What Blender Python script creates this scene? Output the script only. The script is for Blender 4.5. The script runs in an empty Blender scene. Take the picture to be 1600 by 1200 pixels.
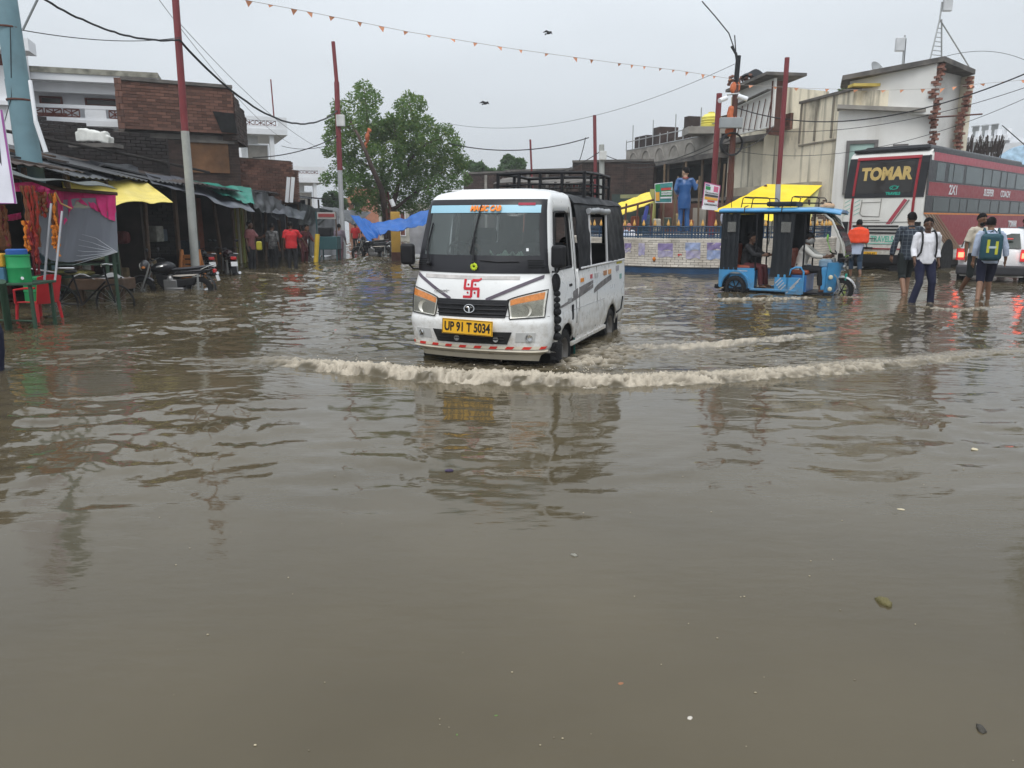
import bpy, bmesh, math, random
import numpy as np
from mathutils import Vector, Matrix, Euler
random.seed(7)
sc = bpy.context.scene
COL = sc.collection
R = math.radians
# ---------------------------------------------------------------- camera
PITCH = math.atan(255/1200); CH = 1.55; FPX = 1200.0
cp, sp = math.cos(PITCH), math.sin(PITCH)
cam = bpy.data.cameras.new('camera'); co = bpy.data.objects.new('camera', cam); COL.objects.link(co)
cam.sensor_width = 36; cam.lens = 36*FPX/1600; cam.clip_end = 2000; cam.clip_start = .05
co.location = (0, 0, CH); co.rotation_euler = (math.pi/2-PITCH, 0, 0)
sc.camera = co
# ---------------------------------------------------------------- overcast daylight
SUN_EL, SUN_AZ = R(55), R(200)
w = bpy.data.worlds.new('World'); sc.world = w; w.use_nodes = True
nt = w.node_tree; nt.nodes.clear(); N = nt.nodes.new; L = nt.links.new
out = N('ShaderNodeOutputWorld'); bg = N('ShaderNodeBackground'); L(bg.outputs[0], out.inputs[0])
sky = N('ShaderNodeTexSky'); sky.sky_type = 'NISHITA'; sky.sun_disc = False
sky.sun_elevation = SUN_EL; sky.sun_rotation = SUN_AZ; sky.dust_density = 5; sky.air_density = 1.5
hs = N('ShaderNodeHueSaturation'); hs.inputs['Saturation'].default_value = .35; L(sky.outputs[0], hs.inputs['Color'])
tc = N('ShaderNodeTexCoord'); sx = N('ShaderNodeSeparateXYZ'); L(tc.outputs['Generated'], sx.inputs[0])
mx = N('ShaderNodeMath'); mx.operation = 'MAXIMUM'; L(sx.outputs[2], mx.inputs[0]); mx.inputs[1].default_value = 0
ma = N('ShaderNodeMath'); ma.operation = 'MULTIPLY_ADD'; L(mx.outputs[0], ma.inputs[0]); ma.inputs[1].default_value = 1.4; ma.inputs[2].default_value = .97
ns = N('ShaderNodeTexNoise'); ns.inputs['Scale'].default_value = 2.2; ns.inputs['Detail'].default_value = 4; ns.inputs['Roughness'].default_value = .45
mp = N('ShaderNodeMapping'); mp.inputs['Scale'].default_value = (1, 1, 3); L(tc.outputs['Generated'], mp.inputs[0]); L(mp.outputs[0], ns.inputs['Vector'])
mr = N('ShaderNodeMapRange'); L(ns.outputs[0], mr.inputs[0]); mr.inputs[1].default_value = .3; mr.inputs[2].default_value = .7; mr.inputs[3].default_value = .93; mr.inputs[4].default_value = 1.07
mm = N('ShaderNodeMath'); mm.operation = 'MULTIPLY'; L(ma.outputs[0], mm.inputs[0]); L(mr.outputs[0], mm.inputs[1])
gc = N('ShaderNodeMix'); gc.data_type = 'RGBA'; gc.blend_type = 'MULTIPLY'; gc.inputs[0].default_value = 1
gc.inputs[6].default_value = (6.4, 6.88, 7.38, 1); L(mm.outputs[0], gc.inputs[7])
mix = N('ShaderNodeMix'); mix.data_type = 'RGBA'; mix.inputs[0].default_value = .9
L(hs.outputs[0], mix.inputs[6]); L(gc.outputs[2], mix.inputs[7]); L(mix.outputs[2], bg.inputs[0]); bg.inputs[1].default_value = .1
sl = bpy.data.lights.new('sun', 'SUN'); sl.energy = 1.4; sl.angle = R(30); sl.color = (1, .975, .94)
so = bpy.data.objects.new('sun', sl); COL.objects.link(so)
so.rotation_euler = Euler((math.pi/2-SUN_EL, 0, R(-15)))
sc.view_settings.view_transform = 'Standard'; sc.view_settings.look = 'None'; sc.view_settings.exposure = 0
sc.view_settings.gamma = 1; sc.view_settings.use_curve_mapping = False
sc.render.engine = 'CYCLES'; sc.cycles.use_denoising = True; sc.cycles.max_bounces = 7; sc.cycles.transparent_max_bounces = 12
# ---------------------------------------------------------------- pixel of the photograph (1600 wide) -> place in the world
def W(px, py, Y):
    u = (px-800)/FPX; v = (600-py)/FPX
    t = Y/(cp+v*sp)
    return Vector((u*t, Y, CH+(-sp+v*cp)*t))
def G(px, py, z=0.0):
    u = (px-800)/FPX; v = (600-py)/FPX
    t = (z-CH)/(-sp+v*cp)
    return Vector((u*t, (cp+v*sp)*t, z))
GROUND = -.18
# ---------------------------------------------------------------- materials
MATS = {}
def mat(name, col, rough=.7, metal=0, var=.12, vs=3.0, bump=0, bs=30.0, dirt=0, dcol=(.05, .045, .04), ds=1.5,
        island=0, coat=0, spec=.35, trans=0, alpha=1, emit=None, es=0, streak=0, streakc=(.03, .028, .02), sheen=0):
    if name in MATS: return MATS[name]
    m = bpy.data.materials.new(name); m.use_nodes = True; MATS[name] = m
    nt = m.node_tree; b = nt.nodes['Principled BSDF']; N = nt.nodes.new; L = nt.links.new
    b.inputs['Roughness'].default_value = rough; b.inputs['Metallic'].default_value = metal
    b.inputs['Coat Weight'].default_value = coat; b.inputs['Coat Roughness'].default_value = .12
    b.inputs['Specular IOR Level'].default_value = spec
    b.inputs['Transmission Weight'].default_value = trans; b.inputs['Alpha'].default_value = alpha
    b.inputs['Sheen Weight'].default_value = sheen
    if emit: b.inputs['Emission Color'].default_value = (*emit, 1); b.inputs['Emission Strength'].default_value = es
    tc = N('ShaderNodeTexCoord'); co = tc.outputs['Object']
    rgb = N('ShaderNodeRGB'); rgb.outputs[0].default_value = (*col, 1); cur = rgb.outputs[0]
    def noise(s, det=5, scale=None):
        n = N('ShaderNodeTexNoise'); n.inputs['Scale'].default_value = s; n.inputs['Detail'].default_value = det
        if scale:
            mp = N('ShaderNodeMapping'); mp.inputs['Scale'].default_value = scale; L(co, mp.inputs[0]); L(mp.outputs[0], n.inputs['Vector'])
        else: L(co, n.inputs['Vector'])
        return n.outputs[0]
    def mixc(f, a, c, mode='MIX'):
        x = N('ShaderNodeMix'); x.data_type = 'RGBA'; x.blend_type = mode
        if isinstance(f, (int, float)): x.inputs[0].default_value = f
        else: L(f, x.inputs[0])
        if isinstance(a, tuple): x.inputs[6].default_value = (*a, 1)
        else: L(a, x.inputs[6])
        if isinstance(c, tuple): x.inputs[7].default_value = (*c, 1)
        else: L(c, x.inputs[7])
        return x.outputs[2]
    def rng(v, a, b_, c, d):
        r = N('ShaderNodeMapRange'); L(v, r.inputs[0])
        for i, q in enumerate((a, b_, c, d)): r.inputs[i+1].default_value = q
        return r.outputs[0]
    if var:
        v = rng(noise(vs), .3, .7, 1-var, 1+var); cur = mixc(1.0, cur, v, 'MULTIPLY')
    if island:
        g = N('ShaderNodeNewGeometry'); oi = N('ShaderNodeObjectInfo')
        ad = N('ShaderNodeMath'); ad.operation = 'ADD'; L(g.outputs['Random Per Island'], ad.inputs[0]); L(oi.outputs['Random'], ad.inputs[1])
        fr = N('ShaderNodeMath'); fr.operation = 'FRACT'; L(ad.outputs[0], fr.inputs[0])
        cur = mixc(1.0, cur, rng(fr.outputs[0], 0, 1, 1-island, 1+island), 'MULTIPLY')
    if dirt:
        f = rng(noise(ds, 8), .5-.12*dirt, .72, 0, min(1, dirt)); cur = mixc(f, cur, dcol)
    if streak:
        a = noise(1.0, 6, (2.3, 2.3, .16)); f = rng(a, .535, .70, 0, streak); cur = mixc(f, cur, streakc)
        a = noise(1.0, 7, (1.1, 1.1, .7)); f = rng(a, .56, .76, 0, streak*.8); cur = mixc(f, cur, streakc)
    L(cur, b.inputs['Base Color'])
    if rough < .95 and not trans:
        L(rng(noise(vs*2.3), .3, .7, max(.02, rough*.8), min(1, rough*1.2)), b.inputs['Roughness'])
    if bump:
        bp = N('ShaderNodeBump'); bp.inputs['Strength'].default_value = min(1, bump); bp.inputs['Distance'].default_value = .02*max(1, bump)
        L(noise(bs, 6), bp.inputs['Height']); L(bp.outputs[0], b.inputs['Normal'])
    return m
def gridmat(name, a, c, scale, rough=.85, width=.12):       # woven check cloth
    if name in MATS: return MATS[name]
    m = mat(name, a, rough); nt = m.node_tree; N = nt.nodes.new; L = nt.links.new; b = nt.nodes['Principled BSDF']
    tc = N('ShaderNodeTexCoord'); s = N('ShaderNodeSeparateXYZ'); L(tc.outputs['Object'], s.inputs[0])
    fs = []
    for i in (0, 2):
        f = N('ShaderNodeMath'); f.operation = 'MULTIPLY'; L(s.outputs[i], f.inputs[0]); f.inputs[1].default_value = scale
        g = N('ShaderNodeMath'); g.operation = 'FRACT'; L(f.outputs[0], g.inputs[0])
        l = N('ShaderNodeMath'); l.operation = 'LESS_THAN'; L(g.outputs[0], l.inputs[0]); l.inputs[1].default_value = width; fs.append(l.outputs[0])
    mxx = N('ShaderNodeMath'); mxx.operation = 'MAXIMUM'; L(fs[0], mxx.inputs[0]); L(fs[1], mxx.inputs[1])
    x = N('ShaderNodeMix'); x.data_type = 'RGBA'; L(mxx.outputs[0], x.inputs[0]); x.inputs[6].default_value = (*a, 1); x.inputs[7].default_value = (*c, 1)
    L(x.outputs[2], b.inputs['Base Color']); return m
def glassmat(name, tint=(.8, .85, .85), op=.25, rough=.03, col=(.02, .025, .025)):
    if name in MATS: return MATS[name]
    m = bpy.data.materials.new(name); m.use_nodes = True; MATS[name] = m
    nt = m.node_tree; nt.nodes.clear(); N = nt.nodes.new; L = nt.links.new
    o = N('ShaderNodeOutputMaterial'); t = N('ShaderNodeBsdfTransparent'); t.inputs[0].default_value = (*tint, 1)
    p = N('ShaderNodeBsdfPrincipled'); p.inputs['Base Color'].default_value = (*col, 1); p.inputs['Roughness'].default_value = rough
    fr = N('ShaderNodeLayerWeight'); fr.inputs[0].default_value = .35
    mr = N('ShaderNodeMapRange'); L(fr.outputs['Fresnel'], mr.inputs[0]); mr.inputs[3].default_value = op; mr.inputs[4].default_value = 1
    mx = N('ShaderNodeMixShader'); L(mr.outputs[0], mx.inputs[0]); L(t.outputs[0], mx.inputs[1]); L(p.outputs[0], mx.inputs[2]); L(mx.outputs[0], o.inputs[0])
    return m
# ---------------------------------------------------------------- objects
def link(o, parent=None):
    COL.objects.link(o)
    if parent: o.parent = parent
    return o
def thing(name, label, cat, loc=(0, 0, 0), rotz=0, group=None):
    o = bpy.data.objects.new(name, None); o.empty_display_size = .2; link(o)
    o.location = loc; o.rotation_euler = (0, 0, rotz); o['label'] = label; o['category'] = cat
    if group: o['group'] = group
    return o
def tag(o, label, cat, group=None):
    o['label'] = label; o['category'] = cat
    if group: o['group'] = group
    return o
def copytree(o, parent=None, loc=None, rotz=None, label=None):
    c = o.copy(); COL.objects.link(c)
    if parent: c.parent = parent
    for ch in list(o.children): copytree(ch, c)
    if loc is not None: c.location = loc
    if rotz is not None: c.rotation_euler = (0, 0, rotz)
    if label: c['label'] = label
    return c
class MB:
    def __init__(s): s.v = []; s.f = []; s.mi = []; s.m = 0
    def add(s, vs, fs, M=None):
        n = len(s.v)
        if M is not None: vs = [M @ Vector(p) for p in vs]
        s.v += [tuple(p) for p in vs]; s.f += [tuple(i+n for i in f) for f in fs]; s.mi += [s.m]*len(fs); return s
    def box(s, c, d, rot=None, taper=1.0):
        x, y, z = d[0]/2, d[1]/2, d[2]/2
        vs = [(-x, -y, -z), (x, -y, -z), (x, y, -z), (-x, y, -z)] + [(a*taper, b*taper, z) for a, b in ((-x, -y), (x, -y), (x, y), (-x, y))]
        M = Matrix.Translation(Vector(c))
        if rot: M = M @ Euler(rot).to_matrix().to_4x4()
        return s.add(vs, [(0, 3, 2, 1), (4, 5, 6, 7), (0, 1, 5, 4), (1, 2, 6, 5), (2, 3, 7, 6), (3, 0, 4, 7)], M)
    def b2(s, a, b):      # box from corner to corner
        a = Vector(a); b = Vector(b); return s.box((a+b)/2, [abs(q) for q in (b-a)])
    def tube(s, pts, r, n=8, cap=True, sq=1.0):
        pts = [Vector(p) for p in pts]; k = len(pts); rs = r if isinstance(r, (list, tuple)) else [r]*k
        vs = []; fs = []; up = None
        for i, p in enumerate(pts):
            t = (pts[min(i+1, k-1)]-pts[max(i-1, 0)])
            if t.length < 1e-9: t = Vector((0, 0, 1))
            t.normalize()
            if up is None:
                a = Vector((0, 0, 1)) if abs(t.z) < .9 else Vector((1, 0, 0)); up = t.cross(a).normalized()
            else:
                up = up-t*up.dot(t); up.normalize()
            q = t.cross(up)
            for j in range(n):
                a = 2*math.pi*j/n
                rr = rs[i]
                ra, rb = (rr if not isinstance(rr, tuple) else rr[0]), (rr if not isinstance(rr, tuple) else rr[1])
                vs.append(p+up*math.cos(a)*ra+q*math.sin(a)*rb*sq)
        for i in range(k-1):
            for j in range(n):
                a = i*n+j; b = i*n+(j+1) % n; fs.append((a, b, b+n, a+n))
        if cap: fs.append(tuple(range(n-1, -1, -1))); fs.append(tuple(range((k-1)*n, k*n)))
        return s.add(vs, fs)
    def cyl(s, a, b, r, n=16, r2=None): return s.tube([a, b], [r, r if r2 is None else r2], n)
    def ell(s, c, r, n=12, m=8, rot=None):
        vs = [(0, 0, -r[2])]; fs = []
        for i in range(1, m):
            t = math.pi*i/m-math.pi/2
            for j in range(n):
                a = 2*math.pi*j/n; vs.append((r[0]*math.cos(t)*math.cos(a), r[1]*math.cos(t)*math.sin(a), r[2]*math.sin(t)))
        vs.append((0, 0, r[2])); e = len(vs)-1
        for j in range(n): fs.append((0, 1+(j+1) % n, 1+j)); fs.append((e, e-n+j, e-n+(j+1) % n))
        for i in range(m-2):
            for j in range(n):
                a = 1+i*n+j; b = 1+i*n+(j+1) % n; fs.append((a, b, b+n, a+n))
        M = Matrix.Translation(Vector(c))
        if rot: M = M @ Euler(rot).to_matrix().to_4x4()
        return s.add(vs, fs, M)
    def lathe(s, prof, n=24, M=None):      # (r, z) pairs
        vs = []; fs = []
        for r, z in prof:
            for j in range(n):
                a = 2*math.pi*j/n; vs.append((r*math.cos(a), r*math.sin(a), z))
        for i in range(len(prof)-1):
            for j in range(n):
                a = i*n+j; b = i*n+(j+1) % n; fs.append((a, b, b+n, a+n))
        return s.add(vs, fs, M)
    def prism(s, poly, y0, y1, M=None):    # polygon in (x, z), extruded along y
        n = len(poly); vs = [(x, y0, z) for x, z in poly]+[(x, y1, z) for x, z in poly]
        fs = [tuple(range(n)), tuple(range(2*n-1, n-1, -1))]+[(i, (i+1) % n+0, (i+1) % n+n, i+n)[::-1] for i in range(n)]
        return s.add(vs, fs, M)
    def grid(s, fn, nu, nv, thick=0):
        vs = [Vector(fn(i/nu, j/nv)) for j in range(nv+1) for i in range(nu+1)]
        fs = [(j*(nu+1)+i, j*(nu+1)+i+1, (j+1)*(nu+1)+i+1, (j+1)*(nu+1)+i) for j in range(nv) for i in range(nu)]
        s.add(vs, fs)
        if thick:
            nrm = []
            for j in range(nv+1):
                for i in range(nu+1):
                    a = vs[j*(nu+1)+min(i+1, nu)]-vs[j*(nu+1)+max(i-1, 0)]; b = vs[min(j+1, nv)*(nu+1)+i]-vs[max(j-1, 0)*(nu+1)+i]
                    c = a.cross(b); nrm.append(c.normalized() if c.length > 1e-12 else Vector((0, 0, 1)))
            k = len(s.v)-len(vs); off = len(vs)
            s.add([p-n*thick for p, n in zip(vs, nrm)], [tuple(reversed(f)) for f in fs])
            bd = [j for j in range(nu+1)]+[(j+1)*(nu+1)-1 for j in range(1, nv+1)]+[nv*(nu+1)+i for i in range(nu-1, -1, -1)]+[j*(nu+1) for j in range(nv-1, 0, -1)]
            for a, b in zip(bd, bd[1:]+bd[:1]): s.f.append((k+b, k+a, k+off+a, k+off+b)); s.mi.append(s.m)
        return s
    def build(s, name, mats, parent=None, smooth=False, bevel=0, loc=None, rot=None, seg=2, sub=0):
        me = bpy.data.meshes.new(name); me.from_pydata(s.v, [], s.f); me.update()
        mats = mats if isinstance(mats, (list, tuple)) else [mats]
        for m in mats: me.materials.append(m)
        if len(mats) > 1: me.polygons.foreach_set('material_index', s.mi)
        if smooth:
            me.polygons.foreach_set('use_smooth', [True]*len(me.polygons))
            try: me.set_sharp_from_angle(angle=R(smooth if smooth is not True else 42))
            except Exception: pass
        o = bpy.data.objects.new(name, me); link(o, parent)
        if loc is not None: o.location = loc
        if rot is not None: o.rotation_euler = rot
        if bevel:
            b = o.modifiers.new('bevel', 'BEVEL'); b.width = bevel; b.segments = seg; b.limit_method = 'ANGLE'; b.angle_limit = R(35)
        return o
def weld(o, d=.0005):
    bm = bmesh.new(); bm.from_mesh(o.data); bmesh.ops.remove_doubles(bm, verts=bm.verts[:], dist=d); bm.to_mesh(o.data); bm.free(); return o
def evalmesh(o):
    bpy.context.view_layer.update()
    dg = bpy.context.evaluated_depsgraph_get()
    return bpy.data.meshes.new_from_object(o.evaluated_get(dg))
def fuse(mb, name, m, parent, voxel=.011, smooth=4, folds=0, fs=9.0, seed=0):
    """all the overlapping shapes in mb become one continuous skin"""
    o = mb.build(name, m, parent); bm = bmesh.new(); bm.from_mesh(o.data); bmesh.ops.recalc_face_normals(bm, faces=bm.faces[:]); bm.to_mesh(o.data); bm.free()
    r = o.modifiers.new('r', 'REMESH'); r.mode = 'VOXEL'; r.voxel_size = voxel
    s = o.modifiers.new('s', 'SMOOTH'); s.iterations = smooth; s.factor = .5
    me = evalmesh(o); o.modifiers.clear(); o.data = me
    n = len(me.vertices); c = np.empty(n*3, 'f'); me.vertices.foreach_get('co', c); c = c.reshape(-1, 3)
    if folds:
        nr = np.empty(n*3, 'f'); me.vertices.foreach_get('normal', nr); nr = nr.reshape(-1, 3)
        h = fbm3(c*np.array([1, 1, .45])*fs+seed*7.3, 3); c += nr*(h*folds)[:, None]
        me.vertices.foreach_set('co', c.ravel())
    me.polygons.foreach_set('use_smooth', [True]*len(me.polygons)); me.update()
    return o
# ---------------------------------------------------------------- vector noise
_rs = np.random.RandomState(3); _perm = _rs.permutation(256).astype(np.int64)
_g3 = _rs.normal(size=(256, 3)); _g3 /= np.linalg.norm(_g3, axis=1)[:, None]
def noise3(p):
    i = np.floor(p).astype(np.int64); f = p-i; u = f*f*f*(f*(f*6-15)+10); r = 0
    for dx in (0, 1):
        wx = u[:, 0] if dx else 1-u[:, 0]
        for dy in (0, 1):
            wy = u[:, 1] if dy else 1-u[:, 1]
            for dz in (0, 1):
                wz = u[:, 2] if dz else 1-u[:, 2]
                h = _perm[(_perm[(_perm[(i[:, 0]+dx) & 255]+i[:, 1]+dy) & 255]+i[:, 2]+dz) & 255]
                r = r+wx*wy*wz*np.einsum('ij,ij->i', _g3[h], f-np.array([dx, dy, dz]))
    return r*1.6
def fbm3(p, o=4):
    r = 0; a = 1
    for k in range(o): r = r+a*noise3(p*2**k+k*17.1); a *= .5
    return r
def text(s, size, m, parent, loc, rot, name='lettering', ext=.004, bold=0, align='CENTER', sx=1, shear=0):
    cu = bpy.data.curves.new('t', 'FONT'); cu.body = s; cu.size = size; cu.align_x = align; cu.align_y = 'CENTER'; cu.extrude = ext; cu.offset = bold; cu.shear = shear
    cu.resolution_u = 3
    o = bpy.data.objects.new('t', cu); COL.objects.link(o); me = evalmesh(o); bpy.data.objects.remove(o)
    me.materials.clear(); me.materials.append(m)
    q = bpy.data.objects.new(name, me); link(q, parent); q.location = loc; q.rotation_euler = rot; q.scale = (sx, 1, 1); return q
def struct(o, kind='structure'): o['kind'] = kind; return o
def wire(name, a, b, sag, r, label, m, n=24, cat='cable', wob=0, parent=None):
    a = Vector(a); b = Vector(b); mb = MB(); pts = []
    for i in range(n+1):
        t = i/n; p = a.lerp(b, t); p.z -= sag*4*t*(1-t)
        if wob: p += Vector((random.uniform(-wob, wob), 0, random.uniform(-wob, wob)))
        pts.append(p)
    mb.tube(pts, r, 5); o = mb.build(name, m, parent, smooth=True)
    if not parent: tag(o, label, cat)
    return o
# ================================================================ palette
m_black = mat('black_rubber', (.014, .014, .015), .65, spec=.2, bump=.1)
m_bplast = mat('black_plastic', (.014, .014, .016), .5, spec=.22)
m_steel = mat('galvanised_steel', (.42, .43, .43), .45, .6, dirt=.4)
m_chrome = mat('chrome', (.6, .6, .6), .18, 1)
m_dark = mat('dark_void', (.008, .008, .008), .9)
m_white = mat('white_paint', (.78, .78, .77), .3, var=.02, coat=.4, dirt=.04, dcol=(.45, .42, .36), ds=1.5)
m_redpole = mat('dark_red_oxide_paint', (.2, .035, .04), .6, dirt=.4, dcol=(.12, .04, .045))
m_rust = mat('rusty_iron', (.11, .04, .028), .8, bump=.2, dirt=.5)
m_wire = mat('cable_black', (.015, .015, .017), .6)
def muddy(m, z0, z1, col=(.30, .25, .18)):      # road mud splashed up the lower panels
    nt = m.node_tree; N = nt.nodes.new; L = nt.links.new; b = nt.nodes['Principled BSDF']; old = b.inputs['Base Color'].links[0].from_socket
    tc = N('ShaderNodeTexCoord'); s_ = N('ShaderNodeSeparateXYZ'); L(tc.outputs['Object'], s_.inputs[0]); n = N('ShaderNodeTexNoise'); n.inputs['Scale'].default_value = 9; n.inputs['Detail'].default_value = 9; n.inputs['Roughness'].default_value = .7; L(tc.outputs['Object'], n.inputs['Vector'])
    a = N('ShaderNodeMapRange'); L(s_.outputs[2], a.inputs[0]); a.inputs[1].default_value = z1; a.inputs[2].default_value = z0; a.inputs[3].default_value = -.12; a.inputs[4].default_value = .30
    ad = N('ShaderNodeMath'); ad.operation = 'ADD'; L(a.outputs[0], ad.inputs[0]); L(n.outputs[0], ad.inputs[1]); r = N('ShaderNodeMapRange'); L(ad.outputs[0], r.inputs[0]); r.inputs[1].default_value = .52; r.inputs[2].default_value = .85; r.inputs[3].default_value = 0; r.inputs[4].default_value = .7
    x = N('ShaderNodeMix'); x.data_type = 'RGBA'; L(r.outputs[0], x.inputs[0]); L(old, x.inputs[6]); x.inputs[7].default_value = (*col, 1); L(x.outputs[2], b.inputs['Base Color'])
muddy(m_white, .12, .75)
# ================================================================ flood water and ground
rs = np.random.RandomState(5)
ka = 6.85
rows = np.concatenate([np.geomspace(.7, 6.6, 200), np.linspace(6.62, 9.3, 230), np.geomspace(9.32, 60, 290), np.geomspace(61, 138, 20)])
us = np.linspace(-.86, .86, 980)
Yg, Ug = np.meshgrid(rows, us, indexing='ij'); Xg = Ug*(Yg+2.0)
P = np.stack([Xg.ravel(), Yg.ravel()], 1); X, Y = P[:, 0], P[:, 1]
def n2(x, y, s=0.0): return noise3(np.stack([x, y, np.full_like(x, s+.37)], 1))
def sst(a, b, x): t = np.clip((x-a)/(b-a), 0, 1); return t*t*(3-2*t)
calm = .04+.62*sst(3.3, 5.4, Y)*sst(7.6, 5.8, Y)+.9*sst(7.4, 8.8, Y)
calm *= .3+.8*sst(-.35, .45, n2(X*.42, Y*.33, 3.0)+.35*sst(1.0, -3.0, X)+.3*sst(.8, 2.5, X)*sst(5.5, 4.2, X))
left = sst(1.0, -4.0, X)
h = np.zeros_like(X)
wx = X+.35*n2(X*.8, Y*.8, 8.); wy = Y+.35*n2(X*.8, Y*.8, 9.)
def ridg(a): return np.clip(1-np.abs(a), 0, 1)**2.5
# elongated ripples, crests running mostly across the street
h += .0085*n2(wx*1.3+wy*.25, wy*3.4-wx*.4, 1.)
h += .0068*n2(wx*2.6-wy*.6, wy*6.5+wx*.8, 2.)
h += .0040*n2(wx*6-wy, wy*13+wx*1.5, 4.)
h += .0014*n2(X*16, Y*24, 5.)*sst(22, 10, Y)
h *= 2.1*calm*(1+.55*left)*(1+.7*sst(12, 30, Y))
foam = np.zeros_like(X)
def curve(pts):
    g = [G(a, b) for a, b in pts]; gx = np.array([q.x for q in g]); gy = np.array([q.y for q in g]); return gx, gy
def wake(pts, H, foamw, thick, turb):
    """pts: (px, py) of the wave's foot; H: (height per point); foamw: foam 0-1 per point"""
    global h, foam
    gx, gy = curve(pts); yc = np.interp(X, gx, gy); yc = yc+.05*n2(X*2.2, X*0, 11.)+.02*n2(X*9, X*0, 12.)
    inside = sst(gx[0]-.5, gx[0], X)*sst(gx[-1]+.5, gx[-1], X)
    hh = np.interp(X, gx, H)*inside*(1+.28*n2(X*3.5, Y*2, 14.)); fw = np.interp(X, gx, foamw)*inside
    t = Y-yc
    prof = np.where(t < .07, np.exp(-((t-.07)/.045)**2), np.exp(-((t-.07)/thick)**2))
    near = np.abs(t) < 1.2
    n_ = np.zeros_like(X); q = near & (fw > .01)
    xx, yy = X[q], Y[q]
    n_[q] = ridg(n2(xx*7+n2(xx*3, yy*3, 30.), yy*8, 21.)*1.5)*.6+ridg(n2(xx*17, yy*20, 22.)*1.5)*.4
    fine = np.zeros_like(X); fine[q] = n2(xx*38, yy*45, 23.)
    edge = np.zeros_like(X); edge[q] = n2(xx*4.5, yy*5, 24.)*.5+n2(xx*14, yy*16, 25.)*.5
    tf = t+edge*.16
    band = sst(-.03, .05, tf)*sst(thick*1.55, thick*.35, tf)
    f = band*fw
    f = np.clip(f*(.25+1.25*n_+.35*edge), 0, 1)
    h += hh*prof
    fq = near | ((t > 0) & (t < 1.7)); fq = fq & (fw > .05); x2, y2 = X[fq], Y[fq]; tr_ = np.zeros_like(X)
    tr_[fq] = sst(.80, .97, 1-np.abs(n2(x2*3.2+.8*n2(x2*2, y2*2, 41.), y2*5.5, 42.)))*sst(-.2, .5, n2(x2*1.1, y2*1.3, 43.))*(.6+.4*n2(x2*20, y2*26, 44.))
    f = np.maximum(f, .42*tr_*fw*sst(.1, .3, t)*sst(1.6, .5, t))
    h += turb*band*fw*(n_-.45+.35*fine)
    foam[:] = np.maximum(foam, f)
wake([(250, 560), (380, 566), (455, 574), (520, 583), (620, 592), (700, 598), (800, 601), (900, 604), (1000, 603), (1100, 599), (1200, 592), (1300, 585), (1400, 574), (1500, 562), (1600, 554), (1700, 548)],
     [0, .022, .05, .075, .085, .09, .085, .075, .065, .055, .055, .045, .04, .03, .022, .01],
     [0, 0, .55, 1, 1, 1, 1, 1, .95, .85, .8, .7, .5, .32, .25, .1], .43, .075)
wake([(930, 552), (985, 545), (1060, 544), (1120, 541), (1180, 536), (1240, 530), (1300, 521), (1340, 516)],
     [.0, .03, .04, .045, .04, .035, .02, 0], [.2, .5, .65, .8, .8, .6, .2, 0], .2, .035)
wake([(1060, 466), (1140, 470), (1200, 470), (1260, 467), (1300, 470)], [0, .04, .05, .04, 0], [.1, .7, .75, .6, 0], .25, .04)
wake([(920, 447), (970, 452), (1010, 449), (1040, 446)], [0, .03, .03, 0], [0, .5, .5, 0], .25, .03)
wake([(1410, 476), (1450, 482), (1500, 487), (1560, 482), (1600, 476)], [0, .03, .03, .03, 0], [0, .5, .55, .5, 0], .3, .03)
wake([(360, 424), (400, 428), (440, 431), (470, 425)], [0, .03, .03, 0], [0, .5, .5, 0], .5, .03)
def churn(cx, cy, rx, ry, amp, fa):
    global h, foam
    d = np.sqrt(((X-cx)/rx)**2+((Y-cy)/ry)**2); q = d < 1.4; xx, yy = X[q], Y[q]; k = sst(1.25, .2, d[q])
    nn = ridg(n2(xx*6, yy*7, 31.)*1.4); n3 = n2(xx*14, yy*15, 32.)
    h[q] += amp*k*(nn-.4+.4*n3+.3*n2(xx*30, yy*34, 33.)); foam[q] = np.maximum(foam[q], np.clip(fa*k*(nn*.9+.5*n3), 0, 1))
churn(.85, 8.5, .5, .45, .05, 1.0); churn(1.2, 9.2, .55, .9, .028, .55); churn(1.75, 11.2, .6, .5, .03, .8)
churn(-.3, 8.2, 1.2, .5, .02, .25); churn(2.0, 9.6, 1.5, 1.2, .012, .25)
churn(7.1, 16.0, .5, .3, .03, .7); churn(5.4, 17.2, .6, .3, .03, .7); churn(10.6, 22.6, .5, .4, .03, .6)
churn(8.3, 14.9, .8, .4, .02, .5); churn(9.3, 15.2, .8, .4, .02, .5)
V = np.stack([X, Y, h], 1).astype('f')
nr, nc = Yg.shape; idx = np.arange(nr*nc).reshape(nr, nc)
F = np.stack([idx[:-1, :-1], idx[:-1, 1:], idx[1:, 1:], idx[1:, :-1]], -1).reshape(-1, 4)
me = bpy.data.meshes.new('flood_water'); me.vertices.add(len(V)); me.vertices.foreach_set('co', V.ravel())
me.loops.add(F.size); me.loops.foreach_set('vertex_index', F.ravel().astype('i'))
me.polygons.add(len(F)); me.polygons.foreach_set('loop_start', np.arange(0, F.size, 4, dtype='i')); me.update()
me.polygons.foreach_set('use_smooth', [True]*len(F))
at = me.attributes.new('foam', 'FLOAT', 'POINT'); at.data.foreach_set('value', foam.astype('f'))
wm = bpy.data.materials.new('muddy_flood_water'); wm.use_nodes = True; nt = wm.node_tree; N = nt.nodes.new; L = nt.links.new
b = nt.nodes['Principled BSDF']; b.inputs['IOR'].default_value = 1.333; b.inputs['Roughness'].default_value = .04
tc = N('ShaderNodeTexCoord')
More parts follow.
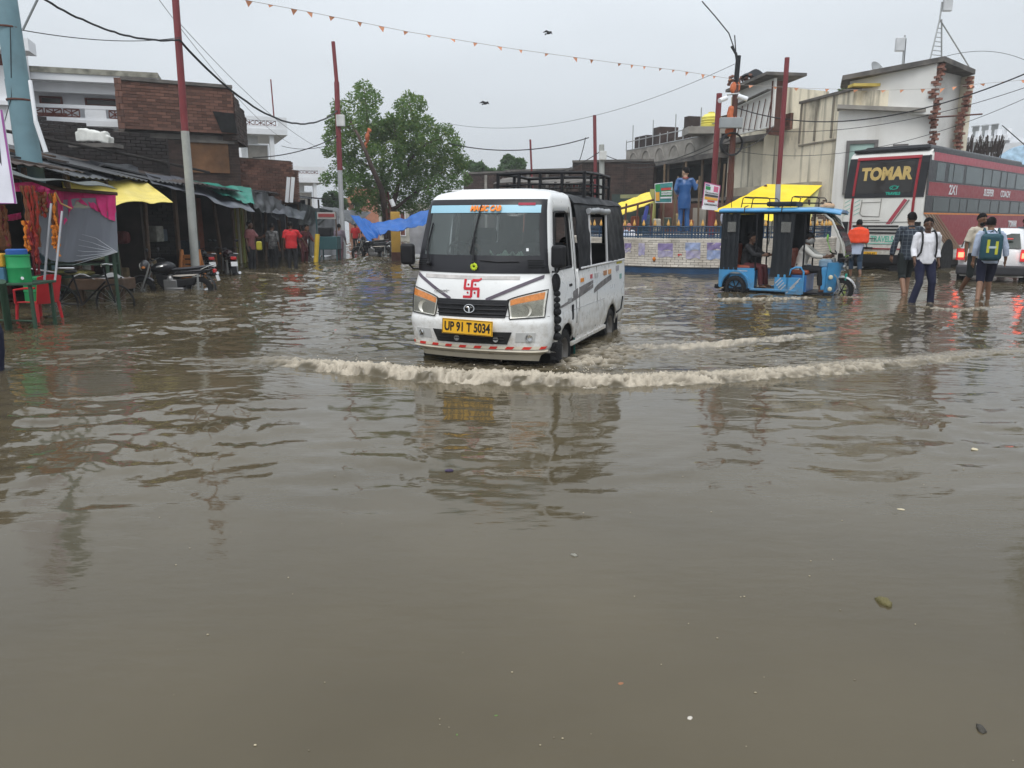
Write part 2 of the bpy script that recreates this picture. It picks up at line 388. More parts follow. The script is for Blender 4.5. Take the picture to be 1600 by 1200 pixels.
def nz(s, det, scale=(1, 1, 1), ro=.5):
    mp = N('ShaderNodeMapping'); mp.inputs['Scale'].default_value = scale; L(tc.outputs['Object'], mp.inputs[0])
    n = N('ShaderNodeTexNoise'); n.inputs['Scale'].default_value = s; n.inputs['Detail'].default_value = det; n.inputs['Roughness'].default_value = ro; L(mp.outputs[0], n.inputs['Vector']); return n.outputs[0]
cr = N('ShaderNodeValToRGB'); L(nz(.5, 6), cr.inputs[0]); e = cr.color_ramp.elements
e[0].position = .34; e[0].color = (.070, .056, .032, 1); e[1].position = .66; e[1].color = (.095, .077, .046, 1)
at = N('ShaderNodeAttribute'); at.attribute_name = 'foam'
fm = N('ShaderNodeMix'); fm.data_type = 'RGBA'; L(at.outputs['Fac'], fm.inputs[0]); L(cr.outputs[0], fm.inputs[6]); fm.inputs[7].default_value = (.52, .455, .36, 1)
L(fm.outputs[2], b.inputs['Base Color'])
fr = N('ShaderNodeMapRange'); L(at.outputs['Fac'], fr.inputs[0]); fr.inputs[3].default_value = .065; fr.inputs[4].default_value = .5; L(fr.outputs[0], b.inputs['Roughness'])
b1 = N('ShaderNodeBump'); b1.inputs['Strength'].default_value = .22; b1.inputs['Distance'].default_value = .012; L(nz(7, 3, (.7, 1.6, 1)), b1.inputs['Height'])
b2 = N('ShaderNodeBump'); b2.inputs['Distance'].default_value = .02; L(nz(45, 4), b2.inputs['Height']); L(b1.outputs[0], b2.inputs['Normal'])
fs_ = N('ShaderNodeMath'); fs_.operation = 'MULTIPLY'; L(at.outputs['Fac'], fs_.inputs[0]); fs_.inputs[1].default_value = .8; L(fs_.outputs[0], b2.inputs['Strength'])
L(b2.outputs[0], b.inputs['Normal'])
me.materials.append(wm); wo = bpy.data.objects.new('flood_water', me); link(wo); struct(wo)
gm = mat('road_mud', (.10, .085, .06), .9, bump=.3, bs=8)
MB().grid(lambda u, v: (-140+280*u, -6+150*v, GROUND), 8, 8).build('ground', gm)['kind'] = 'structure'
# spray thrown off the bow wave
sp_ = MB(); random.seed(4)
for k in range(160):
    px = random.choice([random.uniform(470, 900), random.uniform(600, 1300), random.uniform(870, 925)])
    py = np.interp(px, [455, 520, 620, 700, 900, 1000, 1200, 1300], [566, 572, 582, 588, 592, 592, 582, 577])+random.gauss(0, 4)
    g = G(px, py); r = random.uniform(.002, .006); sp_.ell((g.x, g.y+.05, random.uniform(.02, .1)), (r*1.3, r, r), 6, 4)
m_foam = mat('foam', (.6, .54, .45), .5)
sp_.build('foam_spray', m_foam, smooth=True)['kind'] = 'stuff'
# the few things floating past
def floaty(px, py, r, c, label, name, flat=.5, mname=None):
    g = G(px, py); m = MB(); m.ell((0, 0, 0), (r, r*.6, r*flat), 12, 7); o = m.build(name, mat(mname or ('float_'+name), c, .6, bump=.5, bs=60, dirt=.5), smooth=True, loc=(g.x, g.y, .0), rot=(0.1, .05, random.uniform(0, 3)))
    n = len(o.data.vertices); c_ = np.empty(n*3, 'f'); o.data.vertices.foreach_get('co', c_); c_ = c_.reshape(-1, 3); c_ *= (1+.35*noise3(c_*38/(r*20)+r*99))[:, None]; o.data.vertices.foreach_set('co', c_.ravel())
    tag(o, label, 'debris'); return o
floaty(1382, 942, .042, (.13, .11, .04), 'olive brown lump floating in the open water at the lower right', 'floating_fruit')
floaty(1533, 1140, .022, (.05, .045, .035), 'small dark clod floating near the bottom right corner', 'floating_clod')
floaty(1078, 1122, .012, (.6, .55, .48), 'tiny whitish scrap floating near the bottom middle', 'floating_scrap', .3)
floaty(775, 1118, .006, (.10, .2, .04), 'tiny bright green leaf bit floating nearer the bottom middle', 'floating_leaf', .2)
floaty(714, 1148, .005, (.10, .2, .04), 'tiny green leaf bit floating lowest in the frame', 'floating_leaf', .2)
floaty(702, 735, .03, (.035, .02, .06), 'crumpled purple wrapper floating in the reflection of the van', 'floating_wrapper', .25)
floaty(897, 868, .018, (.25, .24, .2), 'small grey scrap floating in front of the van reflection', 'floating_scrap', .5, 'float_grey')
floaty(1523, 702, .035, (.6, .52, .36), 'pale cream scrap floating at the right', 'floating_scrap', .2, 'float_cream')
floaty(1408, 796, .02, (.6, .55, .45), 'small pale scrap floating right of centre', 'floating_scrap', .2, 'float_cream')
floaty(970, 1068, .012, (.3, .13, .06), 'small reddish brown leaf floating near the bottom middle', 'floating_leaf', .2, 'float_red')
floaty(525, 516, .03, (.7, .2, .2), 'pink scrap floating left of the van', 'floating_scrap', .3, 'float_pink')
random.seed(9); mm_ = MB()
for k in range(70):
    g = G(random.uniform(150, 1590), random.uniform(720, 1190)); r = random.uniform(.001, .0035); mm_.ell((g.x, g.y, .002), (r*1.5, r, r*.5), 5, 4)
mm_.build('floating_specks', mat('float_specks', (.35, .3, .2), .7, island=.6))['kind'] = 'stuff'
m_canvas = mat('black_canvas', (.008, .009, .012), .55, spec=.2, var=.3, bump=.25, bs=14, dirt=.35, dcol=(.09, .09, .09))
# ================================================================ buildings to the right and at the far end
m_brick = mat('old_red_brick', (.145, .07, .05), .9, var=.3, vs=2, island=.4, bump=.3, bs=60, dirt=.55, dcol=(.05, .035, .03), ds=.8)
m_brickd = mat('sooty_brick', (.06, .036, .029), .9, var=.3, vs=1.5, island=.35, bump=.3, bs=60, dirt=.8, dcol=(.022, .018, .016), ds=.7)
m_brickr = mat('broken_red_brick', (.20, .095, .07), .9, var=.2, island=.35)
m_mortar = mat('mortar', (.10, .07, .055), .95, dirt=.7, dcol=(.03, .025, .02))
m_plaster = mat('cream_plaster', (.70, .64, .51), .85, var=.1, vs=1, dirt=.35, dcol=(.25, .2, .13), ds=.6, streak=.75)
m_clean = mat('white_plaster', (.74, .73, .70), .8, var=.05, vs=.7, dirt=.2, dcol=(.45, .42, .36), ds=.8, streak=.22, streakc=(.35, .31, .25))
m_clean2 = mat('far_white_paint', (.76, .77, .79), .7, var=.04, dirt=.1, dcol=(.5, .5, .5))
m_conc = mat('raw_concrete', (.30, .28, .25), .9, var=.15, dirt=.45, dcol=(.09, .08, .07), ds=1.2, bump=.2)
m_slab = mat('stained_slab', (.16, .145, .13), .9, dirt=.8, dcol=(.04, .04, .04), ds=2)
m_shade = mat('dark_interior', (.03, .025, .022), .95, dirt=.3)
def wall_frame(a, b):      # origin, along, outward normal (towards the camera side)
    a = Vector((a[0], a[1], 0)); b = Vector((b[0], b[1], 0)); t = (b-a).normalized(); n = Vector((t.y, -t.x, 0)); return a, t, n, (b-a).length
def bricks(name, a, b, z0, z1, mt, parent, bl=.24, bh=.085, dep=.10, top=None, single=0, jit=.006, mort=True):
    """courses of real bricks from plan point a to b; the first ones are objects, the rest one part"""
    a, t, n, ln = wall_frame(a, b); M3 = Matrix((t, -n, Vector((0, 0, 1)))).transposed(); rng = random.Random(hash((round(ln, 2), round(z0, 2))) % 999)
    unit = None; stuff = MB(); k = 0; r = 0; z = z0
    while z+bh*.5 < z1:
        x = -(bl/2 if r % 2 else 0); zz = z+bh/2
        while x < ln:
            x0, x1 = max(0, x), min(ln, x+bl)
            if x1-x0 > .05:
                c = (x0+x1)/2
                if top is None or zz < z0+(z1-z0)*top(c/ln):
                    off = rng.uniform(-jit, jit); p = a+t*c+Vector((0, 0, zz))+n*(off-dep/2)
                    if single and k < single and (x1-x0) > bl*.9:
                        if unit is None: u = MB(); u.box((0, 0, 0), (bl-.012, dep, bh-.014)); unit = u.build('brick', mt, parent); o = unit
                        else: o = unit.copy(); COL.objects.link(o)
                        o.matrix_local = Matrix.Translation(p) @ M3.to_4x4(); k += 1
                    else:
                        m = MB(); m.box((0, 0, 0), (x1-x0-.012, dep, bh-.014)); stuff.add(m.v, m.f, Matrix.Translation(p) @ M3.to_4x4())
            x += bl
        z += bh; r += 1
    if stuff.v: stuff.build(name, mt, parent)['kind'] = 'stuff'
    if mort and top is None:
        m = MB(); m.box((0, 0, 0), (ln-.02, .12, z1-z0)); q = MB(); q.add(m.v, m.f, Matrix.Translation((a+a+t*ln)/2+Vector((0, 0, (z0+z1)/2))-n*(.075+jit)) @ M3.to_4x4()); q.build('mortar_bed', m_mortar, parent)
def wallbox(name, a, b, z0, z1, th, mt, parent, out_=0.0, bevel=0):
    a_, t, n, ln = wall_frame(a, b); a_ = a_+n*out_; q = []
    for z in (z0, z1):
        for p in (a_, a_+t*ln, a_+t*ln-n*th, a_-n*th): q.append((p.x, p.y, z))
    m = MB(); m.add(q, [(0, 3, 2, 1), (4, 5, 6, 7), (0, 1, 5, 4), (1, 2, 6, 5), (2, 3, 7, 6), (3, 0, 4, 7)]); return m.build(name, mt, parent, bevel=bevel)
def on(a, b, s, z, out_=0.0):      # point at fraction s along wall a-b, height z
    a_, t, n, ln = wall_frame(a, b); p = a_+t*ln*s+n*out_; return Vector((p.x, p.y, z))
def along(a, b): a_, t, n, ln = wall_frame(a, b); return math.atan2(t.y, t.x)
def window(a, b, s0, s1, z0, z1, parent, frame_m, glass_m, out_=.03, bars=0, nm='window', fw=.06):
    p0 = on(a, b, s0, 0, out_); p1 = on(a, b, s1, 0, out_); ln = (p1-p0).length; c = (p0+p1)/2; rz = along(a, b)
    m = MB()
    for x in (-ln/2+fw/2, ln/2-fw/2): m.box((x, 0, (z0+z1)/2), (fw, .09, z1-z0))
    for z in (z0+fw/2, z1-fw/2): m.box((0, 0, z), (ln-2*fw, .08, fw))
    for k in range(bars): m.box((-ln/2+ln*(k+1)/(bars+1), 0, (z0+z1)/2), (.03, .04, z1-z0-2*fw))
    f = m.build(nm, frame_m, parent, loc=(c.x, c.y, 0), rot=(0, 0, rz))
    g = MB(); g.box((0, .02, (z0+z1)/2), (ln-2*fw, .012, z1-z0-2*fw)); g.build('pane', glass_m, f); return f
m_glassd = mat('dark_glass', (.03, .035, .035), .1, spec=.8)
m_curt = mat('pale_green_curtain', (.30, .42, .38), .6, var=.2, vs=2)
def xy(px, Y): q = W(px, 345, Y); return (q.x, q.y)
def zz(py, Y): return W(800, py, Y).z
# ---- R1: unfinished building with balcony and window frames, left of the cream wall
r1 = thing('building', 'unfinished concrete building with long balcony above bamboo props behind the statue', 'building', (0, 0, 0))
A, B = xy(984, 50), xy(1190, 37.8)
A = (W(984, 240, 50).x, 50.0); B = (W(1128, 240, 40).x, 40.0); C = (W(1195, 240, 37).x+.3, 37.0)
zb, zt = 4.95, 6.35
wallbox('balcony_slab', A, B, zb-.30, zb-.05, 3.0, m_slab, r1, .35)
wallbox('balcony_parapet', A, B, zb-.05, zb+.85, .16, m_conc, r1, .25)
wallbox('upper_wall', A, B, zb+.05, zt, .25, m_mortar, r1, -1.4)
# arches cast in the parapet
for k in range(5):
    s = .1+.16*k; c = on(A, B, s, zb+.12, .27); m = MB(); m.tube([c+Vector((math.cos(along(A, B))*math.cos(t)*.5, math.sin(along(A, B))*math.cos(t)*.5, .55*math.sin(t))) for t in np.linspace(0, math.pi, 14)], .03, 5); m.build('arch_moulding', m_conc, r1)
for k in range(13):
    s = k/12; c = on(A, B, s, 0, .25); m = MB(); m.cyl((c.x, c.y, zb+.85), (c.x, c.y, zt+.1+(.8 if k % 3 == 1 else 0)), .03, 6); m.build('balcony_post', m_steel, r1)
for z in (zb+.88, zt-.02): m = MB(); m.cyl(on(A, B, 0, z, .25), on(A, B, 1, z, .25), .03, 6); m.build('balcony_rail', m_steel, r1)
for k in range(7):
    window(A, B, .04+.13*k, .04+.13*k+.09, zb+.75, zt-.35, r1, m_conc, m_shade, -1.36)
for s, hh, ww in ((.02, .7, 1.6), (.22, 1.0, .9), (.55, 1.2, .5), (.86, .8, 2.2)):
    c = on(A, B, s, zt, -1.2); m = MB(); m.box((c.x, c.y, zt+hh/2-.35), (ww, 1.2, hh), (0, 0, along(A, B))); m.build('brick_pier', m_brickd, r1)
# storey below: dark recess with struts
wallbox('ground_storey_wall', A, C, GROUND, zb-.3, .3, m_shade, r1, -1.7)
for k in range(9):
    s = .04+.115*k; c = on(A, B, s, 0, .1); m = MB(); m.cyl((c.x, c.y, GROUND), (c.x+.25*((k % 3)-1), c.y, zb-.3), .07, 7); m.build('bamboo_prop', mat('bamboo', (.13, .09, .055), .8, dirt=.4), r1)
wallbox('corner_column', (A[0]-.1, A[1]-.1), (A[0]+.7, A[1]-.6), 1.9, zb-.3, .5, m_plaster, r1, .2)
wallbox('end_block', B, C, GROUND, zb+2.6, 3, m_plaster, r1, -.4); wallbox('end_slab', B, C, zb+.3, zb+.55, 3.4, m_slab, r1, .2)
wallbox('lower_awning_slab', A, C, 2.55, 2.7, 1.3, m_slab, r1, .9)
# orange wall patches and goods seen below
for k, c in enumerate(((.30, .09, .05), (.33, .11, .06), (.20, .09, .06))):
    s = .12+.16*k; wallbox('painted_shutter', tuple(on(A, C, s, 0)[:2]), tuple(on(A, C, s+.11, 0)[:2]), GROUND, 2.3, .05, mat('shutter%d' % k, c, .7, dirt=.5), r1, -1.2)
# white cabin on its roof with sheet panels
D0, D1 = (W(1150, 200, 37).x, 37.0), (W(1205, 200, 33.8).x, 33.8)
r1b = thing('roof_cabin', 'pale sheet clad cabin with tilted roof slab above the brown stained wall', 'building')
wallbox('cabin_panel', D0, D1, 5.4, 7.35, .12, m_clean, r1b); wallbox('cabin_return', (D1[0]+.02, D1[1]), (D1[0]+.7, D1[1]+.4), 5.1, 7.25, .15, m_rust, r1b)
for k in range(6): m = MB(); m.cyl(on(D0, D1, .1+.16*k, 5.45, .06), on(D0, D1, .2+.16*k, 6.6, .06), .022, 5); m.build('brace', m_rust, r1b)
m = MB(); m.grid(lambda u, v: tuple(on(D0, D1, -.08+1.16*u, 7.42+.12*u, .5-1.8*v)), 8, 4, .12); m.build('roof_slab', m_slab, r1b)
m = MB(); m.grid(lambda u, v: tuple(on(D0, D1, -.1+1.1*u, 6.62+.25*u, .08+.2*v)), 6, 1, .04); m.build('ledge', m_slab, r1b)
E0, E1 = D1, (D1[0]+4.6, D1[1]+1.2)
m = MB(); rq = random.Random(2)
o = thing('brick_rubble', 'heap of red rubble and a black tarpaulin lying on the flat roof beside the cabin', 'rubble', (W(1178, 135, 36).x, 36.0, 7.55))
m = MB()
for k in range(40): m.box((rq.uniform(-1.1, 1.1), rq.uniform(-.3, .3), rq.uniform(-.05, .25)), (.24, .12, .08), (rq.random(), rq.random(), rq.random()*3))
m.build('loose_bricks', m_brickr, o)['kind'] = 'stuff'
m = MB(); m.grid(lambda u, v: (-.6+1.1*u, -.35+.7*v, .2+.32*math.sin(math.pi*u)*math.sin(math.pi*v)+.05*math.sin(9*u+4*v)), 12, 8, .01); m.build('tarpaulin', m_canvas, o, smooth=True)
# ---- R2: long cream wall streaked with damp
r2 = thing('building', 'long windowless cream building streaked black with damp behind the yellow awning', 'building')
F0, F1 = (W(1193, 230, 36.8).x, 36.8), (W(1327, 230, 30.5).x, 30.5)
m_streak = mat('streaked_wall', (.80, .72, .56), .9, var=.12, vs=.8, dirt=.3, dcol=(.28, .21, .13), ds=.5, streak=.85)
ztop = zz(141, 30.5)
aa, t_, n_, ln_ = wall_frame(F0, F1); seg = 9
m = MB()
for k in range(seg):
    s0, s1 = k/seg, (k+1)/seg; z1 = ztop-(.95 if k < 4 else 0)
    p = [on(F0, F1, s0, GROUND), on(F0, F1, s1, GROUND), on(F0, F1, s1, GROUND, -5), on(F0, F1, s0, GROUND, -5)]
    m.add([tuple(q) for q in p]+[(q.x, q.y, z1) for q in p], [(0, 1, 5, 4), (1, 2, 6, 5), (2, 3, 7, 6), (3, 0, 4, 7), (4, 5, 6, 7)])
m.build('streaked_wall', m_streak, r2)
wallbox('coping', tuple(on(F0, F1, .44, 0)[:2]), F1, ztop, ztop+.1, .4, m_slab, r2, .08)
for s in (.45, .62, .80): wallbox('damp_pilaster', tuple(on(F0, F1, s, 0)[:2]), tuple(on(F0, F1, s+.02, 0)[:2]), ztop-1.6, ztop-.02, .05, mat('damp_line', (.26, .23, .18), .9, dirt=.5), r2, .03)
wallbox('damp_ledge', tuple(on(F0, F1, .46, 0)[:2]), tuple(on(F0, F1, .9, 0)[:2]), ztop-1.72, ztop-1.66, .07, MATS['damp_line'], r2, .05)
wallbox('low_plinth', tuple(on(F0, F1, -.35, 0)[:2]), tuple(on(F0, F1, .75, 0)[:2]), 2.1, 3.1, .5, mat('peeling_plaster', (.45, .40, .31), .9, var=.25, vs=3, bump=.6, bs=5, dirt=.7, dcol=(.16, .13, .1)), r2, .45)
bricks('brick_infill', on(F0, F1, .02, 0)[:2], on(F0, F1, .33, 0)[:2], ztop-.93, ztop-.25, m_brickr, r2, single=60)
bricks('brick_base', on(F0, F1, .55, 0)[:2], on(F0, F1, 1.0, 0)[:2], .6, 2.35, m_brick, r2, dep=.3)
wallbox('roof_box', tuple(on(F0, F1, .9, 0)[:2]), tuple(on(F0, F1, 1.12, 0)[:2]), ztop-1.7, ztop-.1, .9, m_streak, r2, -.3)
m = MB(); q = on(F0, F1, 1.02, ztop+.15, -.3); m.box(q, (1.0, .5, .1)); m.build('yellow_roof_edge', mat('yellow_edge', (.55, .42, .1), .6), r2)
# ---- R3: white building with the curtained window, its end torn open
r3 = thing('building', 'white two storey building with curtained window and torn open brick edged end above the bus', 'building')
H0, H1 = (W(1306, 230, 30.2).x, 30.2), (W(1452, 230, 29.0).x, 29.0)
zled = zz(172, 30.2)
wallbox('front_wall', H0, H1, GROUND, zled, .3, m_clean, r3)
hl = H1
m = MB(); a_ = on(H0, H1, -.02, zled+.02, .35); b_ = on(H0, H1, 1.0, zled-.28, .35); c_ = on(H0, H1, 1.0, zled-.28, -.5); d_ = on(H0, H1, -.02, zled+.02, -.5)
m.add([tuple(a_), tuple(b_), tuple(c_), tuple(d_)]+[(q.x, q.y, q.z+.14) for q in (a_, b_, c_, d_)], [(0, 3, 2, 1), (4, 5, 6, 7), (0, 1, 5, 4), (1, 2, 6, 5), (2, 3, 7, 6), (3, 0, 4, 7)]); m.build('sunshade_ledge', m_conc, r3)
wf = window(H0, H1, .115, .46, zz(304, 30), zz(220, 30), r3, mat('window_grey', (.13, .12, .115), .6), m_curt, .05, 0, fw=.13)
window(H0, H1, .62, .78, zz(243, 29.5), zz(226, 29.5), r3, MATS['window_grey'], m_shade, .05, fw=.06)
m = MB(); rnd = random.Random(1)
m.grid(lambda u, v: (-1.05+2.1*u, -.0+.02*math.sin(u*60), zz(300, 30)+v*1.9), 60, 1, .004)
# upper storey block
U0, U1 = (W(1326, 150, 31.2).x, 31.2), (W(1459, 150, 28.6).x, 28.6); zr0, zr1 = zz(127, 31.2), zz(98, 28.6)
m = MB(); p = [on(U0, U1, 0, zled-.1), on(U0, U1, 1, zled-.35), on(U0, U1, 1, zled-.35, -.3), on(U0, U1, 0, zled-.1, -.3)]; zt2 = (zr0, zr1, zr1, zr0)
m.add([tuple(q) for q in p]+[(q.x, q.y, z) for q, z in zip(p, zt2)], [(0, 3, 2, 1), (4, 5, 6, 7), (0, 1, 5, 4), (1, 2, 6, 5), (2, 3, 7, 6), (3, 0, 4, 7)]); m.build('upper_wall', m_clean, r3)
# torn end: inner far wall, roof slab, floor slab, jagged brick edges
I0, I1 = U1, (W(1511, 150, 30.2).x, 30.2)
In = on(U0, U1, 1, 0)
m_grey = mat('inner_grey_plaster', (.74, .73, .70), .9, var=.08, vs=1, dirt=.35, dcol=(.36, .34, .31))
back0, back1 = (I0[0]+.1, I0[1]+.6), (I1[0]-.1, I1[1]+.35)
zf = zz(232, 29.3)
wallbox('inner_wall', back0, back1, zf-.1, zr1-.1, .2, m_grey, r3)
m = MB(); q = [(I1[0], I1[1]), (back1[0], back1[1]), (back1[0]+.22, back1[1]+.2), (I1[0]+.2, I1[1])]
m.add([(x, y, z) for z in (zf-.1, zr1-.15) for x, y in q], [(0, 3, 2, 1), (4, 5, 6, 7), (0, 1, 5, 4), (1, 2, 6, 5), (2, 3, 7, 6), (3, 0, 4, 7)]); m.build('cross_wall', m_plaster, r3)
zsl = lambda s: zr1+.02-.25*s
m = MB(); sl = [(U0[0]-.4, U0[1]-.25, zr0), (U1[0]+.1, U1[1]-.25, zr1), (I1[0]+.15, I1[1]-.1, zr1-.12), (I1[0]+.05, I1[1]+.75, zr1-.12), (U0[0]+.3, U0[1]+1.6, zr0)]
m.add([(x, y, z) for x, y, z in sl]+[(x, y, z+.17) for x, y, z in sl], [(4, 3, 2, 1, 0), (5, 6, 7, 8, 9)]+[(i, (i+1) % 5, (i+1) % 5+5, i+5) for i in range(5)]); m.build('roof_slab', m_slab, r3)
m = MB(); sl = [(I0[0]-.3, I0[1]), (I1[0]+.1, I1[1]), (back1[0]+.1, back1[1]+.5), (back0[0]-.2, back0[1]+.5)]
m.add([(x, y, z) for z in (zf-.42, zf-.12) for x, y in sl], [(0, 3, 2, 1), (4, 5, 6, 7), (0, 1, 5, 4), (1, 2, 6, 5), (2, 3, 7, 6), (3, 0, 4, 7)]); m.build('floor_slab', m_slab, r3)
# lower part of end, white with bricks
wallbox('lower_return', H1, (back1[0], back1[1]+.3), GROUND, zf-.42, .3, m_clean, r3)
bu = MB().box((0, 0, 0), (.15, .2, .078)).build('brick', m_brickr, r3); first = True; rq = random.Random(6)
def toothed(xyf, z0, z1, rot):
    global first
    z = z0; k = 0;
    while z < z1:
        x, y = xyf((z-z0)/(z1-z0))
        for j in range(1):
            if rq.random() < .06: continue
            o = bu if first else bu.copy()
            if not first: COL.objects.link(o)
            first = False; o.location = (x+rq.uniform(-.035, .035)+(.045 if k % 2 else -.045), y+rq.uniform(-.05, .05)-.05*j, z); o.rotation_euler = (rq.uniform(-.03, .03), rq.uniform(-.03, .03), rot+rq.uniform(-.12, .12))
        z += .082; k += 1
toothed(lambda t: (I0[0]+.06+.08*math.sin(t*9), I0[1]-.02), zz(182, 28.6), zr1-.05, .4)
toothed(lambda t: (H1[0]+.02+.18*(1-t)**2-.05*math.sin(t*7), H1[1]-.05), zf-.45, zz(182, 28.8), .4)
toothed(lambda t: (I1[0]+.02-.28*(1-t)+.04*math.sin(t*11), I1[1]-.08), zf-.3, zr1-.2, .6)
rb_ = MB(); 
for k in range(60): s = rq.random(); rb_.box((I0[0]+(I1[0]-I0[0])*s, I0[1]+(I1[1]-I0[1])*s+rq.uniform(0, .4), zf-.12+rq.uniform(0, .1)), (.14, .12, .07), (rq.random(), rq.random(), rq.random()*3))
rb_.build('rubble', m_slab, r3)['kind'] = 'stuff'
m = MB(); m.cyl((H1[0], H1[1]-.1, zz(184, 29)), (H1[0]+1.6, H1[1]-.3, zz(180, 29)), .03, 6); m.build('bent_rod', m_rust, r3)
# masts and dish on the roof
def mast(name, label, px, py0, py1, Y, box_, tri=False):
    b0 = W(px[0], py0, Y); b1 = W(px[1], py1, Y); t = thing(name, label, 'antenna', tuple(b0)); v = b1-b0
    if tri:
        for k, dx in enumerate((-.0, .62)): m = MB(); m.cyl((dx-.18, .25*k, 0), (v.x*.72+dx*.12, 0, v.z*.72), .028, 6); m.build('lattice_leg', m_steel, t)
        m = MB(); m.cyl((1.45, .1, -.1), (v.x*.75, 0, v.z*.72), .026, 6); m.build('stay', m_steel, t)
        for k in range(9): f = k/10; m = MB(); m.cyl((-.18+(v.x*.72+.18)*f, 0, v.z*.72*f), (.44+(v.x*.72+.07-.44)*f, .25*(1-f), v.z*.72*f), .016, 5); m.build('rung', m_steel, t)
        m = MB(); m.cyl((v.x*.7, 0, v.z*.66), (v.x, 0, v.z), .03, 6); m.build('pole', m_steel, t)
    else: m = MB(); m.cyl((0, 0, 0), tuple(v), .035, 7); m.build('pole', m_steel, t); m = MB(); m.cyl((.06, 0, 0), (v.x+.06, 0, v.z*.9), .015, 5); m.build('feed_cable', m_wire, t)
    m = MB(); m.box((v.x+box_, -.05, v.z-.35 if not tri else v.z-.1), (.34, .16, .5)); m.build('radio_box', mat('radio_white', (.55, .56, .57), .5), t, bevel=.03)
mast('antenna_mast', 'short pole with radio box on the white building roof', (1410, 1414), 104, 55, 32, -.18)
mast('lattice_mast', 'tall tapering lattice mast with radio box above the torn building', (1459, 1472), 99, 3, 32, .2, True)
dish = thing('satellite_dish', 'small dark satellite dish at the roof edge of the white building', 'dish', tuple(W(1368, 112, 31)))
m = MB(); m.lathe([(0, 0), (.15, .02), (.28, .07), (.36, .13)], 20, Euler((R(60), 0, R(30))).to_matrix().to_4x4()); m.build('bowl', m_steel, dish, smooth=True); m = MB(); m.cyl((0, 0, -.25), (0, 0, 0), .02, 6); m.cyl((0, 0, 0), (.1, -.25, .15), .012, 5); m.build('bracket', m_steel, dish)
# ---- far right houses behind the bus
r4 = thing('house', 'far white house with a railed roof terrace right of the torn building', 'house')
J0, J1 = xy(1502, 52), xy(1562, 50)
wallbox('wall', J0, J1, GROUND, zz(222, 51), 6, m_clean2, r4); wallbox('terrace_slab', (J0[0]-.4, J0[1]), (J1[0], J1[1]), zz(222, 51), zz(214, 51), 6.4, m_clean2, r4, .5)
for k in range(5): q = on(J0, J1, .02+.24*k, zz(204, 51), .3); m = MB(); m.box((q.x, q.y, q.z-.3), (.3, .3, .6)); m.build('terrace_pillar', m_clean2, r4)
for k in range(3):
    m = MB()
    for j in range(11): q = on(J0, J1, .08+.24*k+.016*j, zz(205, 51), .3); m.box((q.x, q.y, q.z), (.03, .04, .8))
    for z in (zz(196, 51), zz(213, 51)): m.cyl(on(J0, J1, .04+.24*k, z, .3), on(J0, J1, .26+.24*k, z, .3), .04, 5)
    m.build('railing_panel', m_steel, r4)
window(J0, J1, .45, .85, zz(240, 51), zz(228, 51), r4, m_clean2, m_shade, .03)
r5 = thing('house', 'low cream house roof beside the blue sheet bundle at the right edge', 'house')
K0, K1 = xy(1555, 48), xy(1640, 45)
wallbox('wall', K0, K1, GROUND, zz(240, 47), 5, m_clean2, r5); wallbox('parapet', K0, K1, zz(240, 47), zz(222, 47), .3, m_clean2, r5, .1)
tb = thing('roof_bundle', 'pale blue and green sheet thrown over goods on a roof at the right edge', 'tarpaulin', tuple(W(1578, 262, 40)))
m = MB(); m.grid(lambda u, v: (-1.3+3.4*u, -.8+1.6*v, -.2+1.2*math.sin(math.pi*min(.98, u*.9+.05))*math.sin(math.pi*v)+.08*math.sin(13*u+3*v)+.06*math.sin(21*v)), 30, 20, .01); m.build('sheet', mat('blue_grey_sheet', (.28, .40, .50), .6, var=.4, vs=3), tb, smooth=True)
sc_ = thing('brush_pile', 'dark pile of sticks stacked behind the bus roof', 'sticks', tuple(W(1523, 236, 38)))
m = MB(); rq = random.Random(5)
for k in range(150): x = rq.uniform(-1.3, 1.3); m.cyl((x, rq.uniform(-.3, .3), -.5), (x+rq.uniform(-.15, .15), rq.uniform(-.3, .3), rq.uniform(.1, .75)), .02, 4)
m.build('sticks', mat('dark_sticks', (.05, .035, .03), .9), sc_)['kind'] = 'stuff'
m = MB(); m.box((-1.1, -.2, -.3), (.18, .18, 1.6)); m.build('post', m_clean2, sc_)
wallbox('shed_wall', xy(1500, 40), xy(1610, 37), GROUND, zz(262, 39), 3, m_slab, r5)
# ---- end of the street, behind the van: low brick buildings
def brickhouse(label, pa, Ya, pb, Yb, pyt, depth=5, mt=None, single=0, extra=None, bh=.12, bl=.3):
    t = thing('brick_house', label, 'building'); a = xy(pa, Ya); b = xy(pb, Yb); z1 = zz(pyt, (Ya+Yb)/2)
    bricks('brick_courses', a, b, GROUND, z1, mt or m_brickd, t, bl, bh, .08, single=single)
    wallbox('core', a, b, GROUND, z1-.03, depth, m_mortar, t, -.2); wallbox('coping', a, b, z1, z1+.12, .35, m_slab, t, .1); return t, a, b, z1
h1, a, b, z1 = brickhouse('low dark brick building left of the roof frames behind the van', 725, 56, 800, 54, 271)
window(a, b, .1, .2, 1.2, 2.6, h1, m_slab, m_clean2, .1); wallbox('damp_streak', on(a, b, .45, 0)[:2], on(a, b, .5, 0)[:2], 1, z1-.1, .04, m_conc, h1, .05)
h2, a, b, z1 = brickhouse('wide dark brick building with a tarred roof edge directly behind the van', 790, 52, 900, 50, 267)
for k in range(4): wallbox('pier', on(a, b, .05+.27*k, 0)[:2], on(a, b, .08+.27*k, 0)[:2], GROUND, z1, .2, m_slab, h2, .2)
window(a, b, .2, .3, .8, 2.4, h2, m_rust, mat('orange_door', (.30, .08, .04), .7), .1, nm='door')
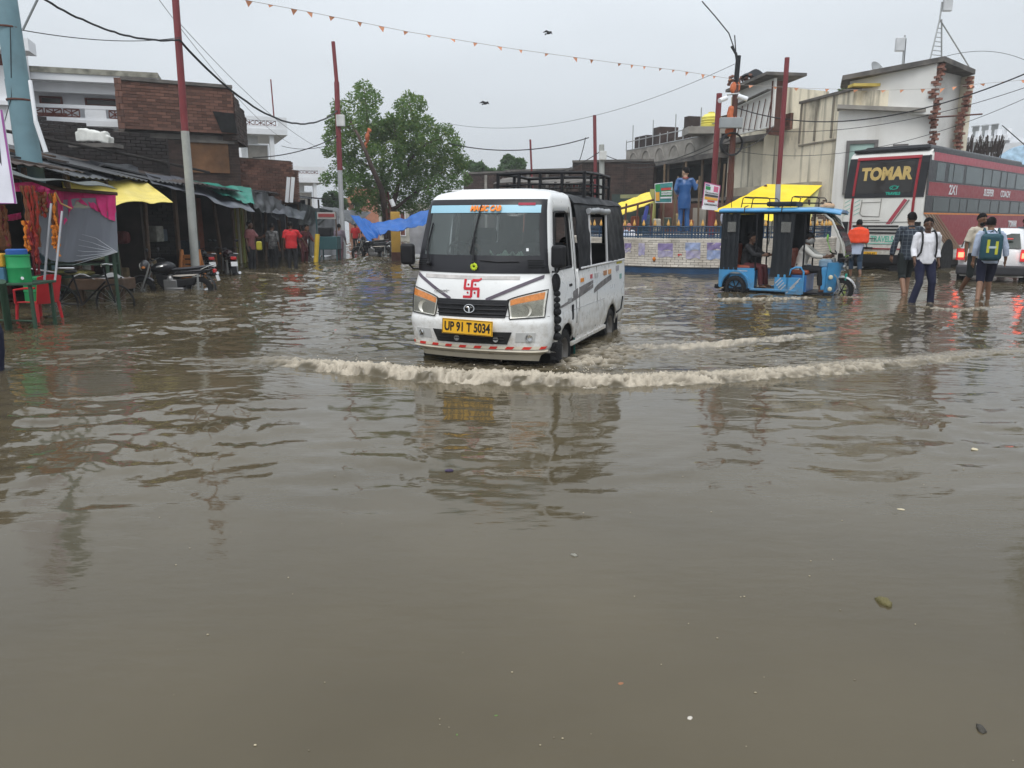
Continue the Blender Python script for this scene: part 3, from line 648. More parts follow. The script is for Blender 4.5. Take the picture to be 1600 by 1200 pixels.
h3, a, b, z1 = brickhouse('taller dark brick building between the van roof and the balcony building', 893, 45, 1018, 44, 253)
wallbox('shelf_slab', on(a, b, .3, 0)[:2], on(a, b, 1.0, 0)[:2], 2.45, 2.6, .6, m_slab, h3, .55)
for k in range(4): wallbox('pier', on(a, b, .1+.27*k, 0)[:2], on(a, b, .12+.27*k, 0)[:2], GROUND, z1-.1, .15, m_brickd, h3, .12)
# dark shed roof on posts and posters in front of it
sh1 = thing('market_shed', 'long black roofed shed on posts seen over the van roof', 'shed')
a, b = xy(783, 43), xy(935, 41); z1 = zz(280, 42)
m = MB(); m.grid(lambda u, v: tuple(on(a, b, u, z1+.12*math.sin(7*u)*.5-.45*abs(v-.5)+.2*v, -1.5+2.6*(1-v))), 30, 6, .05); m.build('roof', m_slab, sh1)
for k in range(9):
    q = on(a, b, .01+.122*k, 0, .9); m = MB(); m.cyl((q.x, q.y, GROUND), (q.x, q.y, z1-.2), .08 if k % 2 else .13, 6); m.build('post', m_shade, sh1)
for k in range(3): q = on(a, b, .55+.14*k, 0, .6); m = MB(); m.cyl((q.x-.3, q.y, 2.2), (q.x+.3, q.y, z1-.3), .05, 5); m.build('brace', m_shade, sh1)
def poster(label, a, b, z0, z1, base, rows_, parent=None, out_=0, name='poster'):
    t = thing(name, label, 'poster') if parent is None else parent
    p0 = on(a, b, 0, 0, out_); L_ = (Vector(b)-Vector(a)).length; rz = along(a, b)
    m = MB(); m.box((L_/2, 0, (z0+z1)/2), (L_, .025, z1-z0)); m.build('sheet', base, t, loc=(p0.x, p0.y, 0), rot=(0, 0, rz))
    for i, (x0, x1, y0, y1, c) in enumerate(rows_):
        m = MB(); m.box((L_*(x0+x1)/2, -.018-.002*(i % 3), z0+(z1-z0)*(y0+y1)/2), (L_*(x1-x0), .006, (z1-z0)*(y1-y0))); m.build('printed_block', c, t, loc=(p0.x, p0.y, 0), rot=(0, 0, rz))
    return t
c_w = mat('print_white', (.7, .7, .72), .6); c_r = mat('print_red', (.5, .06, .05), .6); c_p = mat('print_purple', (.24, .19, .36), .7, var=.3, vs=5, dirt=.3, dcol=(.5, .48, .5)); c_g = mat('print_green', (.03, .25, .08), .6)
c_t = mat('print_teal', (.05, .22, .22), .6, var=.3); c_y = mat('print_orange', (.65, .33, .05), .6); c_k = mat('print_black', (.05, .05, .06), .6); c_bl = mat('print_blue', (.22, .3, .52), .7, var=.3, vs=5, dirt=.3, dcol=(.5, .5, .55)); c_pk = mat('print_pink', (.55, .12, .22), .6)
for i, (x0, x1) in enumerate(((872, 889), (893, 904), (911, 934))):
    poster(['left white poster with a dark figure over the van roof', 'middle white poster with red print over the van roof', 'right white poster with red print over the van roof'][i], xy(x0, 41.5), xy(x1, 41.3), zz(294, 41.4), zz(283, 41.4), c_w,
           [(.25, .5, .3, .9, c_k), (.1, .9, .08, .25, c_r)] if i == 0 else [(.1, .45, .15, .6, c_r), (.6, .85, .2, .8, c_r)])
# ---- awnings and stalls right of the van: yellow sheets, shop front
def awning(label, pts, mt, name='awning', parent=None, folds=.05, thick=.01, nu=24, nv=10, ragged=0, seed=1, cat='awning'):
    """four world points: a b (upper edge) c d (lower edge, d under a)"""
    a, b, c, d = [Vector(p) for p in pts]; rg = random.Random(seed); ph = [rg.uniform(0, 6) for _ in range(8)]
    up = (b-a).cross(d-a); up = (up if up.z > 0 else -up).normalized()
    def fn(u, v):
        p = a.lerp(b, u).lerp(d.lerp(c, u), v); e = math.sin(math.pi*u)**.5*.9+.1
        f = math.sin(u*17+ph[0]+v*3)*.5+math.sin(u*31+ph[1]-v*4)*.3+math.sin(v*9+ph[2]+u*5)*.4+math.sin(u*7+ph[3])*.6
        p = p+up*folds*f*e-Vector((0, 0, 1))*folds*1.6*math.sin(math.pi*u)*math.sin(math.pi*min(1, v))
        if ragged and v > .6: p = p+(d-a).normalized()*ragged*(v-.6)*2.5*(math.sin(u*23+ph[4])+.6*math.sin(u*51+ph[5]))
        return p
    o = MB().grid(fn, nu, nv, thick).build('sheet' if parent else name, mt, parent, smooth=60)
    if not parent: tag(o, label, cat)
    return o
m_yel = mat('yellow_tarpaulin', (.85, .62, .01), .45, var=.08, vs=2, bump=.15, bs=5)
t = thing('yellow_awning', 'bright yellow tarpaulin awning stretched behind the blue rickshaw roof', 'awning')
awning('', (W(1116, 330, 26.3), W(1198, 288, 27.6), W(1285, 290, 27.6), W(1215, 348, 25.4)), m_yel, parent=t, folds=.025)
m = MB(); 
m.grid(lambda u, v: W(1282, 290, 27.6).lerp(W(1262, 360, 26.3), v).lerp(W(1215, 350, 26.2), u), 8, 8, .01); m.build('drop_sheet', mat('pale_yellow_sheet', (.52, .50, .2), .5), t)
for px in (1140, 1200, 1262): q = xy(px, 27); m = MB(); m.cyl((q[0], q[1], GROUND), (q[0], q[1], zz(312, 27)), .04, 6); m.build('pole', m_rust, t)
m = MB(); m.cyl(W(1118, 330, 27.5), W(1198, 290, 27.5), .05, 6); m.build('pole', m_rust, t)
t = thing('yellow_awning', 'smaller yellow awning between the van and the blue banner stall', 'awning')
awning('', (W(966, 318, 33), W(1015, 300, 34), W(1020, 316, 31), W(968, 338, 31)), m_yel, parent=t, folds=.03)
m = MB(); m.cyl(W(940, 334, 31), W(1022, 312, 31), .05, 6); m.build('pole', m_rust, t)
for px in (974, 992, 1014): q = xy(px, 31); m = MB(); m.cyl((q[0], q[1], GROUND), (q[0]+.1, q[1], zz(318, 31)), .04, 6); m.build('pole', m_rust, t)
wallbox('shop_slab', xy(968, 36), xy(1022, 35), zz(309, 35), zz(303, 35), 1.6, mat('green_slab', (.3, .3, .15), .8, dirt=.5), t)
# shop fronts under the balcony
sf = thing('shop_front', 'open shop front with green pillar and reddish shutter behind the blue railing', 'shop')
wallbox('shutter', xy(1030, 37), xy(1060, 36.6), GROUND, 2.5, .1, mat('red_brown_shutter', (.18, .07, .05), .7, dirt=.4), sf)
wallbox('pillar', xy(1014, 34.5), xy(1021, 34.4), GROUND, 2.9, .25, mat('lime_pillar', (.42, .42, .14), .7, dirt=.3), sf)
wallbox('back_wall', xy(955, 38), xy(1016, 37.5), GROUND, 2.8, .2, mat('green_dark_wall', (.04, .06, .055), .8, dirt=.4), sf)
wallbox('shutter', xy(1078, 35), xy(1130, 33.5), GROUND, 2.3, .1, mat('brown_shutter', (.12, .06, .045), .8, dirt=.5), sf)
wallbox('grey_panel', xy(1082, 34.4), xy(1100, 33.8), GROUND, 2.1, .1, mat('beige_panel', (.4, .37, .32), .8, dirt=.3), sf)
for k in range(10):
    px = 1026+k*11; q = xy(px, 33.4); m = MB(); m.cyl((q[0], q[1], GROUND), (q[0]+.3*((k*7) % 5-2)/2, q[1]+.3, 2.4+.5*((k*3) % 4)), .045, 6); m.build('bamboo_pole', MATS['bamboo'], sf)
# goods hanging in the shop
for k in range(10):
    px = 975+k*17; q = W(px, 352-(k % 3)*4, 33+.2*k); m = MB(); m.box(q, (.35, .2, .45+.1*(k % 2))); tag(m.build('goods_sack', mat('goods%d' % (k % 5), [(.4, .3, .15), (.35, .1, .06), (.1, .16, .25), (.45, .42, .35), (.08, .1, .08)][k % 5], .8, var=.3, vs=8), bevel=.06), ['tan', 'rust red', 'dark blue', 'cream', 'dark green'][k % 5]+(' sack hanging in the stall left of the statue' if k < 5 else ' sack hanging in the stall right of the statue'), 'sack', 'sacks of goods hanging in the stalls behind the railing')
# water tank
tk = thing('water_tank', 'yellow ribbed plastic water tank on the unfinished building', 'water tank', tuple(W(1111, 192, 41)))
m = MB(); m.lathe([(0, -.25), (.5, -.25), (.52, -.1), (.48, -.07), (.52, .0), (.48, .04), (.52, .12), (.48, .16), (.50, .26), (.35, .40), (.16, .46), (.16, .52), (0, .53)], 28); m.build('tank', mat('tank_yellow', (.75, .66, .12), .5), tk, smooth=40)
m = MB(); m.box((0, 0, -.42), (2.6, 1.5, .34)); m.build('plinth', m_conc, tk)
# ================================================================ left side: houses above the stalls
lh1 = thing('house', 'white two storey house with crossed balcony railings at the upper left', 'house')
YL = 28.5
def XL(px, py=200, Y=YL): return W(px, py, Y).x
a, b = (XL(40), YL-.6), (XL(240), YL+.9)
ztp = zz(111, 28); 
wallbox('back_wall', a, b, GROUND, ztp-.3, .2, m_clean2, lh1, -.45)
wallbox('fascia', a, b, zz(143, 28), ztp-.35, .25, m_clean2, lh1, .25)
wallbox('roof_slab', (a[0]-.5, a[1]-.2), b, ztp-.35, ztp-.12, 4, m_clean2, lh1, .75); wallbox('mossy_roof_edge', (a[0]-.5, a[1]-.2), b, ztp-.12, ztp+.06, 4, mat('mossy_edge', (.3, .29, .24), .9, dirt=.8, dcol=(.06, .06, .05), ds=4), lh1, .80)
wallbox('balcony_floor', a, b, zz(196, 28), zz(187, 28), 1.6, m_clean2, lh1, .5)
zr_ = zz(163, 28)
wallbox('balcony_rail', a, b, zr_-.12, zr_, .14, m_clean2, lh1, .45); wallbox('balcony_kerb', a, b, zz(187, 28), zz(183, 28), .14, m_clean2, lh1, .45)
for s0, s1 in ((.0, .10), (.48, .62), (.9, 1.0)): wallbox('balcony_panel', tuple(on(a, b, s0, 0)[:2]), tuple(on(a, b, s1, 0)[:2]), zz(186, 28), zr_-.1, .1, m_clean2, lh1, .44)
wallbox('pillar', tuple(on(a, b, .07, 0)[:2]), tuple(on(a, b, .12, 0)[:2]), zr_, zz(140, 28), .3, m_clean2, lh1, .3)
m_brn = mat('brown_grille', (.12, .03, .02), .6)
def lattice(a, b, s0, s1, z0, z1, out_, parent, n=3):
    for k in range(n):
        u0 = s0+(s1-s0)*k/n; u1 = s0+(s1-s0)*(k+.86)/n; m = MB()
        P = lambda u, z: on(a, b, u, z, out_)
        for p, q in (((u0, z0), (u1, z1)), ((u0, z1), (u1, z0)), ((u0, z0), (u1, z0)), ((u0, z1), (u1, z1)), ((u0, z0), (u0, z1)), ((u1, z0), (u1, z1)), (((u0+u1)/2, z0), ((u0+u1)/2, z1))): m.tube([P(*p), P(*q)], .02, 5)
        m.build('lattice_panel', m_brn if n > 1 else m_steel, parent)
lattice(a, b, .11, .46, zz(182, 28), zr_-.15, .42, lh1); lattice(a, b, .64, .90, zz(182, 28), zr_-.15, .42, lh1, 3)
for s0, s1 in ((.16, .31), (.46, .68)): window(a, b, s0, s1, zz(166, 29), zz(146, 29)-.15, lh1, m_brn, mat('dim_window', (.05, .04, .035), .2), -.40)
window(a, b, .14, .33, zz(190, 29), zr_-.2, lh1, mat('brown_door', (.20, .05, .02), .6), mat('brown_door', (.20, .05, .02), .6), -.40, nm='door')
lh0 = thing('house', 'white house corner with a dark window behind the pale blue pole', 'house')
a, b = (XL(-60, 200, 26), 26), (XL(30, 200, 26), 26.6)
wallbox('wall', a, b, GROUND, zz(60, 26), .8, m_clean2, lh0); wallbox('roof_slab', (a[0], a[1]-.1), (b[0]+.4, b[1]), zz(78, 26), zz(58, 26), .9, m_clean2, lh0, .5); wallbox('upper_shade', (a[0], a[1]), (b[0]-.2, b[1]), zz(98, 26), zz(80, 26), .2, m_brn, lh0, .08)
window(a, b, .70, .92, zz(225, 26), zz(165, 26), lh0, m_clean2, m_shade, .05, 1); wallbox('string_course', a, b, zz(162, 26), zz(155, 26), .2, m_clean2, lh0, .2)
# brick building with the projecting upper storey
lb = thing('brick_house', 'two storey bare brick building with a jagged projecting corner behind the red pole', 'building')
YB0, YB1 = 25.3, 26.9
a, b = (W(196, 200, YB0).x, YB0), (W(367, 200, YB1).x, YB1)
z0u, z1u = zz(205, 26), zz(131, 26)
bricks('brick_courses', a, b, z0u, z1u, m_brick, lb, .27, .095, .14, single=300)
b2_ = (W(386, 200, 29.5).x, 29.5); b1_ = (b[0]+.03, b[1]+.03)
bricks('side_courses', b1_, b2_, z0u-.2, z1u-.12, m_brickd, lb, .27, .095, .14, top=lambda s: 1-.30*s-.05*math.sin(s*14))
wallbox('side_core', (b1_[0]-.1, b1_[1]), (b2_[0]-.1, b2_[1]), z0u-.2, z1u-.9, .3, m_brickd, lb, -.05)
wallbox('core', a, (b[0]-.1, b[1]), z0u, z1u-.02, 3.0, m_mortar, lb, -.1); wallbox('coping', a, b, z1u, z1u+.1, .35, m_slab, lb, .06)
bricks('toothed_edge', (a[0]-.22, a[1]), (a[0]+.02, a[1]), z0u, z1u, m_brick, lb, .22, .19, .14, mort=False)
# flat black plate for the projecting corner's underside, then the lower storey
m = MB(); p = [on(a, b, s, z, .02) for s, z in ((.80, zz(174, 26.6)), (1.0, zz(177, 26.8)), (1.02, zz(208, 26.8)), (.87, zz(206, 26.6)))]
m.add([tuple(q) for q in p]+[tuple(q+Vector((0, -.03, 0))) for q in p], [(3, 2, 1, 0), (4, 5, 6, 7), (0, 1, 5, 4), (1, 2, 6, 5), (2, 3, 7, 6), (3, 0, 4, 7)]); m.build('black_underside_plate', m_dark, lb)
a2, b2 = (W(100, 240, 24.6).x, 24.8), (W(374, 240, 27.2).x, 27.2)
zl = z0u+.02
bricks('lower_courses', a2, b2, 2.4, zl-.25, m_brickd, lb, .27, .095, .12, top=None)
wallbox('floor_band', a2, b2, zl-.24, zl-.08, .5, m_slab, lb, .05)
wallbox('mud_plaster', tuple(on(a2, b2, .70, 0)[:2]), tuple(on(a2, b2, .93, 0)[:2]), zz(268, 26), zl-.32, .06, mat('mud_plaster', (.17, .085, .04), .9, var=.25, dirt=.7, dcol=(.05, .03, .02), ds=1.2), lb, .06)
wallbox('plaster_lintel', tuple(on(a2, b2, .68, 0)[:2]), tuple(on(a2, b2, .97, 0)[:2]), zl-.32, zl-.22, .12, m_slab, lb, .12)
# black walls with the white sack
wb_ = thing('black_wall', 'soot blackened brick wall above the tin roofs at the upper left', 'wall')
a3, b3 = (W(48, 200, 21.5).x, 21.5), (W(262, 215, 23.6).x, 23.6)
bricks('sooty_courses', a3, b3, .5, zz(181, 21.6)-.0, mat('soot_black_brick', (.026, .02, .019), .85, island=.3, dirt=.7, dcol=(.012, .012, .012)), wb_, .27, .095, .12, top=lambda s: 1-.10*s)
wallbox('core', a3, b3, 0, zz(181, 21.6)-.45, .3, m_dark, wb_, -.1)
sk_ = thing('sack', 'white plastic sack lying on the black wall at the upper left', 'sack', tuple(W(146, 214, 21.2)))
m = MB(); m.box((0, 0, 0), (.8, .3, .24)); m.box((-.1, 0, .1), (.5, .26, .16), (.1, .15, .1)); m.box((.28, 0, -.04), (.4, .3, .2), (0, .3, 0)); fuse(m, 'sack', mat('white_sack', (.66, .66, .62), .6, dirt=.1), sk_, .02, 9, .03, 5, 2)
m = MB(); m.box((0, .1, -.22), (1.2, .5, .1)); m.build('shelf_stone', m_slab, sk_)
# second brick wall, stepped
ls = thing('brick_wall', 'stepped dark brick wall right of the projecting brick building', 'wall')
a, b = (W(374, 280, 29.5).x, 29.5), (W(459, 280, 31.5).x, 31.5); c = (W(467, 280, 32).x, 32)
bricks('brick_courses', a, b, 2.3, zz(249, 30.5), m_brick, ls, .27, .095, .14, mort=False); bricks('brick_step', b, c, 2.3, zz(266, 31.5), m_brick, ls, .27, .095, .14, mort=False)
wallbox('core', a, c, 2.2, zz(268, 31), .4, m_mortar, ls, -.1); wallbox('core', a, b, zz(268, 31), zz(250, 31), .4, m_mortar, ls, -.1)
for k in range(2): q = W(450+7*k, 305, 30.4); m = MB(); m.box((q.x, q.y, q.z+.2), (.13, .04, .95), (0, R(8), 0)); m.build('white_batten', m_clean2, ls)
# far white houses
def farhouse(label, px0, px1, Y, py0, pyb, pyf, anten=None):
    t = thing('house', label, 'house'); a, b = xy(px0, Y), xy(px1, Y+1.0)
    wallbox('wall', (a[0]+.5, a[1]), (b[0]-1.2, b[1]), GROUND, zz(pyf, Y), 5, m_clean2, t, -.6); wallbox('balcony_slab', a, b, zz(pyf, Y), zz(pyf-9, Y), 5.5, m_clean2, t, .3)
    wallbox('parapet', a, b, zz(pyb, Y), zz(pyb-6, Y), .2, m_clean2, t, .25); wallbox('parapet_base', a, b, zz(pyf-9, Y), zz(pyf-14, Y), .2, m_clean2, t, .25)
    wallbox('parapet_end', a, tuple(on(a, b, .12, 0)[:2]), zz(pyf-9, Y), zz(pyb-3, Y), .2, m_clean2, t, .24); wallbox('parapet_end', tuple(on(a, b, .82, 0)[:2]), b, zz(pyf-9, Y), zz(pyb-3, Y), .2, m_clean2, t, .24)
    lattice(a, b, .14, .80, zz(pyf-14, Y), zz(pyb, Y), .2, t, 3)
    window(a, b, .16, .62, zz(pyf+40, Y), zz(pyf+14, Y), t, m_clean2, m_conc, -.5)
    wallbox('pillar', tuple(on(a, b, .63, 0)[:2]), tuple(on(a, b, .72, 0)[:2]), GROUND, zz(pyf, Y), .4, m_clean2, t, .1)
    return t
farhouse('white house with a lattice railed terrace beyond the brick corner', 382, 456, 43, 180, 187, 209)
farhouse('distant low white house with railing between the brick wall and the thin pole', 458, 512, 58, 262, 266, 285)
oh = thing('house', 'small orange pink house seen under the tree', 'house'); a, b = xy(545, 66), xy(592, 66)
wallbox('wall', a, b, GROUND, zz(292, 66), 5, mat('orange_plaster', (.50, .23, .15), .8), oh); window(a, b, .2, .4, 1.5, 3, oh, m_clean2, m_shade, .05); wallbox('balcony', a, tuple(on(a, b, .5, 0)[:2]), zz(310, 66), zz(318, 66), 1, MATS['orange_plaster'], oh, 1)
oh = thing('house', 'pale far house front with white doors under the tree beyond the blue sheet', 'house'); a, b = xy(592, 60), xy(668, 60)
wallbox('wall', a, b, GROUND, zz(318, 60), 5, mat('pale_far', (.5, .48, .42), .8, dirt=.4), oh)
for k in range(5): window(a, b, .05+.19*k, .17+.19*k, .4, 2.3, oh, [m_conc, mat('far_orange', (.5, .2, .08), .8), m_clean2][k % 3], [m_shade, m_clean2, m_brn][k % 3], .05)
# ================================================================ the row of stalls on the left
m_tin = mat('grey_tin_sheet', (.045, .045, .048), .6, .1, var=.3, dirt=.5, dcol=(.03, .03, .03), ds=1.5)
m_tin2 = mat('rusty_tin_sheet', (.06, .043, .036), .8, var=.3, dirt=.7, dcol=(.03, .025, .02), ds=1.5)
m_pblk = mat('black_polythene', (.014, .016, .02), .38, var=.4, vs=3, bump=.5, bs=7, spec=.35)
m_pgry = mat('grey_polythene', (.075, .082, .10), .35, var=.5, vs=2.5, bump=.6, bs=7, spec=.5)
m_yt = mat('pale_yellow_tarpaulin', (.72, .58, .13), .5, var=.12, vs=3, bump=.3, bs=6, dirt=.2, dcol=(.5, .42, .2))
m_gt = mat('green_tarpaulin', (.015, .19, .14), .5, var=.15, bump=.3, bs=7)
m_blt = mat('blue_tarpaulin', (.004, .095, .36), .42, var=.15, vs=2, bump=.3, bs=6)
m_wood = mat('old_wood', (.09, .055, .035), .85, var=.3, vs=6, dirt=.5)
m_inner = mat('stall_inner_wall', (.05, .04, .034), .95, var=.4, vs=2)
def corrugated(name, a, b, c, d, mt, parent, n=60):      # a b upper edge, c d lower edge (d under a)
    a, b, c, d = map(Vector, (a, b, c, d)); up = (b-a).cross(d-a); up = (up if up.z > 0 else -up).normalized()
    return MB().grid(lambda u, v: a.lerp(b, u).lerp(d.lerp(c, u), v)+up*.018*math.sin(u*n*math.pi), n*2, 1, .006).build(name, mt, parent, smooth=True)
row = thing('stall_row', 'long dark row of market stalls under patched tin and polythene roofs on the left', 'stalls')
XB = -12.6; Y0, Y1 = 12.5, 40.0
m = MB(); m.b2((XB-.2, Y0-2, GROUND), (XB, Y1, 3.3)); m.build('back_wall', m_inner, row)
for y in (14.2, 17.2, 20.6, 24.0, 27.2, 30.4, 33.6, 37.0): m = MB(); m.b2((XB, y-.06, GROUND), (-9.7, y+.06, 2.5)); m.build('partition', m_inner if y < 33 else m_pgry, row)
for i, y in enumerate(np.arange(13.6, 39, 1.62)):
    m = MB(); m.cyl((-9.35+.1*math.sin(i*3.), y, GROUND), (-9.40+.1*math.cos(i*5.), y+.05, 2.55), .045+.01*(i % 3), 7); m.build('post', m_wood, row)
# roof pieces: from the back wall down to the posts, each a sheet of its own
ry = 12.6; rq = random.Random(8); k = 0
while ry < 38:
    wd = rq.uniform(1.5, 2.6); zb_ = 3.35+rq.uniform(-.1, .1)-(.35 if ry > 28 else 0); zf_ = 2.55+rq.uniform(-.1, .06)
    corrugated('roof_sheet', (XB-.1, ry, zb_), (XB-.1, ry+wd, zb_), (-9.0+rq.uniform(-.25, .2), ry+wd, zf_), (-9.0+rq.uniform(-.2, .2), ry, zf_+rq.uniform(-.04, .06)), [m_tin, m_tin2, m_pblk, m_tin][k % 4], row, 14); ry += wd-.12; k += 1
for k in range(16):      # boards and junk thrown on the roof
    y = rq.uniform(13.5, 34); x = rq.uniform(-11.8, -9.6); z = 3.42-(x+12.6)*.24
    m = MB(); m.box((x, y, z), (rq.uniform(.8, 2.0), rq.uniform(.15, .5), .04), (0, R(12), rq.uniform(-.8, .8))); m.build('roof_board', [m_tin2, m_wood, m_tin][k % 3], row)
m = MB(); m.tube([(-12.5, 15, 3.7), (-11.5, 18, 3.55), (-10.4, 22, 3.3), (-9.9, 26, 3.1)],   .04, 7); m.build('ridge_beam', m_shade, row)
# tarpaulins hung off the front
def AW(name, label, pts, mt, **k): return awning(label, [W(*p) for p in pts], mt, name, **k)
AW('yellow_awning', 'pale yellow tarpaulin awning over the stall behind the pink cloth', [(96, 283, 17.2), (226, 283, 20.2), (270, 316, 18.6), (105, 325, 15.4)], m_yt, folds=.05, ragged=.02, seed=3)
AW('black_awning', 'sagging shiny black and grey polythene awning behind the grey pole', [(226, 268, 21.5), (372, 303, 27.0), (398, 331, 25.2), (238, 288, 19.4)], m_pgry, folds=.07, ragged=.05, seed=5, nu=40, nv=14)
AW('black_awning', 'black polythene sheet on the tin roof above the yellow awning', [(60, 238, 20.0), (215, 262, 22.0), (222, 290, 20.0), (60, 268, 17.4)], m_pblk, folds=.05, ragged=.04, seed=6, nu=30)
AW('green_awning', 'dark green cloth thrown over the roof right of the grey pole', [(300, 283, 24.5), (392, 294, 27.2), (396, 319, 25.9), (350, 306, 24.4)], m_gt, folds=.05, ragged=.03, seed=7)
AW('black_awning', 'torn black sheet hanging beside the green cloth', [(392, 296, 27.4), (440, 312, 30), (436, 345, 28.6), (396, 322, 26)], m_pblk, folds=.08, ragged=.06, seed=8)
AW('grey_awning', 'narrow grey strip awning above the people at the stalls', [(408, 312, 28.5), (478, 330, 32), (474, 344, 30.5), (408, 328, 27.3)], m_pgry, folds=.05, ragged=.03, seed=9)
AW('black_awning', 'small black awning over the yellow painted stall', [(470, 318, 32), (520, 330, 36), (500, 352, 33), (465, 352, 30.4)], m_pblk, folds=.07, ragged=.06, seed=10)
AW('black_awning', 'far black sheet roof right of the thin pole', [(498, 322, 40), (580, 332, 42), (556, 352, 37), (540, 346, 36.5)], m_pblk, folds=.05, seed=12)
AW('polythene_wall', 'tall grey polythene wall of the last stall beside the thin pole', [(482, 322, 35), (530, 338, 36.8), (532, 398, 36.0), (484, 400, 34.2)], mat('dull_grey_polythene', (.16, .165, .175), .5, var=.35, vs=1.5, bump=.6, bs=6), folds=.06, seed=13, cat='sheet')
bt_ = thing('blue_awning', 'crumpled bright blue tarpaulin stretched left of the minivan', 'awning')
awning('', [W(*p) for p in [(586, 350, 30), (672, 328, 31), (672, 350, 29.2), (594, 366, 29)]], m_blt, parent=bt_, folds=.07, ragged=.05, seed=4, nu=50, nv=18)
awning('', [W(*p) for p in [(547, 335, 29.8), (590, 350, 30), (596, 366, 29), (576, 378, 28.9)]], m_blt, parent=bt_, folds=.06, ragged=.04, seed=5, nu=30, nv=14)
# pillar and grey sheet under the blue tarpaulin
q = G(636, 401); t = thing('yellow_pillar', 'yellow ochre painted pillar under the blue tarpaulin', 'pillar', (q.x, 31.2, 0)); m = MB(); m.box((0, 0, .85), (.36, .36, 2.1), (0, 0, .2)); m.build('shaft', mat('ochre_paint', (.50, .30, .06), .8, dirt=.5), t, bevel=.02); m = MB(); m.box((0, 0, .15), (.38, .38, .35), (0, 0, .2)); m.build('rusty_base', m_rust, t, bevel=.01)
AW('polythene_wall', 'pale grey polythene hanging behind the van mirror under the blue tarpaulin', [(640, 346, 31.5), (690, 342, 32), (690, 400, 32), (640, 396, 31.4)], mat('pale_polythene', (.34, .34, .36), .5, var=.2, bump=.5, bs=6), folds=.04, seed=14, cat='sheet')
# inner colour: orange and yellow walls, shelves, goods
def inner(name, x, y0, y1, z0, z1, c, label=None): m = MB(); m.b2((x-.05, y0, z0), (x, y1, z1)); return m.build(name, c, row)
inner('orange_shop_wall', -10.6, 24.2, 26.9, GROUND, 2.3, mat('orange_dim_wall', (.24, .07, .035), .85, dirt=.4))
inner('yellow_shop_wall', -10.2, 27.5, 30.2, GROUND, 2.3, mat('yellow_dim_wall', (.30, .22, .05), .85, dirt=.5))
for k in range(6): m = MB(); y = 27.7+.42*k; m.box((-10.1, y, 1.1), (.05, .12, 2.2)); m.build('painted_door_slat', mat('pale_slat', (.42, .40, .33), .8) if k % 2 else mat('lime_slat', (.30, .33, .08), .8), row)
cols = [(.20, .08, .03), (.05, .07, .09), (.22, .17, .10), (.12, .03, .03), (.04, .07, .05), (.25, .25, .22)]
nm_c = ['brown', 'slate', 'tan', 'maroon', 'dark green', 'grey']
desc = {0: 'in the stall under the yellow awning', 1: 'in the stall behind the black motorbike', 2: 'in the stall behind the red and grey pole', 3: 'in the stall by the orange wall'}
used_ = set()
for k in range(44):
    y = 15.0+k*.245+rq.uniform(-.1, .1); x = rq.uniform(-11.6, -9.8); h_ = rq.uniform(.25, .5); st_ = rq.choice((0, .45, .9)); bay = min(3, int((y-14.2)/3.3))
    for c_ in range(7):
        ci = (k+c_) % 6; lab_ = nm_c[ci]+(' crate ' if k % 2 else ' sack ')+desc[bay]+{0: ', on the ground', .45: ', on the low shelf', .9: ', on the high shelf'}[st_]
        if lab_ not in used_: break
    if lab_ in used_: continue
    used_.add(lab_)
    m = MB(); m.box((x, y, GROUND+.25+st_+h_/2), (rq.uniform(.3, .6), rq.uniform(.25, .5), h_), (0, 0, rq.uniform(-.3, .3))); o = m.build('goods_crate' if k % 2 else 'goods_sack', mat('goodsb%d' % ci, cols[ci], .8, var=.3, vs=8), bevel=.03 if k % 2 else .1, seg=2)
    tag(o, lab_, 'crate' if k % 2 else 'sack', 'goods stacked inside the dim stalls on the left')
# green stepped racks under the yellow awning, a leaning ladder chair, table and shelves
t = thing('display_rack', 'green wooden display rack standing in the water behind the plastic sheet', 'rack', (-8.95, 16.0, 0), 0)
m_gw = mat('dull_green_wood', (.035, .07, .045), .8, dirt=.5)
for k in range(4): m = MB(); m.box((0, 0, .16+.26*k), (1.5, .5, .03)); m.build('shelf', m_gw, t)
for x in (-.72, .72):
    for y in (-.22, .22): m = MB(); m.box((x, y, .42), (.05, .05, 1.25)); m.build('leg', m_gw, t)
for k, (x, z, c) in enumerate(((-.4, .52, (.3, .28, .1)), (.1, .5, (.25, .22, .08)), (.5, .27, (.34, .33, .30)), (-.3, .78, (.2, .25, .1)), (.4, .8, (.28, .3, .2)))):
    m = MB(); m.ell((-8.95+x, 15.95, z), (.26, .16, .05+.02*(k % 2)), 14, 8); tag(m.build('produce_heap', mat('produce%d' % k, c, .8, var=.5, vs=20), smooth=True), ['yellowish heap at the left of the middle shelf', 'olive heap at the centre of the middle shelf', 'whitish heap on the low shelf', 'green heap at the left of the top shelf', 'pale heap at the right of the top shelf'][k]+' of the green rack', 'produce')
t = thing('bamboo_chair', 'orange brown woven chair behind the foot of the grey pole', 'chair', (W(298, 400, 21.6).x, 21.6, -.18))
m_or2 = mat('orange_cane', (.42, .16, .05), .75, var=.2, vs=12)
for x in (-.24, .24):
    m = MB(); m.tube([(x*1.2, -.2, 0), (x, 0, .95)], .05, 7); m.build('leg', m_or2, t); m = MB(); m.tube([(x*1.2, .25, 0), (x, .02, .9)], .04, 7); m.build('leg', m_or2, t)
for k in range(5): m = MB(); m.box((0, -.03*(5-k)-.0, .2+.14*k), (.52, .03, .10)); m.build('slat', m_or2, t)
t = thing('handcart', 'low dark handcart with cloths behind the bicycle at the stall', 'cart', (W(160, 430, 15.2).x, 15.2, 0)); m = MB(); m.box((0, 0, .34), (1.05, .5, .22)); m.build('bed', m_wood, t, bevel=.02)
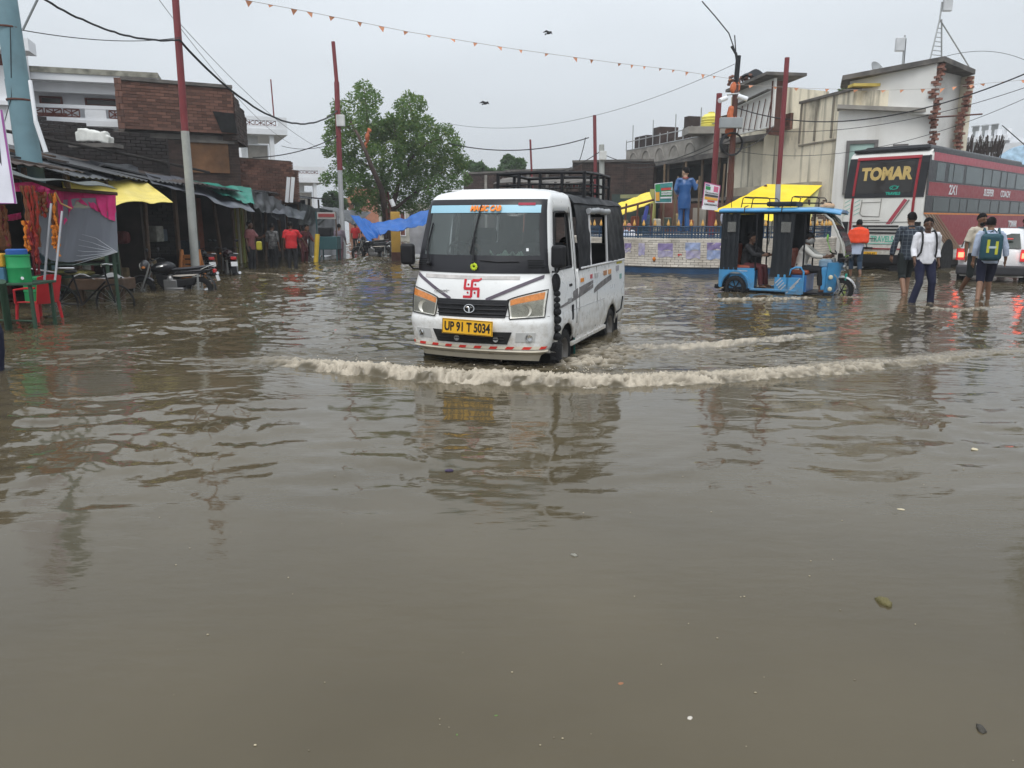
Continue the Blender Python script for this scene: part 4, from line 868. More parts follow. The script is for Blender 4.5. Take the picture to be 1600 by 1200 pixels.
for x in (-.4, 0, .4): m = MB(); m.box((x, -.1, .06), (.08, .08, .5)); m.build('leg', m_wood, t)
m = MB(); m.grid(lambda u, v: (-.45+.9*u, -.24+.48*v, .47+.05*math.sin(9*u+3*v)+.03*math.sin(17*v+5*u)), 16, 10, .01); tag(m.build('cloth_heap', mat('pale_grey_cloth', (.3, .3, .3), .9), loc=(W(160, 430, 15.2).x, 15.2, 0), smooth=True), 'crumpled pale grey cloth on the low handcart', 'cloth')
# bicycle half sunk behind the red chair
bc = thing('bicycle', 'old black bicycle half under water behind the hanging plastic sheet', 'bicycle', (W(88, 440, 14.2).x, 14.2, -.28), R(3))
for x in (0, 1.02):
    m = MB(); m.tube([(x+.34*math.cos(t_), 0, .34+.34*math.sin(t_)) for t_ in np.linspace(0, 2*math.pi, 33)], .018, 6); ty = m.build('tyre', m_black, bc, smooth=True)
    m = MB()
    for k in range(18): m.tube([(x, 0, .34), (x+.33*math.cos(k*.349), 0, .34+.33*math.sin(k*.349))], .0025, 3)
    m.build('spokes', m_steel, ty)['kind'] = 'stuff'
m = MB()
for p, q_ in (((0, 0, .34), (.42, 0, .30)), ((.42, 0, .30), (.30, 0, .86)), ((0, 0, .34), (.31, 0, .80)), ((.31, 0, .80), (.88, 0, .82)), ((.42, 0, .30), (.88, 0, .74)), ((1.02, 0, .34), (.86, 0, .98))): m.tube([p, q_], .016, 6)
m.build('frame', m_bplast, bc); m = MB(); m.tube([(.95, -.25, 1.02), (.87, -.12, 1.05), (.87, .12, 1.05), (.95, .25, 1.02)], .011, 6); m.build('handlebar', m_chrome, bc, smooth=True); m = MB(); m.ell((.28, 0, .92), (.12, .09, .035), 12, 6); m.build('saddle', m_bplast, bc, smooth=True)
# ---------------- nearest stall with pink cloth and clear plastic
ns_ = thing('market_stall', 'nearest stall with a pink cloth canopy and clear plastic side sheet', 'stall')
post = G(187, 484); PX, PY = post.x, post.y
m_gp = mat('green_bamboo', (.03, .075, .045), .7, var=.2, dirt=.4)
m = MB(); m.cyl((PX, PY, GROUND), (PX-.02, PY, zz(306, PY)), .032, 8); m.build('corner_post', m_gp, ns_)
RY0 = 10.6; rl = W(-60, 250, RY0)
m = MB(); m.tube([W(183, 303, PY), W(95, 296, 13.0), W(20, 275, 11.9), W(-60, 258, 11)], .03, 7); m.build('front_beam', m_wood, ns_)
m = MB(); A_, B_, C_, D_ = W(-80, 258, 12.6), W(176, 300, 14.8), W(184, 301, PY), W(-80, 256, 10.8)
m.grid(lambda u, v: A_.lerp(B_, u).lerp(D_.lerp(C_, u), v)+Vector((0, 0, .10+.03*math.sin(9*u+2*v)-.14*math.sin(math.pi*u)*(.3+v*.5)+.02*math.sin(23*u))), 30, 10, .01); m.build('canopy_sheet', mat('grey_green_tarpaulin', (.07, .08, .075), .6, var=.3, bump=.3, bs=8), ns_, smooth=True)
m_pink = mat('pink_cloth', (.62, .03, .18), .75, var=.15, vs=3, bump=.3, bs=18, sheen=.3); m_pink.node_tree.nodes['Principled BSDF'].inputs['Subsurface Weight'].default_value = 0
def cloth(name, top, bot, mt, n=40, m_=12, amp=.03, parent=ns_, ph=0, th=.004):
    """hanging cloth: lists of world points along the top and the bottom edges"""
    def ev(L_, u): f = u*(len(L_)-1); i = min(int(f), len(L_)-2); return L_[i].lerp(L_[i+1], f-i)
    return MB().grid(lambda u, v: ev(top, u).lerp(ev(bot, u), v)+Vector((0, amp*(math.sin(u*34+ph)+.6*math.sin(u*61+v*3+ph)+.5*math.sin(v*8+u*9))*(.3+v), 0)), n, m_, th).build(name, mt, parent, smooth=True)
Yp = PY-.05
cloth('pink_side_cloth', [W(96, 297, 13.2), W(130, 300, 13.4), W(181, 305, Yp)], [W(99, 352, 13.15), W(120, 314, 13.3), W(150, 328, 13.45), W(165, 340, 13.5), W(180, 346, Yp)], m_pink, amp=.02)
cloth('pink_side_cloth', [W(60, 296, 12.8), W(100, 297, 13.1)], [W(62, 330, 12.8), W(82, 322, 12.9), W(97, 366, 13.1)], m_pink, amp=.025, ph=2)
cloth('pink_valance', [W(18, 286, 11.9), W(50, 284, 12.2), W(78, 295, 12.4)], [W(22, 300, 11.9), W(44, 296, 12.2), W(76, 304, 12.4)], m_pink, amp=.03, ph=4)
cloth('pink_valance', [W(2, 338, 13.2), W(33, 332, 13.4)], [W(2, 344, 13.2), W(16, 345, 13.3), W(33, 342, 13.4)], m_pink, amp=.02, ph=1)
m_cp = glassmat('clear_plastic_sheet', (.7, .72, .76), .62, .2, (.30, .32, .37))
cpl = cloth('clear_plastic_sheet', [W(56, 318, 12.9), W(118, 310, 13.3), W(181, 308, Yp+.03)], [W(57, 392, 12.9), W(80, 407, 13.05), W(108, 410, 13.2), W(140, 406, 13.4), W(184, 394, Yp)], m_cp, 50, 20, .010, th=.002)
m = MB()
for k in range(7): m.tube([W(183, 394, Yp-.03), W(150-6*k, 372+7*k, 13.35-.02*k), W(128-6*k, 366+8*k, 13.3)], [.007, .003, .001], 4)
m.build('plastic_creases', mat('crease_white', (.6, .62, .66), .3), ns_)['kind'] = 'stuff'
m = MB(); m.tube([W(86, 300, 12.5), W(95, 318, 12.6), W(112, 326, 12.7)], .014, 6); m.build('cloth_trim', mat('gold_trim', (.5, .28, .12), .7), ns_)
# ladder-like frame of pale tubes
fr_ = thing('tube_frame', 'leaning frame of pale metal tubes beside the red chair', 'frame')
m_alu = mat('pale_tube', (.42, .42, .44), .35, .5)
for p, q_ in (((69, 443), (80, 318)), ((86, 438), (97, 330))): m = MB(); m.cyl(G(*p) if False else W(p[0], p[1], 11.7), W(q_[0], q_[1], 12.0), .017, 8); m.build('upright', m_alu, fr_)
for p, q_ in (((48, 420), (88, 426)), ((86, 419), (116, 419))): m = MB(); m.cyl(W(p[0], p[1], 11.8), W(q_[0], q_[1], 11.9), .014, 8); m.build('rung', m_alu, fr_)
# garlands and cloth strips hanging from the roof
rg = random.Random(12)
def garland(px, py0, py1, Y, c, label, n=7, w_=5):
    t = thing('garland', label, 'garland', tuple(W(px, py0, Y)))
    L_ = W(px, py0, Y).z-W(px, py1, Y).z
    for k in range(n):
        m = MB(); x = (k-n/2)*w_*Y/1200/n*2; l_ = L_*rg.uniform(.7, 1)
        m.tube([(x*(1-.5*s)+.02*math.sin(6*s+k*2), .03*math.sin(k), -l_*s) for s in np.linspace(0, 1, 12)], [.02+.012*math.sin(j*2.3+k) for j in range(12)], 6); m.build('strand', c[k % len(c)], t, smooth=True)
g_r = mat('dark_red_thread', (.22, .02, .012), .85, var=.3, vs=20); g_o = mat('orange_flowers', (.62, .19, .02), .8, var=.3, vs=30, bump=1, bs=60); g_b = mat('brown_thread', (.14, .05, .02), .9); g_m = mat('maroon_thread', (.14, .012, .02), .85)
garland(44, 290, 392, 11.6, [g_b, g_r, g_r, g_b], 'thick bunch of brown and red threads hanging left of the tube frame', 10, 11)
garland(42, 345, 400, 11.5, [g_o, g_r, g_o], 'orange garland in front of the brown and red thread bunch', 5, 7)
garland(51, 360, 432, 11.5, [g_m, g_r], 'dark red strands hanging down to the water coolers', 4, 5)
garland(82, 302, 388, 12.3, [g_b, g_o, g_r], 'orange and maroon garland between the pale tubes', 5, 5)
garland(84, 352, 402, 12.2, [g_o], 'golden cloth strip hanging behind the pale tubes', 3, 4)
garland(3, 320, 385, 12.0, [g_b, g_m, g_b], 'brown strands at the extreme left edge of the nearest stall', 4, 6)
garland(66, 300, 345, 12.2, [g_b, g_r], 'short brown tassels under the pink valance', 5, 8)
# table with coolers
tb_ = thing('stall_table', 'green topped table holding the water coolers', 'table', (W(18, 443, 11.3).x, 11.3, 0)); zt_ = zz(443, 11.0)
m = MB(); m.box((-.3, .1, zt_-.02), (1.45, .6, .035)); m.build('table_top', m_gp, tb_, bevel=.005)
for x in (-.8, .36):
    for y in (-.15, .35): m = MB(); m.box((x, y, (zt_+GROUND)/2-.02), (.04, .04, zt_-GROUND-.04)); m.build('leg', m_gp, tb_)
m = MB(); m.cyl((-.8, -.15, .15), (.36, -.15, .12), .015, 6); m.build('stretcher', m_gp, tb_)
def cooler(label, px, pyb, pyt, Y, c, lid, w_=.185):
    zb_ = W(px, pyb, Y).z; h_ = W(px, pyt, Y).z-zb_; t = thing('water_cooler', label, 'water cooler', tuple(W(px, pyb, Y)))
    m = MB(); m.lathe([(0, 0), (w_*.95, 0), (w_, .03), (w_, h_*.42), (w_*1.04, h_*.44), (w_*1.04, h_*.48), (w_, h_*.5), (w_, h_*.78), (w_*1.05, h_*.80), (w_*1.05, h_*.84), (0, h_*.84)], 26); m.build('drum', c, t, smooth=35)
    m = MB(); m.lathe([(w_*.9, h_*.845), (w_*.9, h_*.97), (w_*.8, h_), (0, h_)], 24); m.build('lid', lid, t, smooth=35)
    m = MB(); m.cyl((w_*.7, -w_*.75, h_*.16), (w_*.95, -w_*1.1, h_*.16), .02, 8); m.build('tap', m_clean2, t)
m_cg = mat('cooler_green', (.02, .30, .10), .4, dirt=.15); m_cb = mat('cooler_blue', (.02, .10, .35), .4); m_cy = mat('cooler_yellow', (.55, .30, .03), .45)
cooler('green drum cooler with a blue lid on the stall table', 32, 442, 389, 11.3, m_cg, m_cb, .155)
t = thing('box_cooler', 'yellow and blue box cooler at the left edge of the stall table', 'cooler', tuple(W(4, 440, 11.25)));
m = MB(); m.box((0, 0, .11), (.24, .26, .20)); m.build('blue_base', mat('cooler_dullblue', (.05, .14, .22), .5), t, bevel=.015); m = MB(); m.box((0, 0, .31), (.24, .26, .19)); m.build('yellow_top', m_cy, t, bevel=.02)
cooler('green bucket cooler standing lower behind the table and the red chair', 62, 473, 432, 12.6, m_cg, m_cg, .20)
# red plastic chair
cq = G(62, 498); rc = thing('red_chair', 'red plastic chair standing in the flood by the stall table', 'chair', (cq.x+.02, 12.35, GROUND+.02), R(-108))
m_rch = mat('red_plastic', (.55, .02, .03), .4, coat=.2)
m = MB(); m.grid(lambda u, v: (-.21+.42*u, -.21+.42*v, .43+.02*(2*u-1)**2+.015*math.sin(v*3)), 8, 8, .02); m.build('seat', m_rch, rc, smooth=True)
for x, y in ((-.2, -.2), (.2, -.2), (-.2, .2), (.2, .2)): m = MB(); m.tube([(x*1.15, y*1.2, 0), (x, y, .43)], [.018, .028], 7); m.build('leg', m_rch, rc, smooth=True)
m = MB(); m.grid(lambda u, v: ((-.2+.4*u)*(1+.08*v), .2+.10*v+.03*(1-(2*u-1)**2), .43+.42*v+.03*(1-(2*u-1)**2)*v), 10, 8, .016); m.build('backrest', m_rch, rc, smooth=True)
for x in (-.23, .23): m = MB(); m.tube([(x, .24, .68), (x*1.08, .05, .67), (x*1.05, -.18, .64), (x, -.2, .43)], .018, 7); m.build('armrest', m_rch, rc, smooth=True)
# banner board cropped by the left edge, green pole
t = thing('banner_board', 'white banner board with a purple edge cropped by the left side', 'board'); P4 = [W(-40, 165, 8.4), W(2, 172, 8.4), W(24, 318, 8.2), W(-40, 318, 8.2)]
m = MB(); m.add([tuple(q) for q in P4]+[(q.x, q.y+.03, q.z) for q in P4], [(3, 2, 1, 0), (4, 5, 6, 7), (0, 1, 5, 4), (1, 2, 6, 5), (2, 3, 7, 6), (3, 0, 4, 7)]); m.build('sheet', mat('banner_white', (.62, .62, .68), .5), t)
m = MB(); m.tube([P4[1], P4[2], P4[3]], .011, 5); m.build('purple_edge', mat('banner_purple', (.30, .08, .28), .5), t)
m = MB(); m.tube([W(-6, 205, 8.35), W(0, 250, 8.3), W(6, 262, 8.3), W(-8, 268, 8.3)], .02, 5); m.build('printed_figure', c_k, t)
m = MB(); m.cyl(tuple(G(14, 512)-Vector((0, 0, .2))), tuple(W(3, 440, 10.7)), .05, 9); tag(m.build('bamboo_stake', m_gp), 'thick green bamboo stake standing in the water at the left edge', 'pole')
# stall at the end of the row: cart with gas stove, signboard, yellow pipe, teal uprights
t = thing('food_cart', 'dark teal food cart with a black stove at the end of the stall row', 'cart', (W(516, 400, 31.5).x, 31.5, -.1), R(5))
m_tl = mat('dark_teal', (.03, .09, .10), .6, dirt=.4)
m = MB(); m.box((0, 0, .78), (.75, 1.1, .5)); m.build('body', m_tl, t, bevel=.02); m = MB(); m.box((-.12, 0, 1.22), (.5, .8, .34)); m.build('stove', m_bplast, t, bevel=.03)
for x in (-.34, .34):
    for y in (-.5, .5): m = MB(); m.box((x, y, .2), (.05, .05, .75)); m.build('leg', m_tl, t)
m = MB(); m.cyl((-.4, -.5, 0), (-.4, -.5, 2.0), .03, 6); m.build('upright', m_tl, t); m = MB(); m.cyl((.36, -.5, 1.0), (.36, -.5, 2.0), .025, 6); m.build('upright', m_wood, t)
m = MB(); m.box((0, -.52, 1.85), (.72, .03, .26)); m.build('sign_frame', mat('sign_pale', (.4, .38, .36), .6), t); m = MB(); m.box((0, -.545, 1.86), (.62, .02, .13)); m.build('sign_band', mat('sign_red', (.28, .05, .05), .6), t)
t = thing('yellow_pipe', 'short yellow pipe leaning beside the maroon tunic', 'pipe', tuple(W(493, 406, 29.3))); m = MB(); m.cyl((0, 0, -.2), (.12, 0, .95), .085, 10); m.build('pipe', mat('pipe_yellow', (.62, .42, .04), .5), t, smooth=40)
t = thing('yellow_can', 'yellow jerrycan hanging by the dark motorbikes', 'can', tuple(W(405, 384, 23.2))); m = MB(); m.box((0, 0, 0), (.16, .12, .26)); m.build('can', mat('can_yellow', (.38, .34, .03), .5), t, bevel=.04, seg=3)
# ================================================================ white minivan
VS = 1.045; VZ = -.14      # tyres stand on the road under the water
van = thing('minivan', 'white passenger minivan with black canvas rear and yellow number plate wading through the flood', 'van', (-.44*VS, 7.80*VS, CH-CH*VS), R(-20.5)); van.scale = (VS, VS, VS)
m_vglass = glassmat('windscreen_glass', (.88, .93, .93), .22, .03, (.22, .24, .24))
m_seal = mat('window_seal', (.02, .02, .02), .55)
m_lamp = mat('lamp_reflector', (.80, .78, .70), .3, .25, var=.2, vs=16)
m_lens = glassmat('lamp_lens', (.95, .95, .92), .2, .08, (.45, .44, .40))
m_amber = mat('amber_lens', (.62, .22, .05), .2, var=.2, vs=40, coat=.5)
# outline levels: z, half width, front y, corner radius, crown (how far the middle bulges forward)
LV = [(.20, .70, .10, .16, 0.125), (.25, .765, .045, .2, 0.150), (.33, .785, .03, .22, 0.175), (.42, .80, .01, .22, 0.200), (.52, .80, 0, .2, 0.200), (.565, .797, .01, .2, 0.200), (.60, .79, .035, .2, 0.200),
      (.72, .785, .05, .19, 0.200), (.86, .778, .075, .19, 0.213), (.95, .77, .105, .19, 0.225), (1.02, .757, .135, .18, 0.237),
      (1.10, .75, .155, .13, 0.237), (1.30, .732, .225, .10, 0.225), (1.50, .708, .295, .09, 0.213), (1.66, .69, .36, .09, 0.175), (1.735, .68, .395, .10, 0.160),
      (1.79, .665, .44, .12, 0.14), (1.83, .64, .50, .15, 0.12), (1.86, .57, .62, .2, 0.10), (1.875, .35, .9, .2, 0.06)]
LZ = [l[0] for l in LV]
def lev(z): return [float(np.interp(z, LZ, [l[i] for l in LV])) for i in range(1, 5)]
YE = 1.32     # back of the cab
def front(u, z, off=0.0):      # u: -1..1 across the front including the corners
    w_, yf, r, c = lev(z); s = abs(u)*(w_-r+r*1.571); sg = 1 if u >= 0 else -1; fl = w_-r
    yr = yf+r+c-c          # the corner starts where the crown ends
    if s <= fl:
        x = s; y = yf+c*(x/fl)**2*.55; nx = 2*c*.55*x/fl/fl; n = Vector((nx, -1, 0)).normalized()
    else:
        a = (s-fl)/r; a0 = math.atan(2*c*.55/fl); a = a0+(math.pi/2-a0)*min(1, a/1.571)
        x = fl+r*(math.sin(a)-math.sin(a0))/(1-math.sin(a0)); y = yf+c*.55+r*(math.cos(a0)-math.cos(a)); n = Vector((math.sin(a), -math.cos(a), 0))
    if off:
        dz = .03; y2 = lev(min(1.87, z+dz))[1]; y1 = lev(max(.20, z-dz))[1]; sl = (y2-y1)/(2*dz)
        n = Vector((n.x, n.y, sl*abs(n.y))).normalized()
    return Vector((sg*(x+n.x*off), y+n.y*off, z+n.z*off))
def fx(x, z, off=0.0):         # by x across the front instead of u
    w_, yf, r, c = lev(z); fl = w_-r
    if abs(x) <= fl: s = abs(x)
    else:
        a0 = math.atan(2*c*.55/fl); q = min(1, math.sin(a0)+(abs(x)-fl)/r*(1-math.sin(a0))); a = math.asin(q); s = fl+r*1.571*(a-a0)/(math.pi/2-a0)
    return front(math.copysign(s/(w_-r+r*1.571), x), z, off)
WSB, WST, WSU = 1.19, 1.715, .84        # windscreen glass opening
sh = MB(); zs = sorted(set([round(float(z), 4) for z in np.concatenate([np.linspace(.20, .6, 11), np.linspace(.6, 1.02, 10), np.linspace(1.02, WSB, 4), np.linspace(WSB, WST, 8), np.linspace(WST, 1.875, 10)])]))
SW0, SW1 = 1.04, 1.64                   # side window opening
WH1, WH2, WR = (.84, VZ+.27), (2.98, VZ+.27), .335
zs = sorted(set(zs+[SW0, SW1]))
nf = 28
for sg in (1, -1):
    nv0 = len(sh.v); rows_ = []
    for z in zs:
        row = [tuple(front(sg*i/nf, z)) for i in range(nf+1)]
        w_, yf, r, c = lev(z); y0 = row[-1][1]; k = 22
        for i in range(1, k+1):
            t = i/k; y = y0+(YE-y0)*t if y0 < YE else y0
            row.append((sg*(w_), y, z))
        rows_.append(row)
    nc_ = len(rows_[0]); flat = []
    for r_ in rows_:
        for q in r_:
            q = Vector(q); d = math.hypot(q.y-WH1[0], q.z-WH1[1])
            if abs(q.x) > .6 and WR-.03 < d < WR+.022:
                q.y = WH1[0]+(q.y-WH1[0])*WR/d; q.z = WH1[1]+(q.z-WH1[1])*WR/d
            flat.append(q)
    fs = []
    for j in range(len(zs)-1):
        for i in range(nc_-1):
            ids = (j*nc_+i, j*nc_+i+1, (j+1)*nc_+i+1, (j+1)*nc_+i)
            c_ = sum((flat[a] for a in ids), Vector())/4
            if all(abs(flat[a].x) > .6 and math.hypot(flat[a].y-WH1[0], flat[a].z-WH1[1]) < WR+.002 for a in ids): continue
            u = (i+.5)/nf
            if WSB < c_.z < WST and u < WSU: continue
            if SW0 < c_.z < SW1 and i > nf+1 and i < nc_-4: continue
            fs.append(ids if sg > 0 else ids[::-1])
    sh.add(flat, fs)
    # roof of the cab closing towards the middle
top = [tuple(front(s*i/nf, 1.875)) for s in (-1, 1) for i in (range(nf, 0, -1) if s < 0 else range(nf+1))]
sh.add([(p[0], p[1], p[2]) for p in top]+[(p[0]*1.0, YE, 1.885) for p in top], [(i, i+1, i+1+len(top), i+len(top)) for i in range(len(top)-1)])
for sg in (1, -1): sh.add([(sg*x, y, z) for x, y, z in ((.3, 1.32, 1.885), (.3, 1.0, 1.875), (.5, .72, 1.86), (.62, 1.32, 1.84))], [(0, 1, 2, 3)])
def roofcap(u, v):
    y = .60+u*(YE-.60); x = -.66+1.32*v; e = 1-abs(2*v-1)**4
    z0 = float(np.interp(y, [.5, .6, .72, 1.0, 1.32], [1.77, 1.825, 1.856, 1.872, 1.88]))
    return (x, y, 1.70+(z0-1.70)*max(0, e)**.45+.004)
sh.grid(roofcap, 16, 30)
cab = sh.build('cab_shell', m_white, van, smooth=55)
weld(cab); cab.modifiers.new('t', 'SOLIDIFY').thickness = .02
# --- rear body: white lower sides
rb = MB()
def side_w(z): return float(np.interp(z, [.19, .3, .5, .9, 1.02], [.755, .785, .795, .785, .77]))
zr = list(np.linspace(.16, 1.02, 22)); yr = list(np.linspace(YE-.02, 3.72, 62))
for sg in (1, -1):
    flat = []; fs = []; nc_ = len(yr)
    for z in zr:
        for y in yr:
            q = Vector((sg*side_w(z), y, z)); d = math.hypot(y-WH2[0], z-WH2[1])
            if WR-.03 < d < WR+.03: q.y = WH2[0]+(y-WH2[0])*WR/d; q.z = WH2[1]+(z-WH2[1])*WR/d
            flat.append(q)
    for j in range(len(zr)-1):
        for i in range(nc_-1):
            ids = (j*nc_+i, j*nc_+i+1, (j+1)*nc_+i+1, (j+1)*nc_+i)
            if all(math.hypot(flat[a].y-WH2[0], flat[a].z-WH2[1]) < WR+.003 for a in ids): continue
            fs.append(ids if sg > 0 else ids[::-1])
    rb.add(flat, fs)
rb.b2((-.77, 3.70, .2), (.77, 3.725, 1.02))
body = rb.build('rear_body', m_white, van, smooth=40); body.modifiers.new('t', 'SOLIDIFY').thickness = .02
# wheel housings, floor and underside
ub = MB(); ub.b2((-.70, .55, .24), (.70, 3.6, .30)); ub.b2((-.60, 1.1, .02), (.60, 1.9, .24)); ub.b2((-.62, .42, .3), (.62, .46, .95))
for (wy, wz) in (WH1, WH2):
    for sg in (1, -1):
        pts = [(wy+math.cos(a)*(WR+.012), wz+math.sin(a)*(WR+.012)) for a in np.linspace(-.35, math.pi+.35, 18)]
        ub.add([(sg*x, y, z) for x in (.50, .775) for y, z in pts], [(i, i+1, i+19, i+18) for i in range(17)])
        ub.add([(sg*.50, y, z) for y, z in pts], [tuple(range(18))])
ub.build('underbody', mat('underbody_black', (.012, .012, .012), .8, dirt=.4), van)
# sills / step
for sg in (1, -1): MB().box((sg*.775, 1.85, .20), (.035, 1.6, .05)).build('sill', m_white, van, bevel=.01)
# --- windscreen: black painted border, glass, visor strip
def patch(poly_fn, nu, nv, off, thick): return MB().grid(lambda u, v: poly_fn(u, v, off), nu, nv, thick)
def ws(u, v, off):     # full black surround
    z = 1.025+(1.765-1.025)*v; e = (2*u-1)*(.905); return front(e, z, off)
bd = MB()
def ring(a0, a1, b0, b1, n, m_):
    bd.grid(lambda u, v: ws(a0+(a1-a0)*u, b0+(b1-b0)*v, .006), n, m_, .005)
zv = lambda z: (z-1.025)/(1.765-1.025)
ring(0, 1, 0, zv(WSB+.012), 40, 4); ring(0, 1, zv(WST-.012), 1, 40, 2); ring(0, .055, zv(WSB+.012), zv(WST-.012), 3, 10); ring(.945, 1, zv(WSB+.012), zv(WST-.012), 3, 10)
bd.build('windscreen_surround', mat('surround_black', (.02, .02, .024), .35, var=.2, spec=.3), van, smooth=30)
patch(lambda u, v, o: front((2*u-1)*.85, WSB+.0+(WST-WSB)*v, o), 24, 8, .002, .004).build('windscreen', m_vglass, van, smooth=True)
m_visor = glassmat('blue_visor_film', (.6, .85, .95), .75, .3, (.42, .72, .86))
patch(lambda u, v, o: front(-.835+1.66*u, 1.628+.078*v, o), 24, 2, .008, .001).build('visor_strip', m_visor, van, smooth=True)
m_or = mat('orange_vinyl', (.9, .25, .02), .4)
vt = text('MAGIC CAB', .085, m_or, van, fx(.05, 1.665, .02), (R(90-27), 0, 0), bold=.0035, shear=.15, sx=.74); vt['label'] = 'orange words on the blue visor strip'
m_mar = mat('maroon_vinyl', (.35, .02, .05), .5)
patch(lambda u, v, o: front(.52+.23*u, 1.70+.025*v, o), 6, 1, .014, .001).build('maroon_sticker', m_mar, van)
patch(lambda u, v, o: front(.645+.03*u, 1.245+.03*v, o), 2, 1, .012, .001).build('paper_sticker', mat('paper_white', (.75, .76, .78), .6), van)
# vents
for u0, u1 in ((-.86, -.70), (.66, .84)):
    vb = MB()
    for k in range(4): vb.grid(lambda u, v: front(u0+(u1-u0)*u+.0*v, 1.085+.022*k+.006*v, .016), 6, 1, .006)
    vb.build('cowl_vent', m_dark, van)
# wipers
def wiper(x0, z0, x1, z1, x2, z2):
    m = MB(); m.tube([fx(x0, z0, .03), fx((x0+x1)/2, (z0+z1)/2, .045), fx(x1, z1, .035)], [.014, .009, .006], 6)
    m.tube([fx(x1+(x2-x1)*t, z1+(z2-z1)*t, .022) for t in np.linspace(-.8, 1, 9)], .0085, 5); m.ell(fx(x0, z0, .03), (.026, .026, .026), 10, 6)
    m.build('wiper', m_bplast, van, smooth=True)
wiper(.0, 1.12, -.03, 1.43, .0, 1.70); wiper(-.55, 1.10, -.585, 1.36, -.56, 1.52)
m = MB(); m.tube([fx(.06, 1.15, .025), fx(.25, 1.135, .02), fx(.46, 1.14, .02)], .006, 5); m.build('wiper_rod', m_bplast, van)
m = MB()
for k in range(9):
    a = k*2*math.pi/9; m.ell(fx(.01, 1.085, .03)+Vector((.025*math.cos(a), -.004, .025*math.sin(a))), (.016, .01, .016), 8, 5)
m.build('marigold', mat('yellow_petals', (.5, .62, .03), .6), van, smooth=True)
# --- hood details
def seam(name, pts, r=.006, m_=m_seal, off=.004):
    m = MB(); m.tube([fx(a, b, off) for a, b in pts], r, 5); return m.build(name, m_, van)
def lerp_pts(a, b, n=10): return [(a[0]+(b[0]-a[0])*i/n, a[1]+(b[1]-a[1])*i/n) for i in range(n+1)]
m_tape = mat('grey_purple_tape', (.11, .09, .115), .6)
for a, b in (((-.715, 1.0), (-.235, .765)), ((.70, 1.0), (.16, .765))):
    m = MB(); m.grid(lambda u, v: fx(a[0]+(b[0]-a[0])*u, a[1]+(b[1]-a[1])*u-.02+.034*v, .006), 14, 1, .004); m.build('hood_stripe', m_tape, van)
m = MB(); m.grid(lambda u, v: fx(-.60+(1.08*u)*(1-.0*v), .965-.012*u*0+.035*v-.03*abs(u-.5)*0, .005), 22, 1, .002); m.build('faded_hood_band', mat('faded_grey', (.52, .49, .47), .5, var=.2, vs=12), van)
for x in (-.61, .46): pass
# grille
m = MB(); m.grid(lambda u, v: fx((-.405+.81*u)*(1.0-.09*(1-v)), .585+.18*v, .010), 30, 6, .012); m.build('grille', mat('grille_black', (.014, .014, .016), .5), van, bevel=.004)
for k in range(3):
    seam('grille_bar', [(x, .62+.045*k) for x in np.linspace(-.37, .37, 18)], .008, m_bplast, .024)
# round emblem on the grille
def circ(cx, cz, r, n=28, ry=None): return [(cx+r*math.cos(2*math.pi*i/n), cz+(ry or r)*math.sin(2*math.pi*i/n)) for i in range(n+1)]
m = MB(); m.tube([fx(a, b, .034) for a, b in circ(.0, .672, .054, 28, .040)], .0075, 5)
m.tube([fx(a, b, .034) for a, b in ((-.036, .682), (-.015, .690), (-.006, .68), (-.004, .638))], .0065, 5); m.tube([fx(a, b, .034) for a, b in ((.036, .682), (.015, .690), (.006, .68), (.004, .638))], .0065, 5)
m.build('emblem', m_chrome, van, smooth=True)
# red swastika with four dots, as painted for luck
m_rp = mat('red_sticker', (.55, .02, .035), .45)
cx, cz, a_ = .0, .872, .047
m = MB()
def bar(p, q, w_=.0125):
    p = Vector((p[0], 0, p[1])); q = Vector((q[0], 0, q[1])); d = (q-p).normalized(); n_ = Vector((-d.z, 0, d.x))*w_
    m.grid(lambda u, v: fx((p+(q-p)*u+n_*(2*v-1)).x, (p+(q-p)*u+n_*(2*v-1)).z, .006+.0004*len(m.v)/100), 4, 1, .004)
bar((cx, cz-2*a_*.9), (cx, cz+2*a_*.9)); bar((cx-2*a_*.9, cz), (cx+2*a_*.9, cz))
bar((cx, cz+1.75*a_), (cx+1.5*a_, cz+1.75*a_)); bar((cx+1.45*a_, cz+1.75*a_), (cx+2.1*a_, cz+2.15*a_), .009)
bar((cx+1.65*a_, cz), (cx+1.65*a_, cz-1.8*a_)); bar((cx, cz-1.75*a_), (cx-1.9*a_, cz-1.75*a_)); bar((cx-1.65*a_, cz), (cx-1.65*a_, cz+2.0*a_))
for dx, dz in ((-1, 1), (1, 1), (-1, -1), (1, -1)):
    q = fx(cx+dx*a_*.82, cz+dz*a_*.85, .008); m.ell(q, (.011, .004, .011), 8, 5)
m.build('swastika_emblem', m_rp, van)['label'] = 'red Hindu good luck swastika with four dots'
text('magic', .05, mat('silver_script', (.3, .29, .28), .4), van, fx(-.36, .84, .008), (R(82), 0, R(-8)), 'script_badge', .002, 0, 'CENTER', 1.6, .5)
